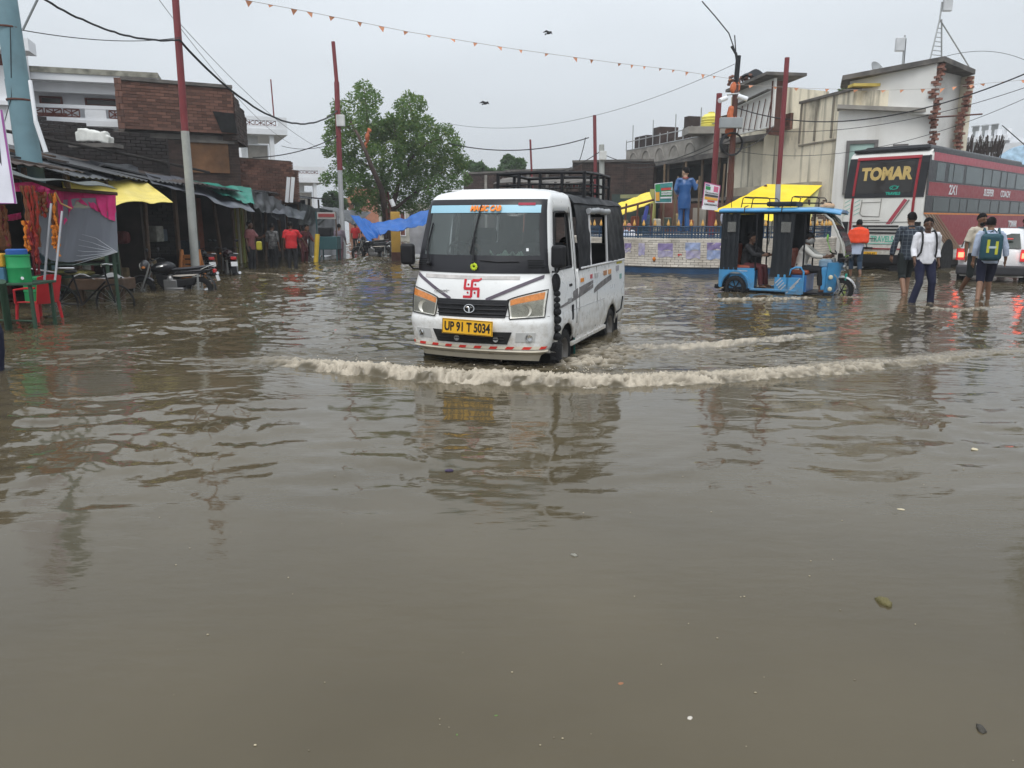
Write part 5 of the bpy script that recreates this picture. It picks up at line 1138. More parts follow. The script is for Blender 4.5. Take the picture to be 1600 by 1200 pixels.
# headlights
for sg in (-1, 1):
    def hl(u, v, off, a=0):
        # inner-top corner slopes up to the outside
        xi = .385+.03*(1-v); xo = .735+.012*v
        x = xi+(xo-xi)*u; zb = .575+.02*u; zt = .765+.105*u**.8
        return fx(sg*x*1.0, zb+(zt-zb)*v, off)
    E = .9
    def hin(u, v, off): return hl(.06+.88*u, .07+.86*v, off)
    h0 = MB().grid(lambda u, v: hl(u if sg > 0 else 1-u, v, .006), 12, 8, .01).build('headlight', m_lamp, van, smooth=30)
    h0['label'] = 'headlight with amber indicator above clear lens'
    MB().grid(lambda u, v: hin(u if sg > 0 else 1-u, .70+.30*v, .016), 10, 3, .006).build('indicator_lens', m_amber, h0, smooth=30)
    MB().grid(lambda u, v: hin(u if sg > 0 else 1-u, .68*v, .015), 10, 5, .003).build('clear_lens', m_lens, h0, smooth=30)
    c0 = hin(.5, .32, .0); m = MB(); m.lathe([(.0, -.012), (.03, -.008), (.058, .004), (.064, .012)], 22, Matrix.Translation(c0+Vector((0, -.012, 0))) @ Euler((R(90), 0, 0)).to_matrix().to_4x4()); m.build('reflector_bowl', m_lamp, h0, smooth=True)
    m = MB(); edge_ = [hl(u, 0, .012) for u in np.linspace(0, 1, 8)]+[hl(1, v, .012) for v in np.linspace(.1, 1, 6)]+[hl(u, 1, .012) for u in np.linspace(.9, 0, 8)]+[hl(0, v, .012) for v in np.linspace(.9, 0, 6)]
    m.tube(edge_, .006, 5); m.build('headlight_rim', m_seal, h0)
# bumper: lower opening, fog lamps, number plate, striped tape, lip
m = MB(); m.grid(lambda u, v: fx((-.44+.88*u)*(.88+.12*v), .32+.125*v, .007), 30, 4, .008); m.build('lower_intake', mat('intake_black', (.02, .02, .021), .6), van)
for k in range(3): seam('intake_slat', [(x, .345+.03*k) for x in np.linspace(-.36, .36, 16)], .005, m_bplast, .018)
for x in (-.14, .28):
    m = MB(); m.lathe([(0, -.01), (.02, -.008), (.027, 0), (.03, .004)], 14, Matrix.Translation(fx(x, .375, .02)) @ Euler((R(90), 0, 0)).to_matrix().to_4x4()); m.build('tow_eye', m_steel, van, smooth=True)
for sg in (-1, 1):
    m = MB(); m.grid(lambda u, v: fx(sg*(.48+.19*u)*(1-.02*(1-v)) if sg > 0 else -(.67-.19*u)*(1-.02*(1-v)), .345+.095*v, .005), 8, 4, .006); fo = m.build('fog_lamp_recess', mat('recess_grey', (.5, .5, .49), .4), van)
    x = .61; c0 = fx(sg*x, .39, .01); m = MB(); m.lathe([(0, 0), (.03, .004), (.034, -.006), (.04, -.02), (.046, -.014), (.046, 0)], 20, Matrix.Translation(c0) @ Euler((R(90), 0, R(sg*30))).to_matrix().to_4x4()); m.build('fog_lamp', m_chrome, fo, smooth=30)
plc = fx(-.0, .492, .03)
m = MB(); m.box((0, 0, 0), (.56, .008, .155)); pl = m.build('number_plate', mat('plate_yellow', (.80, .43, .02), .45, var=.05, dirt=.15, dcol=(.3, .2, .05)), van, loc=(0, plc.y-.02, .492), rot=(R(-3), R(1.5), 0), bevel=.003)
text('UP 91 T 5034', .128, mat('plate_black', (.012, .012, .012), .5), pl, (0, -.0055, -.004), (R(90), 0, 0), 'plate_characters', .0015, .004, 'CENTER', .70)
m = MB()
for a, b in (((-.27, -.07), (.27, -.07)), ((-.27, .07), (.27, .07)), ((-.273, -.07), (-.273, .07)), ((.273, -.07), (.273, .07))): m.tube([(a[0], -.006, a[1]), (b[0], -.006, b[1])], .0022, 4)
m.build('plate_border', MATS['plate_black'], pl)
m = MB(); m.grid(lambda u, v: front(-.93+1.80*u, .268+.030*v, .006), 46, 1, .002); m.build('reflective_tape', mat('tape_cream', (.68, .62, .5), .45, dirt=.3), van)
m_tr = mat('tape_red', (.62, .04, .03), .45)
for k in range(10):
    u0 = -.90+k*.187; m = MB(); m.grid(lambda u, v: front(min(.95, u0+.085*u+.02*v), .270+.026*v, .0095), 4, 1, .001); m.build('red_tape_stripe', m_tr, van)
m = MB(); m.grid(lambda u, v: front((-1+2*u)*.93, max(.2, .13+.12*v), .012-.045*(1-v))+Vector((0, 0, min(0, .13+.12*v-.2)-.02*max(0, u-.6))), 40, 5, .02); m.build('bumper_lip', mat('dirty_cream', (.55, .5, .40), .5, dirt=.5, dcol=(.2, .17, .12)), van, smooth=30)
m = MB(); m.b2((.66, .36, .20), (.83, .50, .235)); m.build('corner_step', m_white, van, bevel=.012)
# bumper shut line
seam('bumper_gap', [(x, .60) for x in np.linspace(-.775, .775, 30)], .0035, m_seal, .001)
# --- side: doors, window frames, mirrors, decals
def sx_(y, z, off=.0):    # point on the +x side
    w_ = lev(z)[0] if y < YE else side_w(z); return Vector((w_+off, y, z))
def sline(name, pts, r=.005, m_=m_seal, off=.001, sg=1):
    m = MB(); m.tube([(sg*q.x, q.y, q.z) for q in [sx_(a, b, off) for a, b in pts]], r, 5); return m.build(name, m_, van)
for sg in (1, -1):
    # door outline and window rubber
    zq = np.linspace(.42, 1.70, 14); sline('door_gap', [(1.21, z) for z in zq], .005, m_seal, .001, sg)
    sline('door_gap', [(y, .25) for y in np.linspace(1.19, 1.21, 3)], .004, m_seal, .001, sg)
    sline('door_gap', [(1.34, .26), (1.34, .6), (1.34, 1.0)], .004, m_seal, .002, sg); sline('door_gap', [(2.15, .26), (2.15, .6), (2.15, 1.0)], .004, m_seal, .002, sg)
    sline('body_crease', [(y, .58) for y in np.linspace(1.0, 2.55, 8)], .004, mat('crease_grey', (.4, .4, .4), .5), .0, sg)
    # window frame
    m = MB()
    def yq(z): return max(front(1, z).y, .1)+.03
    pts = [(yq(z)+.055, z) for z in np.linspace(SW0+.01, SW1-.04, 10)]+[(yq(SW1)+.09, SW1+.0), (1.0, SW1+.005), (1.09, SW1-.03), (1.10, SW1-.1), (1.10, SW0+.02)]
    m.tube([(sg*(lev(z)[0]+.003), y, z) for y, z in pts+[pts[0]]], .013, 6); m.build('window_frame', m_bplast, van, smooth=True)
    # inner black lining of the door window
    m = MB(); m.add([(sg*(lev(z)[0]-.03), y, z) for y, z in ((1.10, SW0), (1.20, SW0), (1.20, SW1), (1.10, SW1))], [(0, 1, 2, 3)]); m.build('door_pillar_trim', m_bplast, van)
    m = MB(); m.box((sg*.775, 1.02, .86), (.02, .11, .03)); m.build('door_handle', m_bplast, van, bevel=.008)
    m = MB(); m.box((sg*.80, 1.05, .56), (.014, .055, .17)); m.build('fuel_flap_grip', m_bplast, van, bevel=.012)
    # mirror
    mi = MB(); mi.tube([(sg*.75, .42, 1.04), (sg*.82, .38, 1.04), (sg*.87, .33, 1.12), (sg*.87, .33, 1.22)], .011, 6)
    arm = mi.build('mirror_arm', m_bplast, van, smooth=True)
    m = MB(); m.box((sg*.85, .32, 1.20), (.155, .085, .225), (0, 0, R(-sg*12))); m.build('mirror_housing', m_bplast, arm, bevel=.035, seg=4, smooth=True)
# --- hanging black chain of pompoms on the near corner
m = MB(); z = 1.02; y0 = .30
m.ell((.80, .40, .93), (.05, .045, .1), 12, 8)
for rr in (.036, .035, .036, .047, .05, .048, .05):
    m.ell((.815, .40, z-.20), (rr, rr, rr*.9), 12, 8); z -= rr*1.75
m.box((.81, .40, z-.27), (.10, .08, .18)); m.build('pompom_string', mat('black_yarn', (.014, .014, .016), .95, bump=1, bs=90), van, smooth=True)
# decals on the side: grey swoosh, small stickers, amber side lamp
m_sw = mat('grey_decal', (.16, .15, .15), .5, var=.4, vs=10)
def swoosh(fa, fb, y0, y1, n=16):
    m = MB(); m.grid(lambda u, v: sx_(y0+(y1-y0)*u, (1-v)*fa(u)+v*fb(u), .004), n, 1, .002); m.build('side_decal', m_sw, van)
swoosh(lambda u: .64+.12*u**1.4, lambda u: .655+.15*u**1.1, .45, 1.95); swoosh(lambda u: .70+.115*u, lambda u: .78+.07*u**.7, 1.1, 1.95); swoosh(lambda u: .69+.10*u, lambda u: .73+.13*u**.6, 2.0, 2.9)
for (y, z, sy, sz, c) in ((1.45, .885, .12, .045, (.7, .25, .03)), (1.86, .90, .08, .05, (.5, .1, .12)), (2.1, .90, .16, .05, (.45, .45, .45)), (2.55, .90, .16, .06, (.4, .2, .1)), (2.8, .90, .14, .06, (.6, .3, .12)), (3.25, .92, .16, .07, (.3, .3, .33)), (3.4, 1.0, .3, .05, (.4, .33, .03)), (3.45, .80, .1, .07, (.2, .35, .33)), (.95, .70, .13, .05, (.3, .3, .3))):
    m = MB(); q = sx_(y, z, .006); m.box(q, (.008, sy, sz)); m.build('side_sticker', mat('st%d' % int(y*100), c, .5, var=.3, vs=25), van, bevel=.002)
m = MB(); m.box((.79, 1.72, .18), (.01, .6, .012)); m.build('step_edge', m_seal, van)
# mud flaps and wheels
m_gf = mat('green_mudflap', (.0, .10, .08), .55, dirt=.3)
m = MB(); m.box((.68, 1.24, .06), (.20, .012, .36), (R(6), 0, 0)); m.build('mud_flap', m_gf, van, bevel=.004)
m = MB(); m.box((.68, 3.38, .16), (.2, .012, .36)); m.build('mud_flap', m_bplast, van, bevel=.004); m = MB(); m.tube([(.80, 3.22, .32), (.83, 3.35, .36), (.83, 3.45, .52)], .012, 6); m.build('rear_step_bar', m_bplast, van)
def wheel(parent, c, r, w_, rimc, spokes=0, rimr=.62, axis='x'):
    M_ = Matrix.Translation(Vector(c)) @ (Euler((0, R(90), 0)).to_matrix().to_4x4() if axis == 'x' else Euler((R(90), 0, 0)).to_matrix().to_4x4())
    m = MB(); h_ = w_/2
    m.lathe([(r*.64, -h_*.9), (r*.80, -h_), (r*.93, -h_*.92), (r*.985, -h_*.7), (r, -h_*.3), (r*.985, -h_*.1), (r, 0), (r*.985, h_*.1), (r, h_*.3), (r*.985, h_*.7), (r*.93, h_*.92), (r*.80, h_), (r*.64, h_*.9)], 32, M_)
    for k in range(28):
        a = 2*math.pi*k/28
        for s_ in (-1, 1): m.add(*boxv((r*1.0*math.cos(a), r*1.0*math.sin(a), s_*h_*.55), (r*.045, r*.12, h_*.62), a), M_)
    ty = m.build('tyre', m_black, parent, smooth=40)
    m = MB()
    if spokes:
        m.lathe([(r*.62, -h_*.5), (r*.66, -h_*.7), (r*.70, -h_*.6), (r*.66, 0), (r*.70, h_*.6), (r*.66, h_*.7), (r*.62, h_*.5)], 28, M_); m.lathe([(0, -h_*.8), (r*.13, -h_*.8), (r*.15, 0), (r*.13, h_*.8), (0, h_*.8)], 14, M_)
        for k in range(spokes):
            a = 2*math.pi*k/spokes; m.tube([M_ @ Vector((r*.1*math.cos(a), r*.1*math.sin(a), 0)), M_ @ Vector((r*.65*math.cos(a+.1), r*.65*math.sin(a+.1), 0))], r*(.055 if spokes < 12 else .012), 5)
    else:
        m.lathe([(0, -h_*.55), (r*.2, -h_*.6), (r*.26, -h_*.4), (r*.5, -h_*.3), (r*.58, -h_*.75), (r*.66, -h_*.9), (r*.66, h_*.9), (r*.58, h_*.75), (r*.5, h_*.3), (r*.26, h_*.4), (r*.2, h_*.6), (0, h_*.55)], 28, M_)
        for k in range(8):
            a = 2*math.pi*k/8
            for s_ in (-1, 1): m.ell(M_ @ Vector((r*.4*math.cos(a), r*.4*math.sin(a), s_*h_*.36)), (r*.05,)*3, 8, 5)
    m.build('rim', rimc, ty, smooth=35); return ty
def boxv(c, d, a):
    m = MB(); m.box(c, d, (0, 0, a)); return m.v, m.f
m_rim = mat('dirty_rim', (.16, .15, .14), .5, .4, dirt=.6)
for (y, z) in (WH1, WH2):
    for sg in (1, -1): wheel(van, (sg*.69, y, z), .27, .165, m_rim)
# --- canvas hood over the rear: roof, corner panels, rolled flap, open side window
def hood_w(z): return float(np.interp(z, [1.0, 1.3, 1.6, 1.74, 1.81, 1.845], [.785, .765, .735, .70, .62, .45]))
def roofz(y): return 1.845+.012*math.sin(y*5.2)-.03*max(0, (y-3.3)/.4)**2
def panel(name, y0, y1, z0, z1, sg=1, nu=8, nv=12, seedp=0.0):
    m = MB(); m.grid(lambda u, v: (sg*(hood_w(z0+(z1-z0)*v)+.006*math.sin(23*u+9*v+seedp)+.004*math.sin(31*v+5*u)), y0+(y1-y0)*u, z0+(z1-z0)*v), nu, nv, .008)
    return m.build(name, m_canvas, van, smooth=True)
for sg in (1, -1):
    panel('canvas_panel', 1.33, 1.86, 1.0, 1.80, sg); panel('canvas_panel', 2.78, 3.72, 1.03, 1.80, sg, 14, 12, 3.)
    panel('canvas_valance', 1.86, 2.78, 1.66, 1.80, sg, 10, 4, 1.)
    m = MB(); m.tube([(sg*(.745), y, 1.665+.006*math.sin(y*9)) for y in np.linspace(1.82, 2.82, 16)], [.035+.006*math.sin(k*2.1) for k in range(16)], 10); m.build('rolled_flap', mat('grey_plastic_roll', (.28, .29, .3), .35, bump=.4, bs=16), van, smooth=True)
    m = MB()
    for y in (1.87, 2.70): m.tube([(sg*.775, y, 1.01), (sg*.735, y, 1.66)], .017, 6)
    m.tube([(sg*.777, 1.4, 1.02), (sg*.777, 3.7, 1.02)], .016, 6); m.build('canopy_frame', mat('frame_grey', (.55, .55, .56), .4), van)
def roof(u, v):
    y = 1.30+2.42*u; a = (2*v-1); x = .71*math.copysign(abs(a)**.8, a); z = 1.74+(roofz(y)-1.74)*(1-abs(a)**5)**.55 if abs(a) < 1 else 1.74
    return (x, y, z+.004*math.sin(17*u+6*v))
MB().grid(roof, 30, 24, .008).build('canvas_roof', m_canvas, van, smooth=60)
m = MB(); m.grid(lambda u, v: (-.75+1.5*u, 3.725+.01*math.sin(u*20), 1.0+.8*v), 12, 8, .008); 
m = MB(); m.add([(x, y, z) for y in (3.70, 3.72) for x, z in ((-.76, 1.0), (-.45, 1.0), (-.45, 1.6), (.45, 1.6), (.45, 1.0), (.76, 1.0), (.70, 1.74), (.6, 1.80), (-.6, 1.80), (-.70, 1.74))], [tuple(range(10)), tuple(range(19, 9, -1))]); m.build('canvas_back', m_canvas, van)
# luggage carrier on the canvas roof
rkz = 2.13
for (xa, ya), (xb, yb_) in (((-.58, 2.3), (.56, 2.3)), ((.56, 2.3), (.58, 3.5)), ((-.58, 2.3), (-.58, 3.5)), ((-.58, 3.5), (.58, 3.5))):
    for zz_, r_ in ((rkz, .022), (rkz-.14, .012)): MB().tube([(xa, ya, zz_), ((xa+xb)/2, (ya+yb_)/2, zz_+.012), (xb, yb_, zz_)], r_, 6).build('rack_rail', m_bplast, van)
for xa, ya in [(-.58+.285*k, 2.3) for k in range(5)]+[(.57, 2.6), (.575, 2.9), (.58, 3.2), (.58, 3.5), (-.58, 2.9), (-.58, 3.5)]: MB().box((xa, ya, 1.97), (.035, .035, .34)).build('rack_post', m_bplast, van)
for ya in (2.5, 2.9, 3.3): MB().box((0, ya, 1.90), (1.16, .12, .02)).build('rack_slat', m_bplast, van)
# --- inside: dashboard, steering wheel, seats, cloth
m_seat = mat('seat_cover', (.05, .05, .055), .85)
m = MB(); m.grid(lambda u, v: (-.66+1.32*u, .50+.28*v, 1.06+.10*math.sin(math.pi*min(1, v*1.3))), 16, 8, .03); m.b2((-.64, .66, .5), (.64, .74, 1.05)); m.build('dashboard', mat('dash_grey', (.07, .07, .075), .7), van, smooth=30)
m = MB(); c0 = Vector((-.36, .72, 1.18)); M_ = Matrix.Translation(c0) @ Euler((R(-50), 0, 0)).to_matrix().to_4x4()
m.tube([M_ @ Vector((.19*math.cos(t), .19*math.sin(t), 0)) for t in np.linspace(0, 2*math.pi, 29)], .013, 7)
for t in (0, 2.1, 4.2): m.tube([M_ @ Vector((0, 0, -.02)), M_ @ Vector((.19*math.cos(t), .19*math.sin(t), 0))], .012, 6)
m.tube([c0, c0+Vector((0, -.2, -.25))], .025, 8); m.build('steering_wheel', m_bplast, van, smooth=True)
for x in (-.36, .36):
    m = MB(); m.box((x, 1.06, .62), (.52, .46, .14)); m.box((x, 1.30, .98), (.50, .13, .66), (R(-10), 0, 0)); m.box((x, 1.36, 1.38), (.26, .1, .18), (R(-10), 0, 0)); m.build('seat', m_seat, van, bevel=.045, seg=3, smooth=True)
m = MB(); m.box((0, 3.2, .62), (1.3, .45, .14)); m.box((0, 3.45, .95), (1.3, .12, .6)); m.build('rear_bench', m_seat, van, bevel=.04, seg=3)
m = MB(); m.box((0, 1.95, .62), (1.3, .42, .14)); m.box((0, 1.75, .95), (1.3, .12, .66)); m.build('middle_bench', m_seat, van, bevel=.04, seg=3)
m = MB(); m.grid(lambda u, v: (.02+.34*u, .52+.2*v, 1.175+.05*math.sin(7*u+2)*math.sin(6*v+1)+.03*math.sin(19*u+11*v)), 14, 10, .01)
tw = m.build('dashboard_towel', mat('pale_green_cloth', (.32, .42, .33), .9), van, smooth=True)
# ================================================================ blue electric rickshaw (x forward, z up from the water)
RW = math.radians(-32)
rk = thing('electric_rickshaw', 'light blue electric rickshaw with black side curtains and a driver in a white shirt', 'rickshaw', (5.20, 17.55, 0), RW); rk.scale = (1, 1, 1.075)
m_rb = mat('sky_blue_paint', (.055, .28, .55), .35, var=.06, coat=.4, dirt=.3, dcol=(.10, .11, .11), ds=3.5); muddy(m_rb, -.1, .4, (.15, .14, .11))
m_rb2 = mat('deep_blue_paint', (.03, .16, .42), .4, coat=.3, dirt=.3)
m_rseat = mat('rust_red_seat', (.24, .05, .02), .5, coat=.2)
m_curtn = mat('black_curtain', (.014, .017, .021), .5, spec=.25, bump=.5, bs=9, dirt=.2)
m_clearp = glassmat('clear_plastic', (.8, .8, .78), .35, .15, (.35, .35, .33))
gz = -.15; wr = .24
def arcpanel(x0, x1, z0, z1, cx, cz, r, y, th, mt, name, parent):
    pts = [(x0, z0), (x0, z1), (x1, z1), (x1, z0)]
    a0 = math.asin(min(1, max(-1, (z0-cz)/r))); arc = [(cx+r*math.cos(t), cz+r*math.sin(t)) for t in np.linspace(a0, math.pi-a0, 14)]
    m = MB(); poly = [(x0, z0), (x0, z1), (x1, z1), (x1, z0)]+[p for p in arc if x0 < p[0] < x1]
    m.prism(poly, y-th/2, y+th/2); return m.build(name, mt, parent)
for sg in (-1, 1):
    y = .47*sg
    arcpanel(-.36, .42, .10, .50, 0, gz+wr+.02, .29, y, .03, m_rb, 'rear_quarter_panel', rk)
    m = MB(); m.grid(lambda u, v: (.31*math.cos(math.pi*(1.02-1.04*u)), y+sg*(.01+.05*v-.025), gz+wr+.02+.31*math.sin(math.pi*(1.02-1.04*u))), 18, 2, .03); m.build('fender_lip', m_rb, rk, smooth=40)
    m = MB(); m.box((.83, y, .075), (1.0, .05, .05)); m.build('sill', m_rb, rk, bevel=.012)
    m = MB(); m.box((1.0, y, .22), (.30, .035, .36)); m.box((1.26, y, .17), (.34, .035, .34)); m.build('side_panel', m_rb, rk, bevel=.012)
    m = MB()
    for k in range(4):
        m.box((.93+.035*k, y+sg*.021, .27-.045*k), (.02, .004, .16), (0, R(45), 0)); m.box((1.20+.035*k, y+sg*.021, .10+.05*k), (.02, .004, .22), (0, R(45 if k % 2 else 50), 0))
    m.build('silver_decal', mat('silver_decal', (.4, .42, .44), .4), rk)
    m = MB(); m.tube([(1.14, y, .34), (1.18, y, .50), (1.28, y, .54), (1.38, y, .54), (1.44, y, .46), (1.44, y, .02)], .022, 8); m.build('grab_rail', m_rb, rk, smooth=True)
    m = MB(); m.box((.02, y+sg*.017, .40), (.30, .004, .03)); m.box((.10, y+sg*.017, .44), (.32, .004, .016)); m.build('badge_strip', MATS['silver_decal'], rk)
    # posts
    for nm, pts, r_ in (('rear_post', [(-.33, y, .48), (-.33, y, 1.60)], .02), ('middle_post', [(.42, y, .45), (.40, y, 1.60)], .018), ('front_post', [(1.42, y, .5), (1.40, y, 1.6)], .018)):
        m = MB(); m.tube(pts, r_, 7); m.build(nm, m_bplast, rk)
    m = MB(); m.tube([(1.72, y, 1.60), (1.92, y*.98, 1.45), (2.10, y*.9, 1.10), (2.20, y*.72, .78)], .022, 8); m.build('windscreen_post', mat('cream_post', (.62, .62, .58), .35, .2), rk, smooth=True)
    # curtains
    def curt(x0, x1, z0, z1, ph, taper=0):
        m = MB(); m.grid(lambda u, v: (x0+(x1-x0)*(u*(1-taper*math.sin(math.pi*v))+taper*.5*math.sin(math.pi*v)), y+sg*(.02+.018*math.sin(u*22+ph)*(.3+.7*abs(v-.0))), z0+(z1-z0)*v), 22, 12, .004); return m.build('curtain', m_curtn, rk, smooth=True)
    if sg < 0:
        curt(-.35, .04, .46, 1.58, 0); c = curt(.74, 1.20, .34, 1.58, 2, .12)
        for x0, x1 in ((-.22, -.04), (.92, 1.12)): m = MB(); m.grid(lambda u, v: (x0+(x1-x0)*u, y+sg*.045, 1.22+.2*v), 3, 3, .002); m.build('clear_window', m_clearp, rk)
    else:
        curt(-.35, .3, .46, 1.58, 0); curt(.55, 1.3, .40, 1.58, 1.)  # far side curtains added to darken the view through the cabin
m = MB(); m.grid(lambda u, v: (-.36-.004*math.sin(u*20), -.46+.92*u, .46+1.1*v), 12, 6, .006); m.build('rear_curtain', m_curtn, rk, smooth=True)
for yy in (-.2, .2): m = MB(); m.box((-.372, yy, 1.3), (.006, .26, .26)); m.build('clear_window', m_clearp, rk)
m = MB(); m.box((-.36, 0, .28), (.04, .92, .36)); m.build('tail_panel', m_rb, rk, bevel=.012); m = MB(); m.box((-.43, 0, .10), (.08, .9, .09)); m.build('rear_bumper', m_bplast, rk, bevel=.02)
# floor and chassis
m = MB(); m.box((.85, 0, .045), (2.3, .92, .03)); m.build('floor', m_bplast, rk); m = MB(); m.box((.72, .0, -.03), (.62, .5, .16)); m.build('battery_box', m_bplast, rk, bevel=.01)
m = MB(); m.cyl((0, -.4, gz+wr), (0, .4, gz+wr), .035, 8); m.build('rear_axle', m_bplast, rk)
# seats
for nm, c, d in (('seat_cushion', (.10, 0, .50), (.42, .84, .1)), ('seat_back', (-.17, 0, .76), (.10, .84, .44)), ('seat_cushion', (1.30, 0, .44), (.44, .84, .09)), ('seat_back', (1.08, 0, .70), (.09, .84, .40))):
    m = MB(); m.box(c, d); m.build(nm, m_rseat, rk, bevel=.04, seg=3, smooth=True)
m = MB(); m.box((1.30, 0, .22), (.38, .8, .34)); m.build('seat_box', m_rb2, rk, bevel=.01); m = MB(); m.box((.05, 0, .26), (.4, .84, .38)); m.build('rear_seat_box', m_rb, rk, bevel=.01)
# roof, rack
def rroof(u, v):
    x = -.42+2.50*u; a = 2*v-1; z = 1.665+.045*(1-abs(a)**4)-.07*max(0, (u-.80)/.2)**1.6-.01*(1-u); return (x, a*(.53-.06*max(0, (u-.85)/.15)), z)
MB().grid(rroof, 30, 14, .05).build('roof', m_rb, rk, smooth=50)
m = MB(); m.tube([(x, -.535+(.06*max(0, (x-1.7)/.38)), 1.635-.07*max(0, (x-1.58)/.5)**1.6) for x in np.linspace(-.42, 2.08, 16)], .028, 8); m.build('roof_edge', m_rb, rk, smooth=True)
m = MB(); m.tube([(-.42, -.50, 1.60), (1.95, -.48, 1.59)], .02, 6); m.tube([(-.42, .50, 1.60), (1.95, .48, 1.59)], .02, 6); m.build('roof_frame', m_bplast, rk)['kind'] = 'stuff'
for x in (.14, .92): m = MB(); m.tube([(x, -.56, 1.60), (x, -.55, 1.71), (x, -.3, 1.74)], .012, 6); m.build('roof_strap', m_bplast, rk)
for x0, x1 in ((.02, .62), (1.05, 1.62)):
    for yy in (-.40, .40): m = MB(); m.tube([(x0, yy, 1.71), (x0+.03, yy, 1.89), (x0+.08, yy, 1.91), (x1-.04, yy, 1.89), (x1, yy, 1.85), (x1, yy, 1.71)], .011, 6); m.tube([(x0, yy, 1.79), (x1, yy, 1.78)], .008, 5); m.build('roof_rack_rail', m_bplast, rk)
    m = MB(); m.tube([(x0+.05, -.40, 1.9), (x0+.05, .40, 1.9)], .010, 6); m.build('roof_rack_bar', m_bplast, rk)
m = MB(); m.box((.85, 0, 1.77), (.62, .7, .09)); m.build('roof_load', m_curtn, rk, bevel=.03)
m = MB(); m.tube([(-.25, -.2, 1.71), (-.27, -.2, 1.88)], .008, 5); m.build('roof_spike', m_bplast, rk)
cp_ = thing('cloth_bundle', 'tan cloth bundle lying on the front of the rickshaw roof', 'cloth', (0, 0, 0)); cp_.location = Matrix.Rotation(RW, 3, 'Z') @ Vector((1.78, -.22, 1.815))+Vector((5.20, 17.55, 0)); 
m = MB(); m.ell((0, 0, .03), (.13, .11, .08), 16, 8); m.ell((-.07, .03, .02), (.1, .09, .05), 12, 6); m.build('cloth', mat('tan_cloth', (.50, .34, .22), .9, bump=.6, bs=20), cp_, smooth=True)
m = MB(); m.tube([(.05, -.09, .02), (.03, -.06, .10), (-.04, -.02, .11)], .012, 6); m.build('band', m_bplast, cp_)
# front end: windscreen, dash, body, fork, wheel, lamp
m = MB(); m.grid(lambda u, v: (1.72+.50*math.sin(v*math.pi/2.0)*1.0, (-.45+.9*u)*(1-.16*v), 1.58-.80*v**1.15), 10, 12, .004); m.build('windscreen', glassmat('rick_glass', (.75, .78, .76), .32, .06), rk, smooth=True)
m = MB(); m.grid(lambda u, v: (1.73+.09*v, -.44+.88*u, 1.57-.10*v), 6, 2, .006); m.build('sun_strip', m_curtn, rk)
m = MB(); m.tube([(2.24, -.30, .76), (2.27, 0, .74), (2.24, .30, .76)], .02, 6); m.build('screen_bottom_bar', m_bplast, rk)
m = MB(); m.grid(lambda u, v: (1.86+.24*(1-abs(2*u-1)**2)*(.6+.4*v)+.04*v, (-.34+.68*u)*(1-.15*(1-v)), .0+.64*v), 14, 8, .05); m.build('leg_shield', m_rb, rk, smooth=50)
m = MB(); m.box((1.82, -.20, .32), (.16, .14, .46)); m.build('leg_shield_side', m_rb, rk, bevel=.04, seg=3); m = MB(); m.box((1.93, .1, .2), (.2, .36, .36)); m.build('glove_box', m_rb2, rk, bevel=.03)
for z in (.13, .36): m = MB(); m.lathe([(0, .02), (.03, .018), (.045, 0), (.045, -.02)], 16, Matrix.Translation((1.96, -.33, z)) @ Euler((R(90), 0, 0)).to_matrix().to_4x4()); m.build('round_reflector', mat('cream_reflector', (.65, .6, .42), .4), rk, smooth=True)
FX = 2.14
for yy in (-.085, .085):
    m = MB(); m.tube([(FX-.02, yy, gz+wr), (FX-.13, yy, .42), (FX-.20, yy, .72)], [.022, .02, .02], 8); m.build('fork_leg', m_steel, rk, smooth=True)
m = MB(); m.tube([(FX-.24, -.30, .86), (FX-.20, -.22, .82), (FX-.16, 0, .80), (FX-.20, .22, .82), (FX-.24, .30, .86)], .014, 7); m.build('handlebar', m_bplast, rk, smooth=True)
wheel(rk, (FX, 0, gz+wr), wr, .10, m_bplast, 6, axis='y')
for sg in (-1, 1): wheel(rk, (0, .44*sg, gz+wr), wr, .12, m_bplast, 7, axis='y')
m = MB(); m.grid(lambda u, v: (FX+.285*math.cos(R(15)+R(140)*u), (-.075+.15*v), gz+wr+.285*math.sin(R(15)+R(140)*u)-.03*abs(2*v-1)**2), 16, 6, .006); m.build('front_mudguard', mat('silver_mudguard', (.6, .6, .6), .25, .5, dirt=.2), rk, smooth=True)
m = MB(); m.lathe([(0, -.10), (.05, -.09), (.085, -.02), (.092, .02), (.085, .03)], 20, Matrix.Translation((FX+.02, 0, .56)) @ Euler((0, R(80), 0)).to_matrix().to_4x4()); hl_ = m.build('headlamp', m_chrome, rk, smooth=True)
m = MB(); m.ell((FX+.045, 0, .555), (.02, .08, .08), 14, 8); m.build('headlamp_lens', m_lens, hl_, smooth=True)
m = MB(); m.box((FX-.02, 0, .69), (.14, .42, .07)); m.build('instrument_housing', m_bplast, rk, bevel=.025, seg=3)
m = MB(); m.box((FX+.07, 0, .36), (.03, .13, .13)); m.build('green_front_plate', mat('plate_green', (.0, .30, .22), .5), rk, bevel=.01)
m = MB(); m.ell((2.13, .33, .98), (.02, .05, .07), 12, 8); m.build('amber_marker', mat('amber_marker', (.8, .42, .0), .35), rk, smooth=True)
m = MB(); m.tube([(2.02, -.30, .42), (2.12, -.28, .3), (2.13, -.27, .15), (2.04, -.27, .05)], .012, 6); m.build('crash_bar', m_steel, rk, smooth=True)
m = MB(); m.tube([(FX-.22, -.28, .84), (FX-.30, -.34, 1.06)], .008, 5); m.ell((FX-.3, -.34, 1.12), (.02, .06, .075), 12, 8); m.build('mirror', mat('green_mirror_back', (.25, .6, .12), .4), rk, smooth=True)
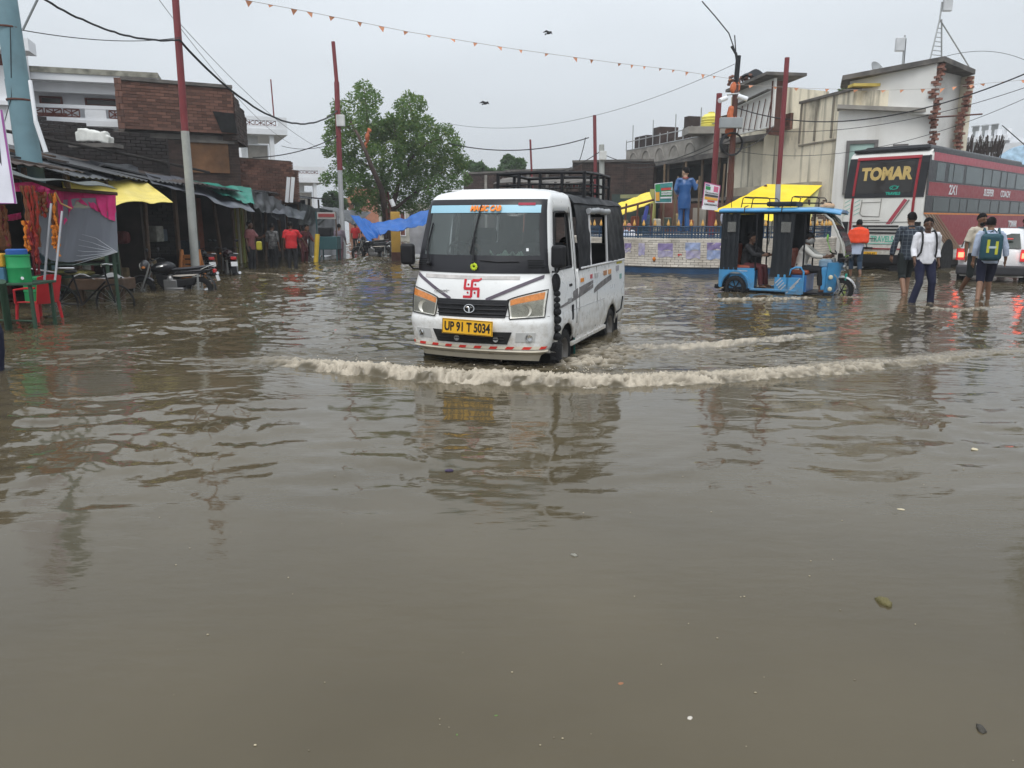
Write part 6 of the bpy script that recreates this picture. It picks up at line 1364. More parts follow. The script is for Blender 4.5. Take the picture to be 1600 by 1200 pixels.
m = MB(); m.box((1.80, -.05, .62), (.26, .30, .16)); m.build('pale_bag', mat('pale_blue_bag', (.35, .52, .68), .6, bump=.5, bs=16), rk, bevel=.05, seg=3)
for x, z0_, z1_ in ((.45, .95, 1.45),): m = MB(); m.tube([(x, .42, z0_), (x+.06, .42, z1_)], .014, 6); m.build('grab_pole', mat('cream_post2', (.6, .6, .55), .4), rk)
# ================================================================ sleeper coach, seen from its back left corner
BR = (12.55, 24.0); BA = R(44)
bus = thing('bus', 'double deck sleeper coach, white and red with a black rear, at the right', 'bus', (BR[0], BR[1], 0), BA)
# local: x forward along the near side, y = 0 at near side, +y to the far side (left in the picture); z up
m_bw = mat('coach_white', (.68, .67, .63), .4, var=.04, coat=.3, dirt=.3, dcol=(.3, .27, .22), ds=1.2); muddy(m_bw, .2, 1.3)
m_br = mat('coach_red', (.27, .012, .02), .4, var=.06, coat=.15, spec=.25, dirt=.15)
m_bpk = mat('coach_pink', (.40, .06, .085), .4, var=.08, coat=.1, spec=.3)
m_bk = mat('coach_black', (.012, .012, .014), .35, coat=.1, spec=.25)
m_bg = mat('coach_window', (.05, .075, .075), .12, var=.3, vs=1.2, spec=.4)
m_bd = mat('coach_window_dark', (.014, .026, .02), .12, var=.4, vs=1.5, spec=.35)
m_gold = mat('gold_letter', (.50, .36, .13), .4, .3); m_teal = mat('teal_letter', (.02, .38, .28), .5)
LB, WB, HB = 12.0, 2.5, 3.72
m = MB()      # body shell: rear slopes forward a little towards the roof
sec = [(-.0, .25), (.0, 2.25), (.22, 3.45), (.32, 3.60), (.45, HB-.02), (LB, HB-.02), (LB, .25)]
m.prism(sec, 0, WB); body_ = m.build('body_shell', m_bw, bus, bevel=.09, seg=3, smooth=45)
def bx(z): return float(np.interp(z, [0, 2.25, 3.45, 3.6], [0, 0, .22, .32]))
m = MB(); m.box((.85+5.2, WB/2, HB+.05), (10.6, 2.0, .22)); m.build('roof_pod', m_bk, bus, bevel=.08, seg=3)
m = MB(); m.box((.7, WB/2, HB+.01), (.8, 2.3, .1)); m.build('roof_fairing', m_bk, bus, bevel=.03)
def sidebox(name, x0, x1, z0, z1, mt, th=.012, out_=.006, parent=None):
    m = MB(); m.box(((x0+x1)/2, -out_, (z0+z1)/2), (x1-x0, th, z1-z0)); return m.build(name, mt, parent or bus)
sidebox('roof_stripe', .42, LB-.1, 3.36, 3.60, m_bpk); sidebox('upper_glass_band', .2, LB-.1, 2.72, 3.355, m_bk, .012, .006)
sidebox('text_stripe', .03, LB-.1, 2.31, 2.715, m_br); sidebox('lower_glass_band', .03, LB-.1, 1.80, 2.305, m_bk)
sidebox('orange_line', .03, LB-.1, 1.75, 1.795, mat('coach_orange', (.7, .22, .03), .4), .014, .008)
sidebox('corner_black', .02, .18, 2.32, 3.5, m_bk, .014, .009)
sidebox('roof_edge', .3, LB-.1, 3.605, 3.70, m_bk)
def s_of(cx): r = (510+cx/5.517)/1200; return (r*23.27-12.55)/(.72-.68*r)
def panes(nm, xs, z0, z1, mt):
    for a, b in xs:
        x0, x1 = max(.12, s_of(a)), min(LB-.2, s_of(b))
        if x1 > x0: sidebox(nm, x0, x1, z0, z1, mt, .012, .012)
panes('upper_window', ((828, 900), (932, 968), (976, 1058), (1082, 1220), (1232, 1298), (1306, 1372), (1384, 1425), (1436, 1502), (1514, 1640)), 2.77, 3.31, m_bg)
panes('lower_window', ((828, 962), (972, 1050), (1056, 1110), (1122, 1212), (1222, 1312), (1322, 1385), (1398, 1480), (1492, 1560), (1570, 1640)), 1.84, 2.26, m_bd)
# red flank with bronze chevron stripes
m = MB(); m.prism([(.9, 1.745), (LB-.1, 1.745), (LB-.1, .75), (3.3, .75)], -.012, .02); m.build('red_flank', m_br, bus)
m_brz = mat('bronze_stripe', (.22, .12, .06), .4, .2)
for k in range(5):
    o_ = .26*k; m = MB(); m.prism([(.05+o_, 1.745), (.20+o_, 1.745), (2.9+o_*1.0, .62), (2.65+o_*1.0, .62)], -.015-.001*k, .015); m.build('bronze_stripe', m_brz, bus)
text('2X1', .42, c_w, bus, (2.45, -.02, 2.51), (R(90), 0, 0), sx=1.2, bold=.008); text('SLEEPER', .33, c_w, bus, (6.3, -.02, 2.52), (R(90), 0, 0), sx=1.0, bold=.008, shear=.1); text('COACH', .33, c_w, bus, (8.4, -.02, 2.52), (R(90), 0, 0), sx=1.05, bold=.008)
text('TOMAR', .34, c_w, bus, (9.9, -.02, 1.42), (R(90), 0, 0), bold=.012)
m = MB(); m.box((7.6, -.004, .62), (8.6, .012, .28)); m.build('lower_skirt', m_bw, bus)
for cx_ in (2.55, 9.3):
    m = MB(); m.lathe([(0, 0), (.56, 0), (.60, .02), (.60, .05), (0, .05)], 28, Matrix.Translation((cx_, .02, .36)) @ Euler((R(90), 0, 0)).to_matrix().to_4x4()); m.build('wheel_arch', m_dark, bus)
    for yy in (.12, WB-.12): wheel(bus, (cx_, yy, .34), .49, .26, m_rim, axis='y')
# rear face details, built in the y-z plane at x = bx(z)
def rearq(name, y0, y1, z0, z1, mt, out_=.012, th=.012, parent=None, slant=0):
    m = MB(); m.grid(lambda u, v: (bx(z0+(z1-z0)*v)-out_, y0+(y1-y0)*u+slant*v, z0+(z1-z0)*v), 2, 6, th); return m.build(name, mt, parent or bus)
# y grows to the left in the picture
def yb(f): return WB*(1-f)       # f: 0 at the picture's left edge, 1 at the right
rearq('rear_window_black', .04, WB-.04, 2.26, 3.50, m_bk, .006)
rearq('rear_glass', .42, WB-.38, 2.40, 3.36, mat('rear_glass', (.02, .018, .016), .12), .016)
for f0, f1 in ((.115, .145), (.86, .89)): rearq('red_frame_post', yb(f1), yb(f0), .75 if f0 > .5 else .6, 3.50, m_br, .022)
rearq('red_frame_top', yb(.89), yb(.115), 3.43, 3.52, m_br, .024)
ty = math.atan2(.22, 1.2)
text('TOMAR', .52, m_gold, bus, (bx(2.98)-.03, yb(.50), 2.98), (R(90)-0, 0, R(-90)), 'rear_name', .006, .028, 'CENTER', .83).rotation_euler = Euler((R(90)-ty, 0, R(-90)))
m = MB(); m.tube([(bx(2.55)-.03, yb(.62)+.0+.12*math.cos(t), 2.56+.05*math.sin(t)) for t in np.linspace(0, 2*math.pi, 20)], .014, 5); m.tube([(bx(2.55)-.03, yb(.58)+.0-.08*t, 2.50+.09*t) for t in np.linspace(0, 1, 5)], .014, 5); m.tube([(bx(2.55)-.03, yb(.68)+.08*t, 2.61-.07*t) for t in np.linspace(0, 1, 5)], .012, 5); m.build('teal_logo', m_teal, bus)
text('TRAVELS', .11, m_teal, bus, (bx(2.38)-.03, yb(.62), 2.38), (R(90), 0, R(-90)), 'teal_words', .004, .006)
def rtube(name, pts, r, mt): m = MB(); m.tube([(-.012, yb(f), z) for f, z in pts], r, 5); return m.build(name, mt, bus)
m_line = mat('panel_gap', (.2, .19, .17), .7)
rtube('flap_outline', [(.25, 2.2), (.235, 1.78), (.27, 1.70), (.48, 1.68), (.49, 2.24)], .010, m_line); rtube('flap_line', [(.25, 2.12), (.49, 2.13)], .007, m_line); rtube('flap_line', [(.26, 1.62), (.28, 1.56), (.49, 1.57)], .008, m_line); rtube('panel_line', [(.1, 1.5), (.9, 1.52)], .008, m_line)
m = MB(); m.add([(-.012, yb(f), z) for f, z in ((.57, 1.45), (.62, 1.45), (.80, 2.18), (.76, 2.22))]+[(-.004, yb(f), z) for f, z in ((.57, 1.45), (.62, 1.45), (.80, 2.18), (.76, 2.22))], [(0, 1, 2, 3), (7, 6, 5, 4), (0, 4, 5, 1), (1, 5, 6, 2), (2, 6, 7, 3), (3, 7, 4, 0)]); m.build('slanted_stripe', m_bpk, bus)
m = MB(); m.add([(-.012, yb(f), z) for f, z in ((.63, 1.45), (.645, 1.45), (.83, 2.18), (.815, 2.20))], [(0, 1, 2, 3)]); m.build('slanted_line', m_line, bus)
for k in range(3): rearq('louvre', yb(.73), yb(.16), 1.36-.105*k, 1.41-.105*k, m_bk, .02)
for k in range(4):
    for f in (.03, .155): m = MB(); m.grid(lambda u, v: (-.008, yb(f+.07*u), 2.10-.13*k+.07*u*1.4+.025*v), 2, 1, .004); m.build('teal_dash', mat('teal_dash', (.25, .5, .42), .5), bus)
text('A S TRAVELS', .25, mat('teal_pale', (.12, .45, .33), .5), bus, (-.012, yb(.48), .98), (R(90), 0, R(-90)), 'rear_lower_words', .004, .006, 'CENTER', .72); rtube('teal_line', [(.3, .83), (.72, .84)], .01, m_teal)
for f0, f1 in ((-.005, .10), (.875, .99)):
    tl = rearq('tail_lamp_cluster', yb(f1), yb(f0), 1.0, 1.52, m_bk, .035, .04); m = MB(); m.box((-.05, yb((f0+f1)/2), 1.36), (.02, .16, .13)); m.build('indicator', m_amber, tl, bevel=.01); m = MB(); m.box((-.05, yb((f0+f1)/2), 1.13), (.02, .16, .16)); m.build('brake_lamp', m_br, tl, bevel=.01)
rearq('red_line', yb(.9), yb(.12), .66, .70, m_br, .012); rearq('rear_bumper', .02, WB-.02, .22, .50, m_bk, .03, .04); m = MB(); m.box((-.04, yb(.38), .70), (.05, .3, .05)); m.build('plate_lamp', m_bk, bus)
bp_ = MB().box((-.045, yb(.42), .47), (.02, .42, .22)).build('number_plate', MATS['plate_yellow'], bus, bevel=.005)
text('UP93 8T', .11, MATS['plate_black'], bp_, (-.057, yb(.42), .51), (R(90), 0, R(-90)), 'plate_characters', .001, .001, sx=.8)
for a_ in (((.36, 1.38), (.34, .95), (.37, .72)), ((.36, 1.2), (.27, .9), (.30, .74)), ((.22, .98), (.33, 1.0), (.47, .99))):
    m = MB(); m.tube([(-.05, yb(f), z) for f, z in a_], .014, 5); m.build('rear_wiper', m_bplast, bus)
m = MB(); m.tube([(-.05, .15, 1.02), (-.06, -.9, 1.04)], .012, 5)
m = MB(); m.box((.25, .6, .0), (.5, .5, .3)); m.build('exhaust_box', m_bplast, bus)
m = MB(); m.box((LB/2, WB/2, .2), (LB-.6, 2.2, .25)); m.build('underframe', m_shade, bus)
# ================================================================ white hatchback with lit tail lamps
ch = thing('car', 'white hatchback with its tail lamps lit standing beside the coach', 'car', (12.35, 20.0, -.12), R(-35))
m_cw = mat('car_white', (.72, .72, .72), .3, coat=.6, dirt=.1)
def carbody(lv, L_, name, mt, parent, n=20):     # superellipse plan sections stacked in z: (z, y0, y1, halfwidth, power)
    m = MB(); vs = []; N_ = 40
    for z, y0, y1, w_, p_ in lv:
        for k in range(N_):
            a = 2*math.pi*k/N_; ca, sa = math.cos(a), math.sin(a)
            vs.append((w_*math.copysign(abs(ca)**p_, ca), (y0+y1)/2+(y1-y0)/2*math.copysign(abs(sa)**p_, sa), z))
    fs = [(i*N_+k, i*N_+(k+1) % N_, (i+1)*N_+(k+1) % N_, (i+1)*N_+k) for i in range(len(lv)-1) for k in range(N_)]
    fs += [tuple(range(N_-1, -1, -1)), tuple(range((len(lv)-1)*N_, len(lv)*N_))]
    return m.add(vs, fs).build(name, mt, parent, smooth=50)
carbody([(.25, .05, 3.45, .76, .3), (.40, 0, 3.5, .80, .3), (.62, -.01, 3.5, .81, .28), (.85, .04, 3.42, .80, .28), (.95, .08, 3.3, .78, .3)], 3.5, 'body', m_cw, ch)
carbody([(.95, .10, 2.55, .765, .3), (1.15, .20, 2.25, .71, .3), (1.38, .34, 1.95, .63, .33), (1.46, .50, 1.8, .56, .4), (1.48, .8, 1.6, .40, .5)], 3.5, 'cabin', m_cw, ch)
m = MB(); m.grid(lambda u, v: ((-.60+1.2*u)*(1-.13*v), .105+.235*(.0+v)-.015, .98+.37*v+.0), 8, 6, .015); m.build('rear_window', m_bd, ch, smooth=True)
for sg in (-1, 1):
    m = MB(); m.add([(sg*(.775-.35*(z-.95)), y, z) for y, z in ((.35, .99), (2.2, .99), (1.85, 1.36), (.55, 1.36))]+[(sg*(.76-.35*(z-.95)), y, z) for y, z in ((.35, .99), (2.2, .99), (1.85, 1.36), (.55, 1.36))], [(0, 1, 2, 3), (7, 6, 5, 4), (0, 4, 5, 1), (1, 5, 6, 2), (2, 6, 7, 3), (3, 7, 4, 0)]); m.build('side_window', m_bd, ch)
    m = MB(); m.grid(lambda u, v: (sg*(.60+.20*u+.005*v), -.005+.0+.05*v+.05*u**3, .66+.30*v), 6, 6, .03); tl = m.build('tail_lamp', mat('tail_red', (.55, .02, .02), .25, coat=.5), ch, smooth=True)
    m = MB(); m.box((sg*.70, -.045, .80), (.13, .02, .13)); m.build('lit_bulb', mat('lit_brake_lamp', (.8, .1, .05), .3, emit=(1, .13, .07), es=5), tl, bevel=.02)
    for y in (.62, 2.9): wheel(ch, (sg*.70, y, .27), .29, .17, m_rim)
m = MB(); m.box((0, -.04, .42), (1.56, .16, .26)); m.build('rear_bumper', mat('bumper_dark', (.04, .04, .045), .5), ch, bevel=.06, seg=3)
m = MB(); m.box((0, -.015, .62), (.5, .02, .12)); pl2 = m.build('number_plate', mat('plate_white', (.7, .7, .7), .5), ch, bevel=.004)
text('UP93', .08, MATS['plate_black'], pl2, (0, -.028, .62), (R(90), 0, 0), 'plate_characters', .001)
m = MB(); m.box((.32, .15, 1.22), (.16, .01, .05), (R(-55), 0, 0)); m.build('red_sticker', c_r, ch)
# ================================================================ motorbikes (x forward)
def motorbike(label, loc, rz, paint, group=None, steer=0, rack=False):
    t = thing('motorbike', label, 'motorbike', loc, rz, group); wb = 1.28; r = .30
    for nm, x in (('rear', 0), ('front', wb)):
        if nm == 'front' and steer: pass
        wheel(t, (x, 0, r), r, .085, m_steel, 14, axis='y')
    mf = MB(); mf.tube([(wb-.0, 0, r), (wb-.18, 0, .72), (wb-.25, 0, .92)], [.02, .022, .022], 7)
    for yy in (-.09, .09): m = MB(); m.tube([(wb, yy, r), (wb-.17, yy, .70), (wb-.24, yy, .90)], [.022, .02, .02], 7); m.build('fork', m_steel, t, smooth=True)
    m = MB(); m.grid(lambda u, v: (wb+.345*math.cos(R(20)+R(120)*u), -.06+.12*v, r+.345*math.sin(R(20)+R(120)*u)-.02*abs(2*v-1)**2), 14, 4, .006); m.build('front_mudguard', mat(paint[0]+'_guard', (.10, .10, .11), .3, .5, coat=.3), t, smooth=True)
    m = MB(); m.grid(lambda u, v: (.0+.35*math.cos(R(60)+R(120)*u), -.07+.14*v, r+.02+.35*math.sin(R(60)+R(120)*u)), 12, 4, .006); m.build('rear_mudguard', m_bplast, t, smooth=True)
    m = MB(); m.ell((.78, 0, .80), (.28, .15, .15), 20, 12, (0, R(10), 0)); m.build('fuel_tank', mat(*paint), t, smooth=True)
    m = MB(); m.ell((.80, 0, .84), (.18, .155, .06), 16, 8, (0, R(10), 0)); m.build('tank_panel', mat('silver_tank', (.5, .5, .5), .25, .5), t, smooth=True)
    m = MB(); m.grid(lambda u, v: (-.25+.85*u, (-.13+.26*v)*(1-.35*u), .80+.05*(1-u)**2-.03*u+.035*(1-abs(2*v-1)**3)), 16, 8, .08); m.build('seat', mat('seat_vinyl', (.03, .03, .035), .4), t, smooth=60)
    m = MB(); m.prism([(-.34, .80), (.45, .74), (.60, .62), (.42, .58), (.1, .62), (-.30, .74)], -.12, .12); m.build('side_cowl', mat(*paint), t, bevel=.03, smooth=40)
    m = MB(); m.prism([(-.05, .68), (.48, .655), (.56, .63), (.40, .62), (.06, .64)], -.126, .126); m.build('cowl_stripe', mat('white_stripe', (.6, .55, .5), .4), t)
    m = MB(); m.box((.62, 0, .42), (.30, .22, .26)); m.ell((.62, 0, .52), (.13, .12, .15), 12, 8); m.box((.52, 0, .30), (.4, .26, .14)); m.build('engine', mat('engine_grey', (.20, .20, .2), .4, .6, dirt=.4), t, bevel=.02, smooth=40)
    m = MB(); m.prism([(.02, .60), (.40, .56), (.95, .70), (.92, .50), (.78, .28), (.40, .26), (.30, .40), (.1, .42)], -.09, .09); m.build('engine_cover', m_bplast, t, bevel=.03, smooth=40)
    m = MB(); m.tube([(wb-.22, 0, .86), (.9, 0, .62), (.72, 0, .2)], .022, 6); m.build('frame_tube', m_bplast, t, smooth=True)
    m = MB(); m.tube([(.75, -.13, .42), (.55, -.15, .24), (.1, -.16, .26), (-.25, -.16, .32)], [.02, .022, .04, .045], 8); m.build('exhaust', m_chrome, t, smooth=True)
    for yy in (-.13, .13): m = MB(); m.tube([(0, yy, r), (-.02, yy*1.05, .68)], [.028, .022], 8); m.build('shock_absorber', m_steel, t)
    m = MB(); m.tube([(wb-.42, -.34, .98), (wb-.32, -.26, 1.02), (wb-.24, -.06, .96), (wb-.24, .06, .96), (wb-.32, .26, 1.02), (wb-.42, .34, .98)], .013, 7); hb = m.build('handlebar', m_bplast, t, smooth=True)
    for yy in (-.26, .26):
        m = MB(); m.tube([(wb-.30, yy, 1.02), (wb-.30, yy*1.15, 1.16)], .006, 5); m.ell((wb-.30, yy*1.2, 1.21), (.02, .06, .042), 12, 7); m.build('mirror', m_bplast, hb, smooth=True)
    m = MB(); m.ell((wb-.10, 0, .86), (.10, .12, .13), 16, 10); m.build('headlamp_cowl', mat(paint[0]+'_cowl', (.06, .06, .065), .3, coat=.5), t, smooth=True)
    m = MB(); m.ell((wb-.02, 0, .84), (.04, .085, .09), 14, 8); m.build('headlamp', m_lamp, t, smooth=True)
    for yy in (-.15, .15): m = MB(); m.ell((wb-.12, yy, .82), (.045, .035, .03), 10, 6); m.build('indicator', m_amber, t, smooth=True); 
    m = MB(); m.box((-.36, 0, .74), (.05, .16, .09)); m.build('tail_lamp', mat('tail_red', (.5, .02, .02), .3), t, bevel=.02)
    m = MB(); m.box((-.42, 0, .58), (.012, .18, .13), (0, R(15), 0)); m.build('number_plate', mat('plate_white', (.7, .7, .7), .5), t)
    m = MB(); m.tube([(-.1, -.13, .78), (-.3, -.14, .86), (-.38, 0, .88), (-.3, .14, .86), (-.1, .13, .78)], .012, 6); m.build('grab_rail', m_chrome, t, smooth=True)
    return t
q = G(322, 458)
mk = motorbike('black motorbike with white flashes parked by the foot of the tall red and grey pole', (-7.12, 17.6, -.30), R(183), ('bike_black', (.015, .015, .018), .25, 0, .1, 3, 0, 30, .2))
motorbike('dark motorbike with a white rear plate parked at the dim stall behind the nearer one', (-8.15, 22.6, -.24), R(118), ('bike_dark_red', (.03, .012, .014), .3))
motorbike('black motorbike half hidden against the stall left of the one with the white plate', (-8.75, 22.4, -.24), R(125), ('bike_black2', (.015, .015, .018), .3))
motorbike('motorbike with a silver crash bar standing by the yellow pillar under the blue sheet', (-5.6, 34.5, -.2), R(170), ('bike_black2', (.015, .015, .018), .3))
motorbike('farther black motorbike parked left of the yellow pillar with the blue sheet', (-6.35, 38.0, -.2), R(150), ('bike_black2', (.015, .015, .018), .3))
# ================================================================ people: one continuous body each, clothes as children
SK = [mat('skin_brown', (.17, .085, .05), .5, var=.08), mat('skin_dark', (.11, .055, .033), .5, var=.08), mat('skin_light_brown', (.24, .13, .08), .5, var=.08)]
m_hair = mat('black_hair', (.007, .006, .006), .75, spec=.12, bump=.4, bs=80)
m_eye = mat('eye_dark', (.02, .015, .012), .3)
def V3(*a): return Vector(a)
BASE = dict(pelvis=(0, 0, .93), waist=(0, 0, 1.07), chest=(0, 0, 1.27), neck=(0, .01, 1.43), head=(0, -.015, 1.575),
            shL=(.185, 0, 1.385), elL=(.225, .02, 1.12), wrL=(.235, -.03, .88), hdL=(.235, -.05, .80),
            shR=(-.185, 0, 1.385), elR=(-.225, .02, 1.12), wrR=(-.235, -.03, .88), hdR=(-.235, -.05, .80),
            hipL=(.09, 0, .92), knL=(.10, -.02, .50), anL=(.10, .02, .09), hipR=(-.09, 0, .92), knR=(-.10, -.02, .50), anR=(-.10, .02, .09), yaw=0.0, pitch=0.0, footL=None, footR=None)
def person(label, loc, rz, pose={}, h=1.70, skin=0, shirt=None, trousers=None, sleeve=1.0, leg=1.0, hem=.82, collar=True, beard=False, hair=True, build=1.0, extra=None, name='person', voxel=.011, suit=False, lname='shirt', hairm=None, catg='person', par=None):
    P_ = dict(BASE); P_.update(pose); J = {k: (Vector(v) if isinstance(v, tuple) else v) for k, v in P_.items()}
    t = thing(name, label, catg, loc, rz) if par is None else par
    S = SK[skin] if isinstance(skin, int) else skin; b = MB(); B = build
    def limb(m, pts, rr, n=12): m.tube(pts, rr, n)
    # torso, neck
    up = (J['neck']-J['pelvis']).normalized()
    b.tube([J['pelvis']-up*.07, J['pelvis'], J['waist'], J['chest'], J['chest']+up*.09, J['neck']], [(.10*B, .13*B), (.11*B, .155*B), (.095*B, .13*B), (.11*B, .165*B), (.085*B, .13*B), (.055, .062)] if True else 0, 14)
    b.tube([J['neck']-up*.03, J['neck']+up*.04, J['head']-up*.03], [.06, .052, .055], 12)
    Hm = Matrix.Translation(J['head']) @ Euler((J['pitch'], 0, J['yaw'])).to_matrix().to_4x4()
    def hp(x, y, z): return Hm @ Vector((x, y, z))
    hr = Euler((J['pitch'], 0, J['yaw']))
    b.ell(hp(0, .005, .02), (.075, .093, .10), 18, 12, hr); b.ell(hp(0, -.025, -.05), (.055, .062, .065), 14, 10, hr)
    b.ell(hp(0, -.098, -.012), (.013, .02, .022), 8, 6, hr); b.ell(hp(0, -.085, -.05), (.026, .012, .012), 8, 6, hr)
    for s_ in (-1, 1): b.ell(hp(s_*.078, .01, -.005), (.012, .02, .03), 8, 6, hr); b.ell(hp(s_*.03, -.082, .028), (.022, .012, .009), 8, 6, hr)
    for s_, k in ((1, 'L'), (-1, 'R')):
        b.tube([J['chest']+up*.09+V3(s_*.06, 0, 0), J['sh'+k], J['sh'+k].lerp(J['el'+k], .15)], [.06, .06, .052], 10)
        b.tube([J['sh'+k], J['sh'+k].lerp(J['el'+k], .4), J['el'+k], J['el'+k].lerp(J['wr'+k], .3), J['wr'+k]], [.052*B, .048*B, .037, .038, .026], 10)
        # hand: palm, four fingers, thumb
        d = (J['hd'+k]-J['wr'+k]).normalized(); side = d.cross(V3(s_, .3, 0)); side = (side if side.length > .2 else d.cross(V3(0, 1, .3))).normalized(); nrm = d.cross(side).normalized()
        W_ = J['wr'+k]; b.tube([W_, W_+d*.035, W_+d*.09], [(.020, .026), (.020, .036), (.014, .038)], 10)
        b.ell(W_+d*.055, (.028, .028, .04), 8, 6)
        for q, (o, ln) in enumerate(((-.030, .062), (-.010, .072), (.010, .068), (.030, .052))):
            p0 = W_+d*.08+side*o; p1 = p0+d*ln*.5+nrm*.006*s_; p2 = p1+d*ln*.38+nrm*.02*s_; b.tube([p0, p1, p2], [.0105, .0098, .0085], 6)
        p0 = W_+d*.03-side*.025; b.tube([p0, p0-side*.022+d*.03, p0-side*.028+d*.058+nrm*.008*s_], [.013, .011, .009], 6)
        f = J['foot'+k] or (J['an'+k]+V3(0, -.15, -.055)); fd = (f-J['an'+k])
        b.tube([J['hip'+k], J['hip'+k].lerp(J['kn'+k], .45), J['kn'+k], J['kn'+k].lerp(J['an'+k], .35), J['an'+k]], [.085*B, .075*B, .053, .052, .036], 12)
        b.tube([J['an'+k]+V3(0, .035, -.045), J['an'+k]+fd*.45+V3(0, 0, -.008), f], [.036, .036, .024], 8)
    body = fuse(b, 'body', S, t, voxel, 3)
    for s_ in (-1, 1): m = MB(); m.ell(hp(s_*.029, -.085, .012), (.008, .005, .004), 8, 5, hr); m.build('eye', m_eye, t, smooth=True)
    m = MB(); m.ell(hp(0, -.096, -.052), (.021, .005, .0045), 8, 4, hr); m.build('mouth', mat('lip_dark', (.13, .045, .035), .5), t, smooth=True)
    if hair:
        m = MB(); n0 = len(m.v); m.ell((0, 0, 0), (1, 1, 1), 30, 20); vs = []
        for x, y, z in m.v:
            v = Vector((x, y, z)); face = v.y < -.05 and v.z < .52+.25*abs(v.x)*(-1) ; low = v.z < -.42-.2*v.y*0
            ear = abs(v.x) > .75 and v.z < -.05 and v.y < .15
            k = .90 if (face or low or ear) else 1.12+.05*math.sin(v.x*14)*math.sin(v.y*13+v.z*11)
            vs.append(hp(x*.077*k, .008+y*.093*k, .022+z*.103*k+(.004 if not face else 0)))
        m.v = [tuple(p) for p in vs]; m.build('hair', hairm or m_hair, t, smooth=True)
        m = MB()
        for s_ in (-1, 1): m.tube([hp(s_*.015, -.094, .033), hp(s_*.032, -.091, .038), hp(s_*.048, -.08, .032)], .0045, 5)
        m.build('eyebrows', m_hair, t)['kind'] = 'stuff'
    if beard: m = MB(); m.ell(hp(0, -.045, -.07), (.056, .055, .055), 14, 9, hr); m.ell(hp(0, -.099, -.038), (.03, .008, .008), 10, 5, hr); m.build('beard', m_hair, t, smooth=True)
    if shirt:
        s = MB(); e = .018
        hemz = J['pelvis']+V3(0, 0, hem-.93)
        s.tube([hemz, J['pelvis'], J['waist'], J['chest'], J['chest']+up*.09, J['neck']-up*.01], [(.135*B, .175*B), (.135*B, .178*B), (.122*B, .16*B), (.135*B, .19*B), (.105*B, .15*B), (.062, .072)], 16)
        for s_, k in ((1, 'L'), (-1, 'R')):
            a, e_, w_ = J['sh'+k], J['el'+k], J['wr'+k]
            s.tube([J['chest']+up*.10+V3(s_*.05, 0, 0), a, a.lerp(e_, .15)], [.07, .066, .062], 12)
            if sleeve <= .5: s.tube([a, a.lerp(e_, sleeve*2*.5+.1), a.lerp(e_, min(1, sleeve*2))], [.064*B, .066, .07], 12)
            else: f = (sleeve-.5)*2; s.tube([a, a.lerp(e_, .5), e_, e_.lerp(w_, f*.5), e_.lerp(w_, f*.93), e_.lerp(w_, f)], [.063*B, .060, .054, .053, .052, .056 if f < .8 else .04], 12)
        fuse(s, lname, shirt, t, voxel, 3, .009, 9, len(label))
        if collar:
            c = MB()
            for s_ in (-1, 1): c.tube([J['neck']+V3(0, .065, .015), J['neck']+V3(s_*.06, .03, .01), J['neck']+V3(s_*.05, -.055, -.02), J['neck']+V3(s_*.015, -.085, -.07)], [.016, .016, .017, .01], 7)
            c.build('collar', shirt, t, smooth=True)['kind'] = 'stuff'
            m = MB(); m.grid(lambda u, v: tuple(J['neck'].lerp(J['pelvis'], .22+.75*v)+V3(-.012+.024*u, -.137*B-.006+.03*(1-v)**3, 0)), 1, 8, .004); m.build('button_placket', shirt, t)
    if trousers:
        s = MB(); s.tube([J['waist']-up*.03, J['pelvis'], J['pelvis']-up*.09], [(.118*B, .158*B), (.13*B, .172*B), (.115*B, .155*B)], 16)
        for k in 'LR':
            h_, kn, an = J['hip'+k], J['kn'+k], J['an'+k]
            if leg <= .5: s.tube([h_, h_.lerp(kn, .5), h_.lerp(kn, leg*2)], [.10*B, .093*B, .088*B], 14)
            else: f = (leg-.5)*2; s.tube([h_, h_.lerp(kn, .45), kn, kn.lerp(an, f*.5), kn.lerp(an, f)], [.10*B, .089*B, .07*B, .066, .062], 14)
        fuse(s, 'trousers' if leg > .6 else 'shorts', trousers, t, voxel, 3, .007, 8, len(label)+3)
    sc_ = h/1.70
    if par is None: t.scale = (sc_,)*3
    return t, J, hp
GZ = -.14
walk = dict(knL=(.09, -.16, .53), anL=(.09, -.12, .12), knR=(-.09, .03, .49), anR=(-.08, .26, .14), elL=(.23, .10, 1.13), wrL=(.25, .02, .90), hdL=(.25, -.02, .82), elR=(-.23, -.03, 1.13), wrR=(-.24, -.16, .92), hdR=(-.24, -.2, .85))
walk2 = dict(knR=(-.09, -.18, .53), anR=(-.09, -.16, .12), knL=(.09, .02, .50), anL=(.09, .26, .16), elR=(-.24, .10, 1.13), wrR=(-.26, .02, .90), hdR=(-.26, -.02, .82), elL=(.24, -.03, 1.13), wrL=(.25, -.12, .9), hdL=(.25, -.16, .82))
c_shw = mat('white_shirt', (.72, .72, .76), .85, bump=.3, bs=20, sheen=.2); c_navy = mat('navy_trousers', (.012, .014, .04), .85); c_dshort = mat('dark_shorts', (.018, .024, .024), .85)
c_beige = mat('cream_shirt', (.55, .49, .40), .85, bump=.3, bs=20); c_lb = mat('pale_blue_shirt', (.48, .55, .70), .85, bump=.3, bs=20); c_check = gridmat('dark_checked_shirt', (.022, .03, .045), (.10, .12, .14), 14, .85, .14)
c_dnavy = mat('dark_navy_cloth', (.012, .014, .035), .85); c_orange = mat('orange_cloth', (.78, .07, .02), .8, bump=.4, bs=12); c_denim = mat('dark_denim', (.02, .04, .07), .85)
g = G(1450, 476)
def at(px, py): q = G(px, py); return (q.x, q.y, GZ)
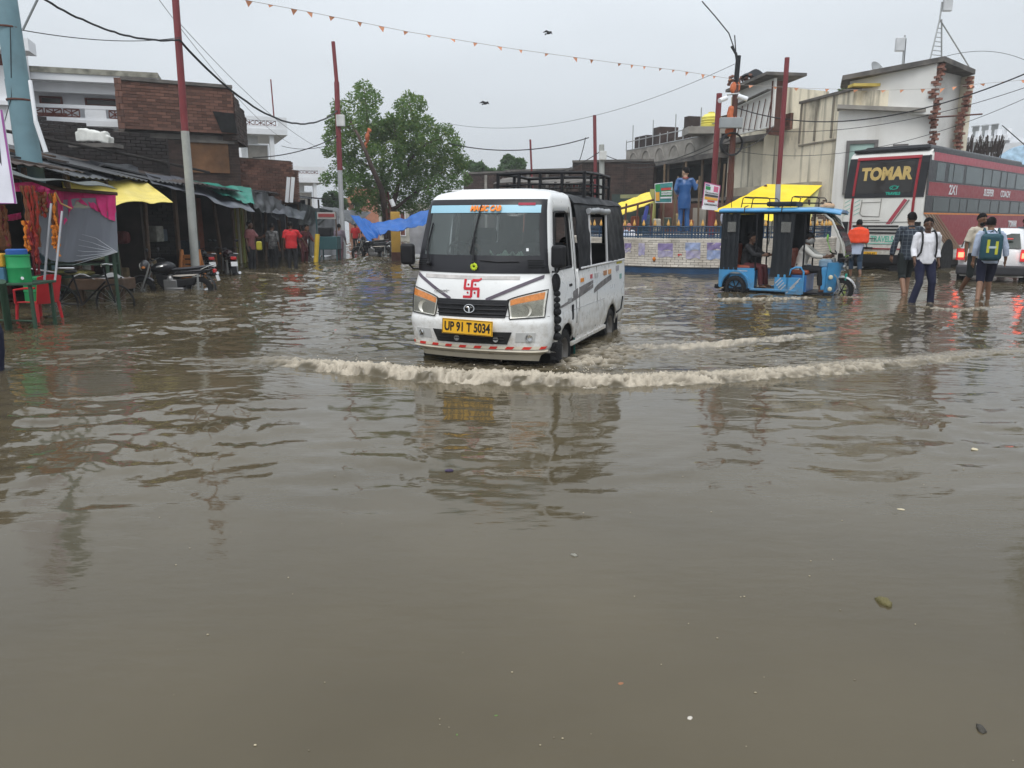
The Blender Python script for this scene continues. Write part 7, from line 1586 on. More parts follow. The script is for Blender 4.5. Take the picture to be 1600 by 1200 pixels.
# white shirted boy
t, J, hp = person('boy in a white shirt and navy trousers walking towards the camera with backpack straps', (at(1449, 474)[0], 15.0, GZ), R(-8), dict(walk, knL=(.13, -.10, .52), anL=(.17, -.02, .10), knR=(-.10, -.12, .52), anR=(-.20, -.10, .10), head=(-.01, -.02, 1.575), yaw=R(-10)), 1.74, 1, c_shw, c_navy, .85, 1.0, .86)
m = MB()
for s_ in (-1, 1): m.tube([(s_*.10, .10, 1.44), (s_*.115, .0, 1.475), (s_*.12, -.10, 1.40), (s_*.125, -.148, 1.25), (s_*.135, -.135, 1.08), (s_*.16, -.03, .98)], .018, 6)
m.build('backpack_straps', m_bplast, t, smooth=True)['kind'] = 'stuff'; m = MB(); m.box((0, .20, 1.22), (.28, .12, .38)); m.build('backpack', m_bplast, t, bevel=.05, seg=3)
# checked shirt man, seen from behind
person('man in a dark checked shirt and dark shorts walking away seen from behind', (at(1424, 462)[0], 16.6, GZ), R(172), dict(walk2, elL=(.26, .0, 1.12), wrL=(.29, -.03, .88), hdL=(.29, -.05, .80), yaw=R(10)), 1.86, 2, c_check, c_dshort, .98, .60, .80)
# orange cloth round the shoulders
t, J, hp = person('person with an orange cloth over the shoulders, seen from behind near the coach', (at(1348, 431)[0], 22.8, GZ), R(170), dict(walk, elL=(.22, -.06, 1.14), wrL=(.14, -.24, 1.14), hdL=(.08, -.27, 1.15), elR=(-.22, -.06, 1.14), wrR=(-.14, -.24, 1.14), hdR=(-.08, -.27, 1.15)), 1.72, 0, c_lb, c_denim, .3, .8, .72)
m = MB(); m.tube([(0, .02, 1.49), (0, .03, 1.42), (0, .03, 1.30), (0, .02, 1.10), (0, .02, 1.05)], [(.10, .10), (.17, .25), (.20, .29), (.215, .30), (.20, .28)], 26); fuse(m, 'orange_shawl', c_orange, t, .012, 3, .02, 5, 3)
m = MB(); m.tube([(.24, -.05, 1.0), (.26, -.02, .75), (.25, .0, .60)], [.05, .06, .03], 10); m.build('green_bag', mat('lime_bag', (.35, .6, .1), .6), t, smooth=True)
# bearded man in cream shirt
person('bearded man in a short sleeved cream shirt and dark shorts facing the camera', (at(1527, 457)[0]-.12, 17.0, GZ), R(10), dict(walk, elR=(-.25, .03, 1.12), wrR=(-.26, .0, .88), hdR=(-.26, -.02, .80), pitch=R(6)), 1.84, 0, c_beige, c_dshort, .45, .55, .84, beard=True)
# boy with the backpack
t, J, hp = person('boy in a pale blue shirt with a large teal backpack striding away to the right', (at(1553, 474)[0]+.12, 15.3, GZ), R(160), dict(knR=(-.09, -.16, .53), anR=(-.12, -.20, .14), knL=(.10, .08, .52), anL=(.16, .34, .16), elR=(-.27, .02, 1.12), wrR=(-.30, -.04, .90), hdR=(-.30, -.08, .82), chest=(0, -.02, 1.27), neck=(0, -.04, 1.43), head=(0, -.08, 1.57), yaw=R(-25)), 1.76, 2, c_lb, c_dnavy, .8, .55, .84)
m_bag = mat('teal_backpack', (.02, .075, .10), .6, bump=.3, bs=30)
m = MB(); m.box((.02, .235, 1.15), (.36, .20, .50)); bg_ = m.build('backpack', m_bag, t, bevel=.075, seg=4, smooth=True); m = MB(); m.tube([(-.05, .22, 1.42), (0, .24, 1.47), (.06, .22, 1.42)], .012, 6); m.build('loop', m_bag, bg_)
m = MB(); m_yp = mat('yellow_print', (.55, .55, .05), .6)
for x in (-.06, .08): m.box((x+.01, .340, 1.17-(.03 if x < 0 else 0)), (.045, .008, .24))
m.build('yellow_bars', m_yp, bg_)['kind'] = 'stuff'; m = MB(); m.box((.02, .341, 1.15), (.12, .008, .04)); m.build('pale_bar', mat('pale_print', (.5, .6, .65), .6), bg_)
m = MB()
for s_ in (-1, 1): m.tube([(s_*.11, .16, 1.40), (s_*.12, .02, 1.49), (s_*.125, -.12, 1.36), (s_*.14, -.10, 1.08), (s_*.15, .10, .98)], .02, 6)
m.build('straps', m_bag, t, smooth=True)['kind'] = 'stuff'
# person cropped by the right edge, and one behind the car
person('person at the right edge of the frame, cut off so only one side shows', (at(1612, 468)[0]+.62, 16.2, GZ), R(150), walk2, 1.72, 0, c_beige, c_dshort, .45, .5)
person('person behind the white hatchback with only the head in view', (15.2, 23.2, GZ), R(0), {}, 1.78, 1, c_check, c_dshort, .45, .6)
# rickshaw driver and passenger
def inrick(x, y, z=0): q = Matrix.Rotation(RW, 3, 'Z') @ Vector((x, y, z)); return (5.20+q.x, 17.55+q.y, q.z+.04)
sit = dict(pelvis=(0, 0, .55), waist=(0, -.01, .68), chest=(0, -.06, .87), neck=(0, -.10, 1.04), head=(0, -.14, 1.18), shL=(.18, -.09, .99), shR=(-.18, -.09, .99), elL=(.22, -.30, .82), wrL=(.20, -.50, .80), hdL=(.19, -.58, .82), elR=(-.22, -.30, .82), wrR=(-.20, -.50, .80), hdR=(-.19, -.58, .82),
           hipL=(.09, -.02, .53), hipR=(-.09, -.02, .53), knL=(.14, -.42, .52), knR=(-.14, -.42, .52), anL=(.13, -.46, .12), anR=(-.13, -.46, .12))
c_grsh = mat('grey_white_shirt', (.50, .49, .46), .85, bump=.3, bs=20); c_black = mat('black_cloth', (.014, .014, .016), .85); c_maroon = mat('maroon_cloth', (.07, .015, .018), .85)
t, J, hp = person('rickshaw driver in a pale shirt with a grey cloth round the face', inrick(1.30, -.10, -.03), RW+R(90), sit, 1.68, 1, c_grsh, c_black, .95, .9, .42+.09)
m = MB(); m.ell(hp(0, -.01, -.04), (.088, .10, .08), 14, 9); fuse(m, 'face_cloth', mat('grey_scarf', (.33, .33, .33), .9), t, .012, 2, .01, 20)
m = MB(); m.ell(hp(0, .01, .06), (.088, .108, .07), 14, 9); m.build('cap', m_bplast, t, smooth=True)
person('rickshaw passenger in maroon trousers half hidden by the black curtain', inrick(.14, -.2, .02), RW+R(80), sit, 1.6, 1, c_black, c_maroon, .95, 1.0, .51)
# man behind the wheel of the van
def invan(x, y, z): q = Matrix.Rotation(R(-20.5), 3, 'Z') @ Vector((x, y, z)); return ((-.44+q.x)*VS, (7.80+q.y)*VS, CH-(CH-z)*VS)
person('van driver in dark clothes seen dimly behind the windscreen', invan(-.36, 1.12, .17), R(-20.5), dict(sit, hipL=(.09, -.02, .53), knL=(.12, -.35, .50), knR=(-.12, -.35, .50), anL=(.12, -.45, .2), anR=(-.12, -.45, .2), wrL=(.16, -.40, 1.0), hdL=(.15, -.46, 1.04), wrR=(-.16, -.40, 1.0), hdR=(-.15, -.46, 1.04)), 1.62, 1, c_grsh, c_black, .95, .9, .51)
person('passenger sitting in the dim rear of the white minivan', invan(.45, 2.0, .17), R(-20.5), dict(sit, knL=(.12, -.25, .50), knR=(-.12, -.25, .50), anL=(.12, -.3, .2), anR=(-.12, -.3, .2), elL=(.22, -.2, .8), wrL=(.16, -.30, .66), hdL=(.12, -.36, .66), elR=(-.22, -.2, .8), wrR=(-.16, -.30, .66), hdR=(-.12, -.36, .66)), 1.6, 1, c_maroon, c_black, .95, .9, .51)
# people at the stalls on the left
c_red = mat('red_tshirt', (.50, .02, .025), .8, bump=.2, bs=20); c_pink = mat('dusty_pink_shirt', (.20, .07, .07), .85); c_pat = mat('zigzag_shirt', (.10, .10, .10), .85, var=.9, vs=14); c_gr = mat('mauve_kurta', (.16, .13, .16), .85)
person('man in a bright red t-shirt standing at the stalls with his back turned', (at(452, 420)[0], 26.0, -.2), R(195), dict(elR=(-.34, -.10, 1.15), wrR=(-.44, -.22, .98), hdR=(-.47, -.26, .92)), 1.72, 1, c_red, c_black, .4, 1.0, .84, build=1.12)
person('man in a dusty pink shirt left of the man in the red t-shirt', (at(424, 415)[0], 25.4, -.2), R(80), dict(elL=(.22, -.15, 1.15), wrL=(.15, -.34, 1.2), hdL=(.14, -.4, 1.24)), 1.74, 1, c_pink, c_black, .4, 1.0)
person('person in a black and white patterned shirt between the pink and the red shirts', (at(437, 415)[0], 26.8, -.2), R(160), {}, 1.66, 1, c_pat, c_black, .6, 1.0)
person('person in a maroon tunic leaning over a cycle at the end of the stalls', (at(487, 408)[0], 29.5, -.2), R(60), dict(chest=(0, -.08, 1.25), neck=(0, -.14, 1.40), head=(0, -.2, 1.52), shL=(.18, -.10, 1.34), shR=(-.18, -.10, 1.34), elL=(.2, -.25, 1.1), wrL=(.16, -.42, 1.0), hdL=(.15, -.48, .97)), 1.66, 0, c_maroon, c_maroon, .8, .8, .62, collar=False)
person('person in a mauve tunic walking away beside the thin grey and red pole', (at(547, 400)[0], 33.0, -.2), R(178), walk, 1.62, 0, c_gr, mat('mauve_trousers', (.10, .05, .06), .85), .8, 1.0, .62, collar=False)
person('distant person in red standing beyond the blue sheet', (W(556, 380, 44).x, 44.0, -.2), R(180), {}, 1.62, 0, c_red, c_black, .5, 1.0, voxel=.02)
# heads behind the roundabout wall
for i, (px, c) in enumerate(((972, c_lb), (983, c_shw))):
    t, J, hp = person(['person in pale blue with a pinkish head cloth, nearer the van', 'person in white with a pinkish head cloth, right of the other at the painted wall'][i], (W(px, 380, 29.5).x, 29.5+.2*i, -.2), R(170), {}, 1.66, 0, c, c_dshort, .9, 1.0, hair=False)
    m = MB(); m.ell(hp(0, .02, .01), (.095, .115, .125), 16, 10); m.ell(hp(0, .03, -.10), (.09, .09, .09), 12, 8); fuse(m, 'head_cloth', mat('pink_brown_cloth', (.38, .17, .13), .85), t, .014, 2, .012, 10)
# cropped by the left edge: navy trouser leg
person('person in navy trousers cropped by the left edge of the frame', (G(4, 580).x-.23, G(4, 580).y, -.14), R(90), dict(walk, anR=(-.08, .1, .14)), 1.7, 1, c_dnavy, c_dnavy, .9, 1.0)
# ================================================================ painted roundabout with railing and statue
RC = Vector((6.55, 27.2, 0)); RR = 4.35
ra = thing('roundabout_wall', 'round whitewashed brick wall with a blue foot and faded purple posters', 'wall', tuple(RC))
m_wb = mat('whitewashed_brick', (.64, .59, .52), .85, var=.12, vs=2, island=.12, dirt=.55, dcol=(.26, .21, .16), ds=1.3)
m_bb = mat('blue_painted_foot', (.02, .06, .13), .6, var=.2, dirt=.45, dcol=(.02, .03, .05), ds=2)
zt1 = zz(376, RC.y-RR); zb1 = .17
m = MB(); m.lathe([(RR, GROUND-.05), (RR, zb1)], 96); m.build('painted_foot', m_bb, ra, smooth=True)
m = MB(); m.lathe([(RR-.07, zb1-.02), (RR-.07, zt1-.04), (RR-.3, zt1-.04), (RR-.3, .2)], 96); m.build('mortar_drum', mat('lime_mortar', (.50, .46, .40), .9, dirt=.4), ra)
m = MB(); nb = 118; rq = random.Random(3); z = zb1+.03; r_ = 0
while z < zt1-.03:
    for k in range(nb):
        a = 2*math.pi*(k+(.5 if r_ % 2 else 0))/nb
        if math.sin(a) > .25: continue
        m.box((RR*math.cos(a), RR*math.sin(a), z+.034), (.08+rq.uniform(-.012, .008), .222, .062), (0, 0, a))
    z += .072; r_ += 1
m.build('brick_courses', m_wb, ra)['kind'] = 'stuff'
m = MB(); m.lathe([(RR+.05, zt1), (RR+.05, zt1+.05), (RR-.3, zt1+.05), (RR-.3, zt1), (RR+.05, zt1)], 96); m.build('coping', m_wb, ra)
m = MB(); m.lathe([(0, zt1-.02), (RR-.25, zt1-.02)], 64); m.build('platform', m_conc, ra)
def onr(px, py, off=.05):    # point of the drum seen through a pixel
    d = W(px, py, 10)-Vector((0, 0, CH)); o = Vector((0, 0, CH)); dx, dy = d.x, d.y
    A_ = dx*dx+dy*dy; B_ = 2*(dx*(o.x-RC.x)+dy*(o.y-RC.y)); C_ = (o.x-RC.x)**2+(o.y-RC.y)**2-(RR+off)**2
    D_ = B_*B_-4*A_*C_; t = (-B_-math.sqrt(max(D_, 0)))/2/A_; return Vector((dx*t, dy*t, CH+d.z*t))-RC
def rposter(px0, px1, py0, py1, mt, lab=None):
    a, b = onr(px0, py0), onr(px1, py1); t0, t1 = math.atan2(a.y, a.x), math.atan2(b.y, b.x); m = MB()
    m.grid(lambda u, v: ((RR+.045+.006*math.sin(9*u+5*v))*math.cos(t0+(t1-t0)*u), (RR+.045+.006*math.sin(9*u+5*v))*math.sin(t0+(t1-t0)*u), a.z+(b.z-a.z)*v-.02*math.sin(7*u)*v), 10, 6, .004); o = m.build('faded_poster', mt, ra); return o
c_p2 = mat('faded_lilac', (.36, .33, .50), .8, var=.3, vs=6, dirt=.5, dcol=(.5, .47, .42), ds=5); c_b2 = mat('faded_blue_print', (.27, .33, .52), .8, var=.3, vs=6, dirt=.4, dcol=(.5, .48, .45), ds=5)
for x0, x1, y0, y1, c in ((1028, 1051, 380, 391, c_p), (1028, 1051, 391.5, 402, c_p2), (976, 986, 380, 388, c_p), (976, 985, 389, 394, c_p2), (998, 1007, 380, 399, c_p2), (1071, 1094, 379, 391, c_b2), (1072, 1094, 391.5, 404, c_p2), (1105, 1128, 379, 390, c_p), (1105, 1126, 391, 405, c_b2), (1129, 1134, 379, 402, c_p2)): rposter(x0, x1, y0, y1, c)
for px, py in ((1062, 398), (1130, 393)): rposter(px-3, px+3, py-1.2, py+1.2, c_r)
q = onr(1022, 405); m = MB(); m.ell(tuple(q), (.05, .05, .07), 10, 7); m.build('marigold_offering', g_o, ra, smooth=True)
q = onr(1107, 413, .1); rq2 = random.Random(1); m = MB()
for k in range(160): a = rq2.uniform(-1, 1); m.box((q.x+a*.18, q.y-rq2.uniform(0, .1), q.z+rq2.uniform(0, .07)*(1-abs(a))), (.035, .012, .03), (rq2.random()*3, rq2.random()*3, rq2.random()*3))
tag(m.build('weed_tuft', mat('weed_green', (.05, .10, .02), .8, island=.4)), 'small green tuft of weeds growing on the round wall above its blue foot', 'plant')
rail = thing('railing', 'dark blue metal railing with gold lotus bud finials around the statue', 'railing', tuple(RC))
m_rl = mat('railing_blue', (.012, .045, .095), .5, dirt=.3); m_gd = mat('gold_paint', (.60, .33, .08), .45)
zr0_, zr1_ = zt1+.05, zz(354, RC.y-RR); Rr = RR-.16
angs = np.linspace(R(196), R(344), 14)
for i, (a0, a1) in enumerate(zip(angs[:-1], angs[1:])):
    m = MB()
    for z in (zr0_+.04, (zr0_+zr1_)/2, zr1_-.01): m.tube([(Rr*math.cos(a), Rr*math.sin(a), z) for a in np.linspace(a0, a1, 4)], .02, 5)
    n = 9
    for k in range(n+1):
        a = a0+(a1-a0)*k/n; m.tube([(Rr*math.cos(a), Rr*math.sin(a), zr0_), (Rr*math.cos(a), Rr*math.sin(a), zr1_)], .008, 4)
    for k in range(n):
        a = a0+(a1-a0)*(k+.5)/n
        for zc in (zr0_+.11, zr1_-.12):
            m.tube([(Rr*math.cos(a+.011*math.cos(t)), Rr*math.sin(a+.011*math.cos(t)), zc+.075*math.sin(t)) for t in np.linspace(0, 2*math.pi, 9)], .009, 4)
    m.build('scroll_panel', m_rl, rail)['kind'] = 'stuff'
    m = MB(); m.box((Rr*math.cos(a0), Rr*math.sin(a0), (zr0_+zr1_)/2), (.05, .05, zr1_-zr0_)); m.build('railing_post', m_rl, rail)
for k in range(30):
    a = R(196)+R(148)*(k+.5)/30+rq.uniform(-.01, .01); m = MB(); m.lathe([(0, 0), (.035, .01), (.05, .05), (.035, .09), (.02, .14), (.008, .18), (0, .2)], 10, Matrix.Translation((Rr*math.cos(a), Rr*math.sin(a), zr1_+.01))); m.build('lotus_finial', m_gd, rail, smooth=True)
# inner railing screen, darker, behind
m = MB(); ir = 2.1
for a in np.linspace(R(190), R(350), 60): m.tube([(ir*math.cos(a), ir*math.sin(a), zt1), (ir*math.cos(a), ir*math.sin(a), zr1_)], .014, 4)
for z in (zt1+.1, zr1_-.02): m.tube([(ir*math.cos(a), ir*math.sin(a), z) for a in np.linspace(R(190), R(350), 30)], .02, 5)
m.build('inner_screen', m_rl, rail)['kind'] = 'stuff'
# statue, back to the camera
SZ = zt1+.12; sy = 26.2; sxp = W(1070, 300, sy).x
st = thing('statue', 'painted statue of a man in a blue suit with one hand raised, seen from behind', 'statue', (sxp, sy, SZ), R(172))
hgt = W(1070, 262, sy).z-SZ; m_sb = mat('statue_blue', (.015, .08, .24), .35, var=.12, vs=3, dirt=.3, dcol=(.10, .18, .30), ds=2, coat=.3); m_sd = mat('statue_dark_blue', (.008, .025, .07), .4, coat=.3)
_, J, hp = person('', (0, 0, 0), 0, dict(elR=(-.27, .03, 1.16), wrR=(-.30, -.14, 1.27), hdR=(-.31, -.18, 1.34), elL=(.24, .06, 1.14), wrL=(.17, -.14, 1.05), hdL=(.10, -.18, 1.05), hipL=(.08, 0, .92), knL=(.085, -.01, .5), hipR=(-.08, 0, .92), knR=(-.085, .0, .5), yaw=R(50)), 1.70, mat('statue_skin', (.42, .27, .18), .4), m_sb, m_sb, 1.0, 1.0, .66, collar=False, par=st, lname='suit_jacket', build=.93)
st.scale = (hgt/1.70,)*3
m = MB(); m.box((.16, -.17, 1.08), (.05, .16, .22), (0, R(10), 0)); m.build('red_book', mat('book_red', (.4, .03, .05), .4), st, bevel=.006)
m = MB(); m.tube([J['neck']+Vector((.07*math.cos(t), .02+.07*math.sin(t), .01)) for t in np.linspace(0, 2*math.pi, 16)], .016, 6); m.build('red_collar', mat('collar_red', (.35, .05, .06), .5), st, smooth=True)
m = MB(); m.box((0, 0, -.08), (.8, .7, .16)); m.build('plinth', m_conc, st, bevel=.01)
# printed hoardings
def quadboard(t, pts, mt, th=.02, nm='sheet'):
    m = MB(); m.add([tuple(q) for q in pts]+[(q.x, q.y+th, q.z) for q in pts], [(3, 2, 1, 0), (4, 5, 6, 7), (0, 1, 5, 4), (1, 2, 6, 5), (2, 3, 7, 6), (3, 0, 4, 7)]); return m.build(nm, mt, t)
def board(label, P, blocks, base, edge, Y, cat='hoarding'):
    t = thing('hoarding', label, cat); Q = [W(x, y, Y) for x, y in P]; quadboard(t, Q, edge)
    def pt(u, v): return Q[3].lerp(Q[2], u).lerp(Q[0].lerp(Q[1], u), v)
    def blk(x0, x1, y0, y1, c, off, nm='printed_block'):
        m = MB(); m.add([tuple(pt(a, b)+Vector((0, -off, 0))) for a, b in ((x0, y0), (x1, y0), (x1, y1), (x0, y1))]+[tuple(pt(a, b)+Vector((0, -off+.004, 0))) for a, b in ((x0, y0), (x1, y0), (x1, y1), (x0, y1))], [(0, 1, 2, 3), (7, 6, 5, 4), (0, 4, 5, 1), (1, 5, 6, 2), (2, 6, 7, 3), (3, 7, 4, 0)]); return m.build(nm, c, t)
    blk(.05, .95, .04, .96, base, .008)
    for i, (x0, x1, y0, y1, c) in enumerate(blocks): blk(x0, x1, y0, y1, c, .016+.003*(i % 3))
    return t, Q, pt
def scribble(t, pt, x0, x1, y, h_, c, n=9, seed=1):     # a line of heavy lettering too small to read, hung from a headline bar
    rg_ = random.Random(seed)
    m = MB(); m.tube([pt(x0, y)+Vector((0, -.03, 0)), pt(x1, y)+Vector((0, -.03, 0))], .012, 4)
    for k in range(n):
        u = x0+(x1-x0)*(k+.5)/n; w_ = (x1-x0)/n*.3; m.tube([pt(u-w_, y-h_*rg_.uniform(.2, .5))+Vector((0, -.03, 0)), pt(u, y-h_*rg_.uniform(.6, 1))+Vector((0, -.03, 0)), pt(u+w_, y-h_*.3)+Vector((0, -.03, 0)), pt(u+w_, y)+Vector((0, -.03, 0))], .011, 4)
    m.build('lettering', c, t)
bpk = mat('board_pink', (.42, .10, .22), .5)
t, Q, pt = board('white printed hoarding with pink border tied to the dark red pole', [(1101, 284), (1126, 290), (1121, 329), (1096, 327)], [(.08, .35, .88, .94, c_p), (.1, .4, .74, .86, c_g), (.60, .88, .70, .92, c_pk), (.12, .9, .62, .70, c_k), (.1, .92, .50, .58, c_k), (.1, .92, .38, .48, c_y), (.3, .75, .30, .36, c_r), (.14, .9, .18, .27, c_k), (.0, 1, .0, .13, c_w)], c_w, bpk, 25.6)
scribble(t, pt, .15, .88, .25, .06, c_w, 8)
scribble(t, pt, .15, .88, .68, .06, c_w, 8, 3)
t, Q, pt = board('green and teal printed hoarding left of the statue', [(1023, 287), (1051, 284), (1050, 317), (1024, 317)], [(.02, .3, .6, .95, c_g), (.02, .25, .1, .55, c_y), (.3, .98, .75, .97, c_t), (.35, .9, .62, .74, c_r), (.3, .98, .32, .60, c_g), (.3, .98, .22, .30, c_w)], c_t, c_w, 27.6)
scribble(t, pt, .35, .95, .54, .08, c_w, 7, 5); scribble(t, pt, .35, .95, .43, .06, c_w, 7, 6)
t = thing('cloth_strip', 'blue cloth strip with white print hanging left of the green hoarding', 'banner'); 
cloth('strip', [W(1009, 322, 30), W(1014, 322, 30)], [W(1003, 346, 30), W(1010, 344, 30)], mat('strip_blue', (.06, .08, .32), .7), 8, 8, .02, t)
t = thing('hanging_bag', 'pale grey plastic bag hanging left of the rickshaw roof', 'bag', tuple(W(1130, 340, 26))); m = MB(); m.ell((0, 0, 0), (.10, .07, .22), 12, 10); fuse(m, 'bag', mat('bag_grey', (.38, .40, .48), .5), t, .015, 2, .03, 9)
# ================================================================ poles
def pole(label, pts, rads, mats_, name='pole', cat='pole', parent=None):
    t = thing(name, label, cat, tuple(pts[0])); o = pts[0]
    for i in range(len(pts)-1):
        m = MB(); m.cyl(tuple(pts[i]-o), tuple(pts[i+1]-o), rads[i], 14, rads[i]*.96); m.build('shaft', mats_[i], t, smooth=40)
    return t
def vpole(px, py, Y, px2=None, py2=None, z0=GROUND): q = W(px, py, Y); return q
m_pb = mat('pale_blue_pole', (.16, .27, .31), .6, var=.12, vs=2, dirt=.3, dcol=(.09, .11, .11), ds=2.5)
Yq = 16.6; pA = W(50, 275, Yq); pT = W(3, -40, Yq)
t = pole('thick pale blue painted pole rising behind the nearest stall', [Vector((pA.x+.02, Yq, GROUND)), pA, W(27, 125, Yq), pT], [.25, .235, .215], [m_pb, m_pb, m_pb])
o_ = Vector(t.location); m = MB(); m.tube([W(36, 46, Yq-.1)-o_, W(62, -8, Yq-.2)-o_], .022, 6); m.build('bracket_arm', mat('bracket_grey', (.3, .32, .33), .5), t)
m = MB(); m.tube([W(16, 42, Yq-.2)-o_, W(18, 150, Yq-.22)-o_, W(2, 210, Yq-.22)-o_], .008, 5); m.build('loose_wire', m_wire, t)
for py in (157, 44): q = W(31 if py > 100 else 12, py, Yq)-o_; m = MB(); m.lathe([(.24, -.02), (.248, 0), (.24, .02)], 18, Matrix.Translation(q)); m.build('weld_band', m_rust, t)
t = pole('broken white batten leaning beside the pale blue pole', [W(72, 238, 12.6), W(56, 190, 12.6), W(47, 126, 12.7)], [.035, .03], [m_clean2, m_clean2], 'leaning_batten', 'batten')
m_conp = mat('concrete_pole', (.38, .39, .37), .8, var=.1, dirt=.35, dcol=(.16, .16, .15), ds=6)
Yr = 19.6; b0 = W(303, 412, Yr)
pole('tall pole, dark red above and grey concrete below, behind the black motorbike', [Vector((b0.x+.02, Yr, GROUND)), W(297, 300, Yr), W(289, 205, Yr), W(272, -30, Yr)], [.105, .10, .085], [m_conp, m_conp, m_redpole], 'street_pole')
Ys = 33.5
t = pole('thin pole, grey below and dark red above with a white box, left of the tree', [Vector((W(537, 400, Ys).x, Ys, GROUND)), W(531, 266, Ys), W(526, 128, Ys), W(520.5, 65, Ys)], [.105, .11, .08], [mat('galvanised_pole', (.45, .46, .47), .5, .3, dirt=.2), m_redpole, m_redpole], 'street_pole')
o_ = Vector(t.location); q = W(533, 189, Ys)-o_; m = MB(); m.box((q.x, q.y-.1, q.z), (.33, .2, .46)); m.build('junction_box', mat('box_white', (.62, .62, .6), .5), t, bevel=.02)
Yt = 28.3
pole('plain dark red pole behind the printed hoarding', [Vector((W(1110, 380, Yt).x, Yt, GROUND)), W(1115, 290, Yt), W(1124, 146, Yt)], [.14, .10], [m_redpole, m_redpole], 'street_pole')
Yw = 27.3
t = pole('rusty utility pole wrapped in orange cloth with a black top and cable coil', [Vector((W(1136, 400, Yw).x, Yw, GROUND)), W(1142, 270, Yw), W(1150, 130, Yw), W(1154, 87, Yw)], [.12, .10, .085], [m_rust, m_rust, m_bplast], 'utility_pole')
o_ = Vector(t.location)
for py0, py1, dx in ((128, 146, 0), (170, 200, -2), (180, 206, 1), (196, 212, -2)):
    q = W(1149-(py0-128)*.1+dx, (py0+py1)/2, Yw)-o_; m = MB(); m.ell(q, (.16, .13, abs(py1-py0)*Yw/2400*1.1), 12, 10, (0, rq.uniform(-.2, .2), 0)); fuse(m, 'orange_cloth', mat('faded_orange_cloth', (.50, .14, .06), .85, var=.3), t, .03, 2, .06, 5, py0)
for dx in (-11, 7): q = W(1146+dx, 150 if dx > 0 else 153, Yw-.2)-o_; m = MB(); m.cyl(q, q+Vector((-.28, -.2, -.12)) if dx < 0 else q+Vector((.3, -.1, -.12)), .08, 10); m.build('security_camera', m_clean2, t, bevel=.01)
m = MB(); m.tube([W(1136, 148, Yw-.1)-o_, W(1156, 146, Yw-.1)-o_], .03, 6); m.build('camera_arm', m_steel, t)
q = W(1142, 192, Yw-.15)-o_; m = MB(); m.box((q.x-.0, q.y, q.z), (.75, .2, .34)); m.build('grey_box', mat('box_grey', (.3, .32, .33), .6), t, bevel=.02)
m = MB()
for k in range(4): m.tube([W(1142, 225, Yw-.15-.03*k)-o_+Vector((.36*math.cos(a)+.02*k, 0, .36*math.sin(a)+.02*math.sin(3*a+k))) for a in np.linspace(0, 2*math.pi, 24)], .018, 5)
m.build('cable_coil', m_wire, t)
m = MB()
for k, (x, y) in enumerate(((1096, 0), (1149, 55), (1140, 78))): pass
m.tube([W(1151, 92, Yw)-o_, W(1147, 75, Yw)-o_, W(1139, 52, Yw)-o_, W(1118, 26, Yw)-o_, W(1097, 2, Yw)-o_], .02, 5); m.tube([W(1151, 100, Yw)-o_, W(1149, 70, Yw)-o_, W(1148, 55, Yw)-o_], .02, 5); m.tube([W(1143, 72, Yw)-o_, W(1150, 84, Yw)-o_, W(1154, 110, Yw)-o_], .045, 6); m.build('tangled_wires', m_wire, t)
Yz = 23.6
pole('slim pole, dark red above and silver below, behind the rickshaw roof', [Vector((W(1212, 400, Yz).x, Yz, GROUND)), W(1216, 288, Yz), W(1230, 90, Yz)], [.08, .072], [MATS['galvanised_pole'], m_redpole], 'street_pole')
pole('distant thin red pole above the dark shed roof left of the antenna cables', [W(832, 300, 46), W(828.5, 218, 46)], [.06], [m_redpole], 'street_pole')
pole('distant red pole beside the concrete stub with the white box', [W(931, 320, 40), W(929, 180, 40)], [.09], [m_redpole], 'street_pole')
t = pole('stubby concrete pole carrying a white box over the van roof', [W(941, 320, 39), W(940, 226, 39)], [.13], [m_conp], 'utility_pole'); q = W(942, 243, 38.8)-Vector(t.location); m = MB(); m.box(q, (.34, .2, .42)); m.build('white_box', MATS['box_white'], t, bevel=.02)
pole('thin rod on the terrace of the far white house', [W(428, 182, 43), W(423, 124, 43)], [.035], [m_redpole], 'rod', 'rod')
# ================================================================ wires and bunting
def wpx(label, p, q, sag, r, mt=m_wire, wob=0, cat='cable'): return wire('overhead_cable', W(*p), W(*q), sag, r, label, mt, 28, cat, wob)
wpx('thick black cable from the top left corner to the red and grey pole', (60, -6, 15), (280, 62, 19.5), .25, .022, wob=.008)
wpx('thick black cable from the red and grey pole down to the pole by the tree', (280, 62, 19.5), (527, 173, 33.4), 1.1, .03, wob=.012)
wpx('thin cable from the pale blue pole to the red and grey pole', (34, 47, 13.1), (284, 58, 19.4), .12, .008)
wpx('faint cable falling steeply behind the red pole top to the far roofs', (246, -4, 22), (455, 225, 44), .5, .008)
wpx('second faint cable falling steeply to the right of the red pole', (275, 30, 24), (520, 240, 46), .6, .009)
wpx('low cable rising from the brick wall to the pole by the tree', (395, 246, 30), (527, 213, 33.3), .2, .02)
wpx('thin cable crossing behind the terrace of the far white house', (440, 228, 36), (527, 222, 33.4), .2, .012)
wpx('cable from the tree to the concrete stub with the white box', (700, 224, 38), (920, 215, 39.5), .45, .025)
wpx('cable drooping from above the shed to the balcony building', (945, 242, 39), (1145, 205, 27.5), .7, .018)
wpx('long thin cable from the utility pole top down towards the tree', (1148, 100, 27.3), (700, 193, 40), .9, .008)
wpx('black cable from the utility pole to the right edge, upper', (1150, 168, 27.3), (1610, 112, 19), .75, .017)
wpx('thin cable from the utility pole to the right edge, middle', (1150, 200, 27.3), (1610, 134, 21), .5, .009)
wpx('thin cable from the utility pole to the right edge, lowest', (1145, 235, 27.3), (1610, 150, 22), .7, .008)
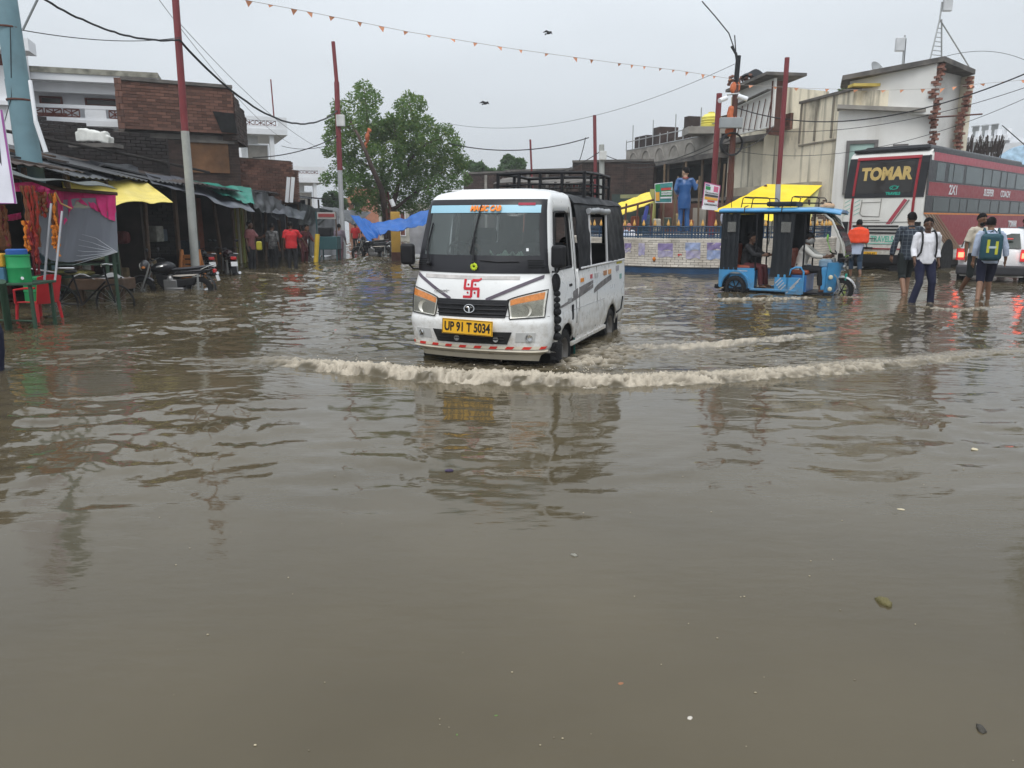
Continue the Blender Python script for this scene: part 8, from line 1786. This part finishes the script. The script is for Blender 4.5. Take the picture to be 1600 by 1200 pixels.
wpx('short cable joining the coil to the cabin wall', (1143, 232, 27.3), (1210, 195, 34), .3, .016)
wpx('drooping cable from the white box down to the shed', (915, 215, 39), (905, 252, 41), .1, .02)
wpx('cable from the concrete stub down to the left over the shed', (940, 235, 39), (870, 268, 43), .15, .02)
wpx('thin cable running from behind the coil to the far left roofs', (1143, 218, 27.3), (980, 262, 44), .3, .016)
wpx('faint cable above the torn building', (1465, 92, 30), (1610, 98, 34), -.35, .01)
wpx('cable sloping down at the far right over the sheet bundle', (1566, 196, 30), (1612, 236, 26), .0, .018)
m_flag = mat('orange_bunting', (.72, .32, .18), .7, var=.15)
def bunting(label, pts, n, seed, r=.006):
    t = thing('bunting', label, 'bunting'); P = [W(*p) for p in pts]; L_ = []
    for a, b in zip(P[:-1], P[1:]):
        for k in range(12): L_.append(a.lerp(b, k/12))
    L_.append(P[-1]); m = MB(); m.tube(L_, r, 4); m.build('string', mat('bunting_string', (.4, .36, .33), .8), t); rg_ = random.Random(seed)
    for k in range(n):
        f = (k+.5+rg_.uniform(-.2, .2))/n*(len(L_)-1); i = min(int(f), len(L_)-2); p = L_[i].lerp(L_[i+1], f-i); d = (L_[i+1]-L_[i]).normalized(); s_ = .10+.04*rg_.random(); tw_ = rg_.uniform(-.8, .8); dr = s_*rg_.uniform(.5, 1.1)
        a, b, c = p-d*s_*.6, p+d*s_*.6, p+Vector((rg_.uniform(-.06, .06), math.sin(tw_)*dr*.5, -dr))
        m = MB(); m.add([tuple(a), tuple(b), tuple(c), (a.x, a.y+.006, a.z), (b.x, b.y+.006, b.z), (c.x, c.y+.006, c.z)], [(0, 2, 1), (3, 4, 5), (0, 1, 4, 3), (1, 2, 5, 4), (2, 0, 3, 5)]); m.build('flag', m_flag, t)
bunting('string of small orange triangular flags sagging across the sky to the utility pole', [(340, -8, 19), (480, 18, 20), (640, 50, 21), (800, 76, 22.5), (960, 98, 24.5), (1060, 110, 26), (1148, 124, 27.2)], 26, 4)
bunting('second string of faded orange flags from the utility pole to the right edge', [(1150, 132, 27.2), (1260, 138, 26.5), (1380, 141, 26), (1470, 138, 25), (1530, 131, 24), (1610, 124, 23)], 14, 6, .005)
# birds
for px, py, s_, lab in ((857, 52, .13, 'small dark bird flying high above the van, the higher one'), (758, 162, .13, 'small dark bird flying above the tree line, the lower one')):
    t = thing('bird', lab, 'bird', tuple(W(px, py, 30)), R(40)); b = MB(); b.ell((0, 0, 0), (.035, .11, .035), 10, 7); b.ell((0, -.12, .01), (.025, .035, .025), 8, 6); b.tube([(0, .08, 0), (0, .2, -.01)], [(.008, .02), (.005, .04)], 6)
    for sg in (-1, 1): b.tube([(0, -.03, .01), (sg*.12, -.02, .05), (sg*.24, .05, .0)], [(.01, .06), (.008, .05), (.004, .015)], 6)
    fuse(b, 'body', mat('bird_dark', (.02, .02, .022), .8), t, .01, 1)
# ================================================================ trees
def leafmesh(clumps, n, size, seed, squash=1.0):
    rs_ = np.random.RandomState(seed); C_ = np.array([c[:3] for c in clumps]); Rr_ = np.array([c[3] for c in clumps]); w_ = Rr_**2.2; w_ /= w_.sum()
    k = rs_.choice(len(clumps), n, p=w_); d = rs_.normal(size=(n, 3)); d /= np.linalg.norm(d, axis=1)[:, None]
    rad = Rr_[k]*rs_.uniform(.35, 1.08, n)**.6; p = C_[k]+d*rad[:, None]*np.array([1, 1, squash])
    # sprigs: pull leaves into small clusters
    s_ = rs_.uniform(.6, 1.35, n)*size
    a = rs_.normal(size=(n, 3)); a[:, 2] *= .6; a /= np.linalg.norm(a, axis=1)[:, None]; b = np.cross(a, rs_.normal(size=(n, 3))); b /= np.linalg.norm(b, axis=1)[:, None]
    hole = noise3(p*1.15+seed)+.5*noise3(p*2.6+seed); keep = hole > -.24; p, a, b, s_ = p[keep], a[keep], b[keep], s_[keep]; n = len(p)
    v = np.stack([p-a*s_[:, None], p+b*s_[:, None]*.42, p+a*s_[:, None], p-b*s_[:, None]*.42], 1).reshape(-1, 3)
    me = bpy.data.meshes.new('leaves'); me.vertices.add(len(v)); me.vertices.foreach_set('co', v.astype('f').ravel()); me.loops.add(n*4); me.loops.foreach_set('vertex_index', np.arange(n*4, dtype='i')); me.polygons.add(n); me.polygons.foreach_set('loop_start', np.arange(0, n*4, 4, dtype='i')); me.update(); return me
def leafmat(name, c, isl=.45):
    m = mat(name, c, .55, var=.35, vs=.7, island=isl, spec=.3); b = m.node_tree.nodes['Principled BSDF']; N = m.node_tree.nodes.new; L = m.node_tree.links.new
    tr = N('ShaderNodeBsdfTranslucent'); tr.inputs[0].default_value = (c[0]*1.3, c[1]*1.5, c[2]*.6, 1); mx = N('ShaderNodeMixShader'); mx.inputs[0].default_value = .35
    o = [n for n in m.node_tree.nodes if n.type == 'OUTPUT_MATERIAL'][0]; L(b.outputs[0], mx.inputs[1]); L(tr.outputs[0], mx.inputs[2]); L(mx.outputs[0], o.inputs[0]); return m
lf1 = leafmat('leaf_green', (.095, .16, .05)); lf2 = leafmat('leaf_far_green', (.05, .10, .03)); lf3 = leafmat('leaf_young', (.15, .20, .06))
m_bark = mat('bark', (.075, .05, .04), .9, var=.3, vs=4, bump=.6, bs=9)
YT = 40; tr = thing('tree', 'leafy green tree with a leaning trunk beyond the stalls left of the van', 'tree', (W(606, 385, YT).x, YT, GROUND)); o_ = Vector(tr.location)
def tp(px, py, dy=0): return W(px, py, YT+dy)-o_
limbs = [([tp(606, 392), tp(603, 340, -1), tp(596, 295, -2.3), tp(581, 262, -3), tp(571, 236, -3), tp(560, 212, -3), tp(548, 190, -2)], .17, .05), ([tp(606, 390), tp(612, 330), tp(622, 290), tp(640, 250), tp(652, 215)], .16, .05), ([tp(596, 295), tp(615, 260), tp(620, 225), tp(615, 190)], .10, .03),
         ([tp(571, 236), tp(575, 200), tp(572, 165), tp(568, 135)], .08, .02), ([tp(640, 250), tp(665, 225), tp(690, 215)], .08, .03), ([tp(612, 330), tp(650, 300), tp(685, 285)], .09, .03), ([tp(581, 262), tp(555, 250), tp(530, 240)], .07, .02), ([tp(652, 215), tp(645, 185), tp(640, 160)], .05, .02), ([tp(560, 212), tp(535, 190), tp(520, 175)], .05, .015)]
m = MB()
for i, (pts, r0, r1) in enumerate(limbs): 
    if i == 0: mt_ = MB(); mt_.tube(pts, list(np.linspace(r0, r1, len(pts))), 10); mt_.build('trunk', m_bark, tr, smooth=True)
    else: m = MB(); m.tube(pts, list(np.linspace(r0, r1, len(pts))), 8); m.build('limb', m_bark, tr, smooth=True)
rq3 = random.Random(11); cl = []
for px, py, r in ((568, 140, 17), (585, 150, 15), (556, 160, 18), (535, 172, 18), (520, 190, 15), (575, 180, 22), (548, 195, 24), (525, 215, 20), (515, 240, 12), (545, 230, 24), (575, 215, 24), (600, 195, 22), (598, 205, 20), (605, 182, 14), (530, 265, 20), (512, 275, 12), (555, 262, 24), (585, 250, 26), (540, 290, 20), (565, 295, 24), (590, 290, 24), (600, 320, 18), (575, 315, 14),
                  (640, 152, 13), (628, 165, 14), (655, 165, 12), (640, 185, 20), (618, 200, 20), (665, 190, 18), (640, 215, 26), (610, 235, 26), (670, 220, 24), (695, 215, 22), (712, 232, 18), (640, 250, 28), (675, 255, 28), (705, 260, 24), (722, 250, 14), (610, 270, 26), (645, 285, 28), (680, 290, 26), (708, 290, 18), (625, 315, 22), (655, 318, 22), (682, 315, 16), (725, 278, 10), (560, 330, 8)):
    for _ in range(2):
        q = tp(px+rq3.uniform(-5, 5), py+rq3.uniform(-5, 5), rq3.uniform(-2.2, 2.2)); cl.append((q.x, q.y, q.z, r*YT/1200*rq3.uniform(.68, 1.0)))
me = leafmesh(cl, 40000, .085, 5); me.materials.append(lf1); o = bpy.data.objects.new('crown', me); link(o, tr)
me = leafmesh([c for c in cl if c[2] > 4.2], 5000, .10, 9); me.materials.append(lf3); o = bpy.data.objects.new('young_leaves', me); link(o, tr)
m = MB(); 
for a_, b_ in (((601, 302), (606, 350)), ((606, 300), (613, 352))): m.cyl(tp(*a_, -1.5), tp(*b_, -1.5), .06, 6)
for k in range(7): m.cyl(tp(601+k*.9, 305+k*7, -1.5), tp(607+k*.9, 308+k*7, -1.5), .03, 5)
m.v = [tuple(Vector(p)+o_) for p in m.v]; tag(m.build('rusty_lattice', m_rust), 'rusty lattice mast standing against the leaning tree trunk', 'mast')
q = W(613, 317, 38); t = thing('lamp_cylinder', 'white cylinder fixed to the lattice mast in the tree', 'lamp', tuple(q)); m = MB(); m.cyl((-.06, 0, .16), (.06, 0, -.16), .11, 14); m.build('cylinder', m_clean2, t, smooth=40)
q = W(574, 218, 38.5); t = thing('orange_cloth', 'orange cloth caught on a branch of the tree', 'cloth', tuple(q)); m = MB(); m.ell((0, 0, .1), (.12, .1, .3), 10, 8); m.ell((-.1, 0, -.35), (.13, .1, .22), 10, 8); m.ell((.12, 0, .42), (.1, .08, .1), 8, 6); fuse(m, 'cloth', mat('tree_orange', (.60, .17, .08), .8), t, .03, 2, .08, 5)
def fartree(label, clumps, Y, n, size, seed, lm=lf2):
    t = thing('tree', label, 'tree', (W(clumps[0][0], 345, Y).x, Y, GROUND)); o_ = Vector(t.location); cl = []; rr = random.Random(seed)
    for px, py, r in clumps:
        for _ in range(2): q = W(px+rr.uniform(-3, 3), py+rr.uniform(-3, 3), Y+rr.uniform(-2, 2)*min(1, Y/40))-o_; cl.append((q.x, q.y, q.z, r*Y/1200*rr.uniform(.8, 1)))
    me = leafmesh(cl, n, size, seed); me.materials.append(lm); link(bpy.data.objects.new('crown', me), t)
    top_ = max(c[2] for c in cl)*.75; m = MB(); m.tube([(0, 0, 0), (.1, 0, top_*.5), (0, 0, top_)], [.3, .2, .1], 8); m.build('trunk', m_bark, t, smooth=True)
fartree('rounded far tree behind the dark brick buildings', [(796, 252, 12), (808, 262, 14), (790, 268, 12), (815, 256, 8)], 72, 5000, .2, 21)
fartree('low spreading far tree just right of the big tree', [(748, 268, 12), (765, 272, 10), (735, 262, 8)], 70, 4000, .2, 22)
fartree('small tree top peeping over the shed roof', [(852, 272, 7), (840, 276, 6)], 74, 1500, .2, 23)
fartree('small green tree over the polythene stall at the street end', [(520, 312, 14), (535, 318, 12), (560, 312, 9)], 62, 4000, .17, 24)
fartree('bush peeping behind the coping of the white building', [(1326, 136, 9), (1318, 140, 6)], 34.5, 900, .09, 25)
fartree('leafy tree standing just outside the right edge, mirrored in the water', [(1890, 60, 150), (1990, 20, 170), (1920, -80, 150), (2050, 100, 150)], 12, 5000, .09, 31)
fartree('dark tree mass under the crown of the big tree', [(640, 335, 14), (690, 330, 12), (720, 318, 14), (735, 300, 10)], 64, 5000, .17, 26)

# ================================================================ damp air
hz = MB().b2((-150, -8, -1.3), (150, 150, 24)).build('haze', None or bpy.data.materials.new('damp_air')); hz['kind'] = 'stuff'
hm = hz.data.materials[0]; hm.use_nodes = True; nt = hm.node_tree; nt.nodes.clear(); ho = nt.nodes.new('ShaderNodeOutputMaterial'); hv = nt.nodes.new('ShaderNodeVolumePrincipled')
hv.inputs['Color'].default_value = (.93, .95, .97, 1); hv.inputs['Density'].default_value = .0013; hv.inputs['Anisotropy'].default_value = .2; nt.links.new(hv.outputs[0], ho.inputs['Volume'])
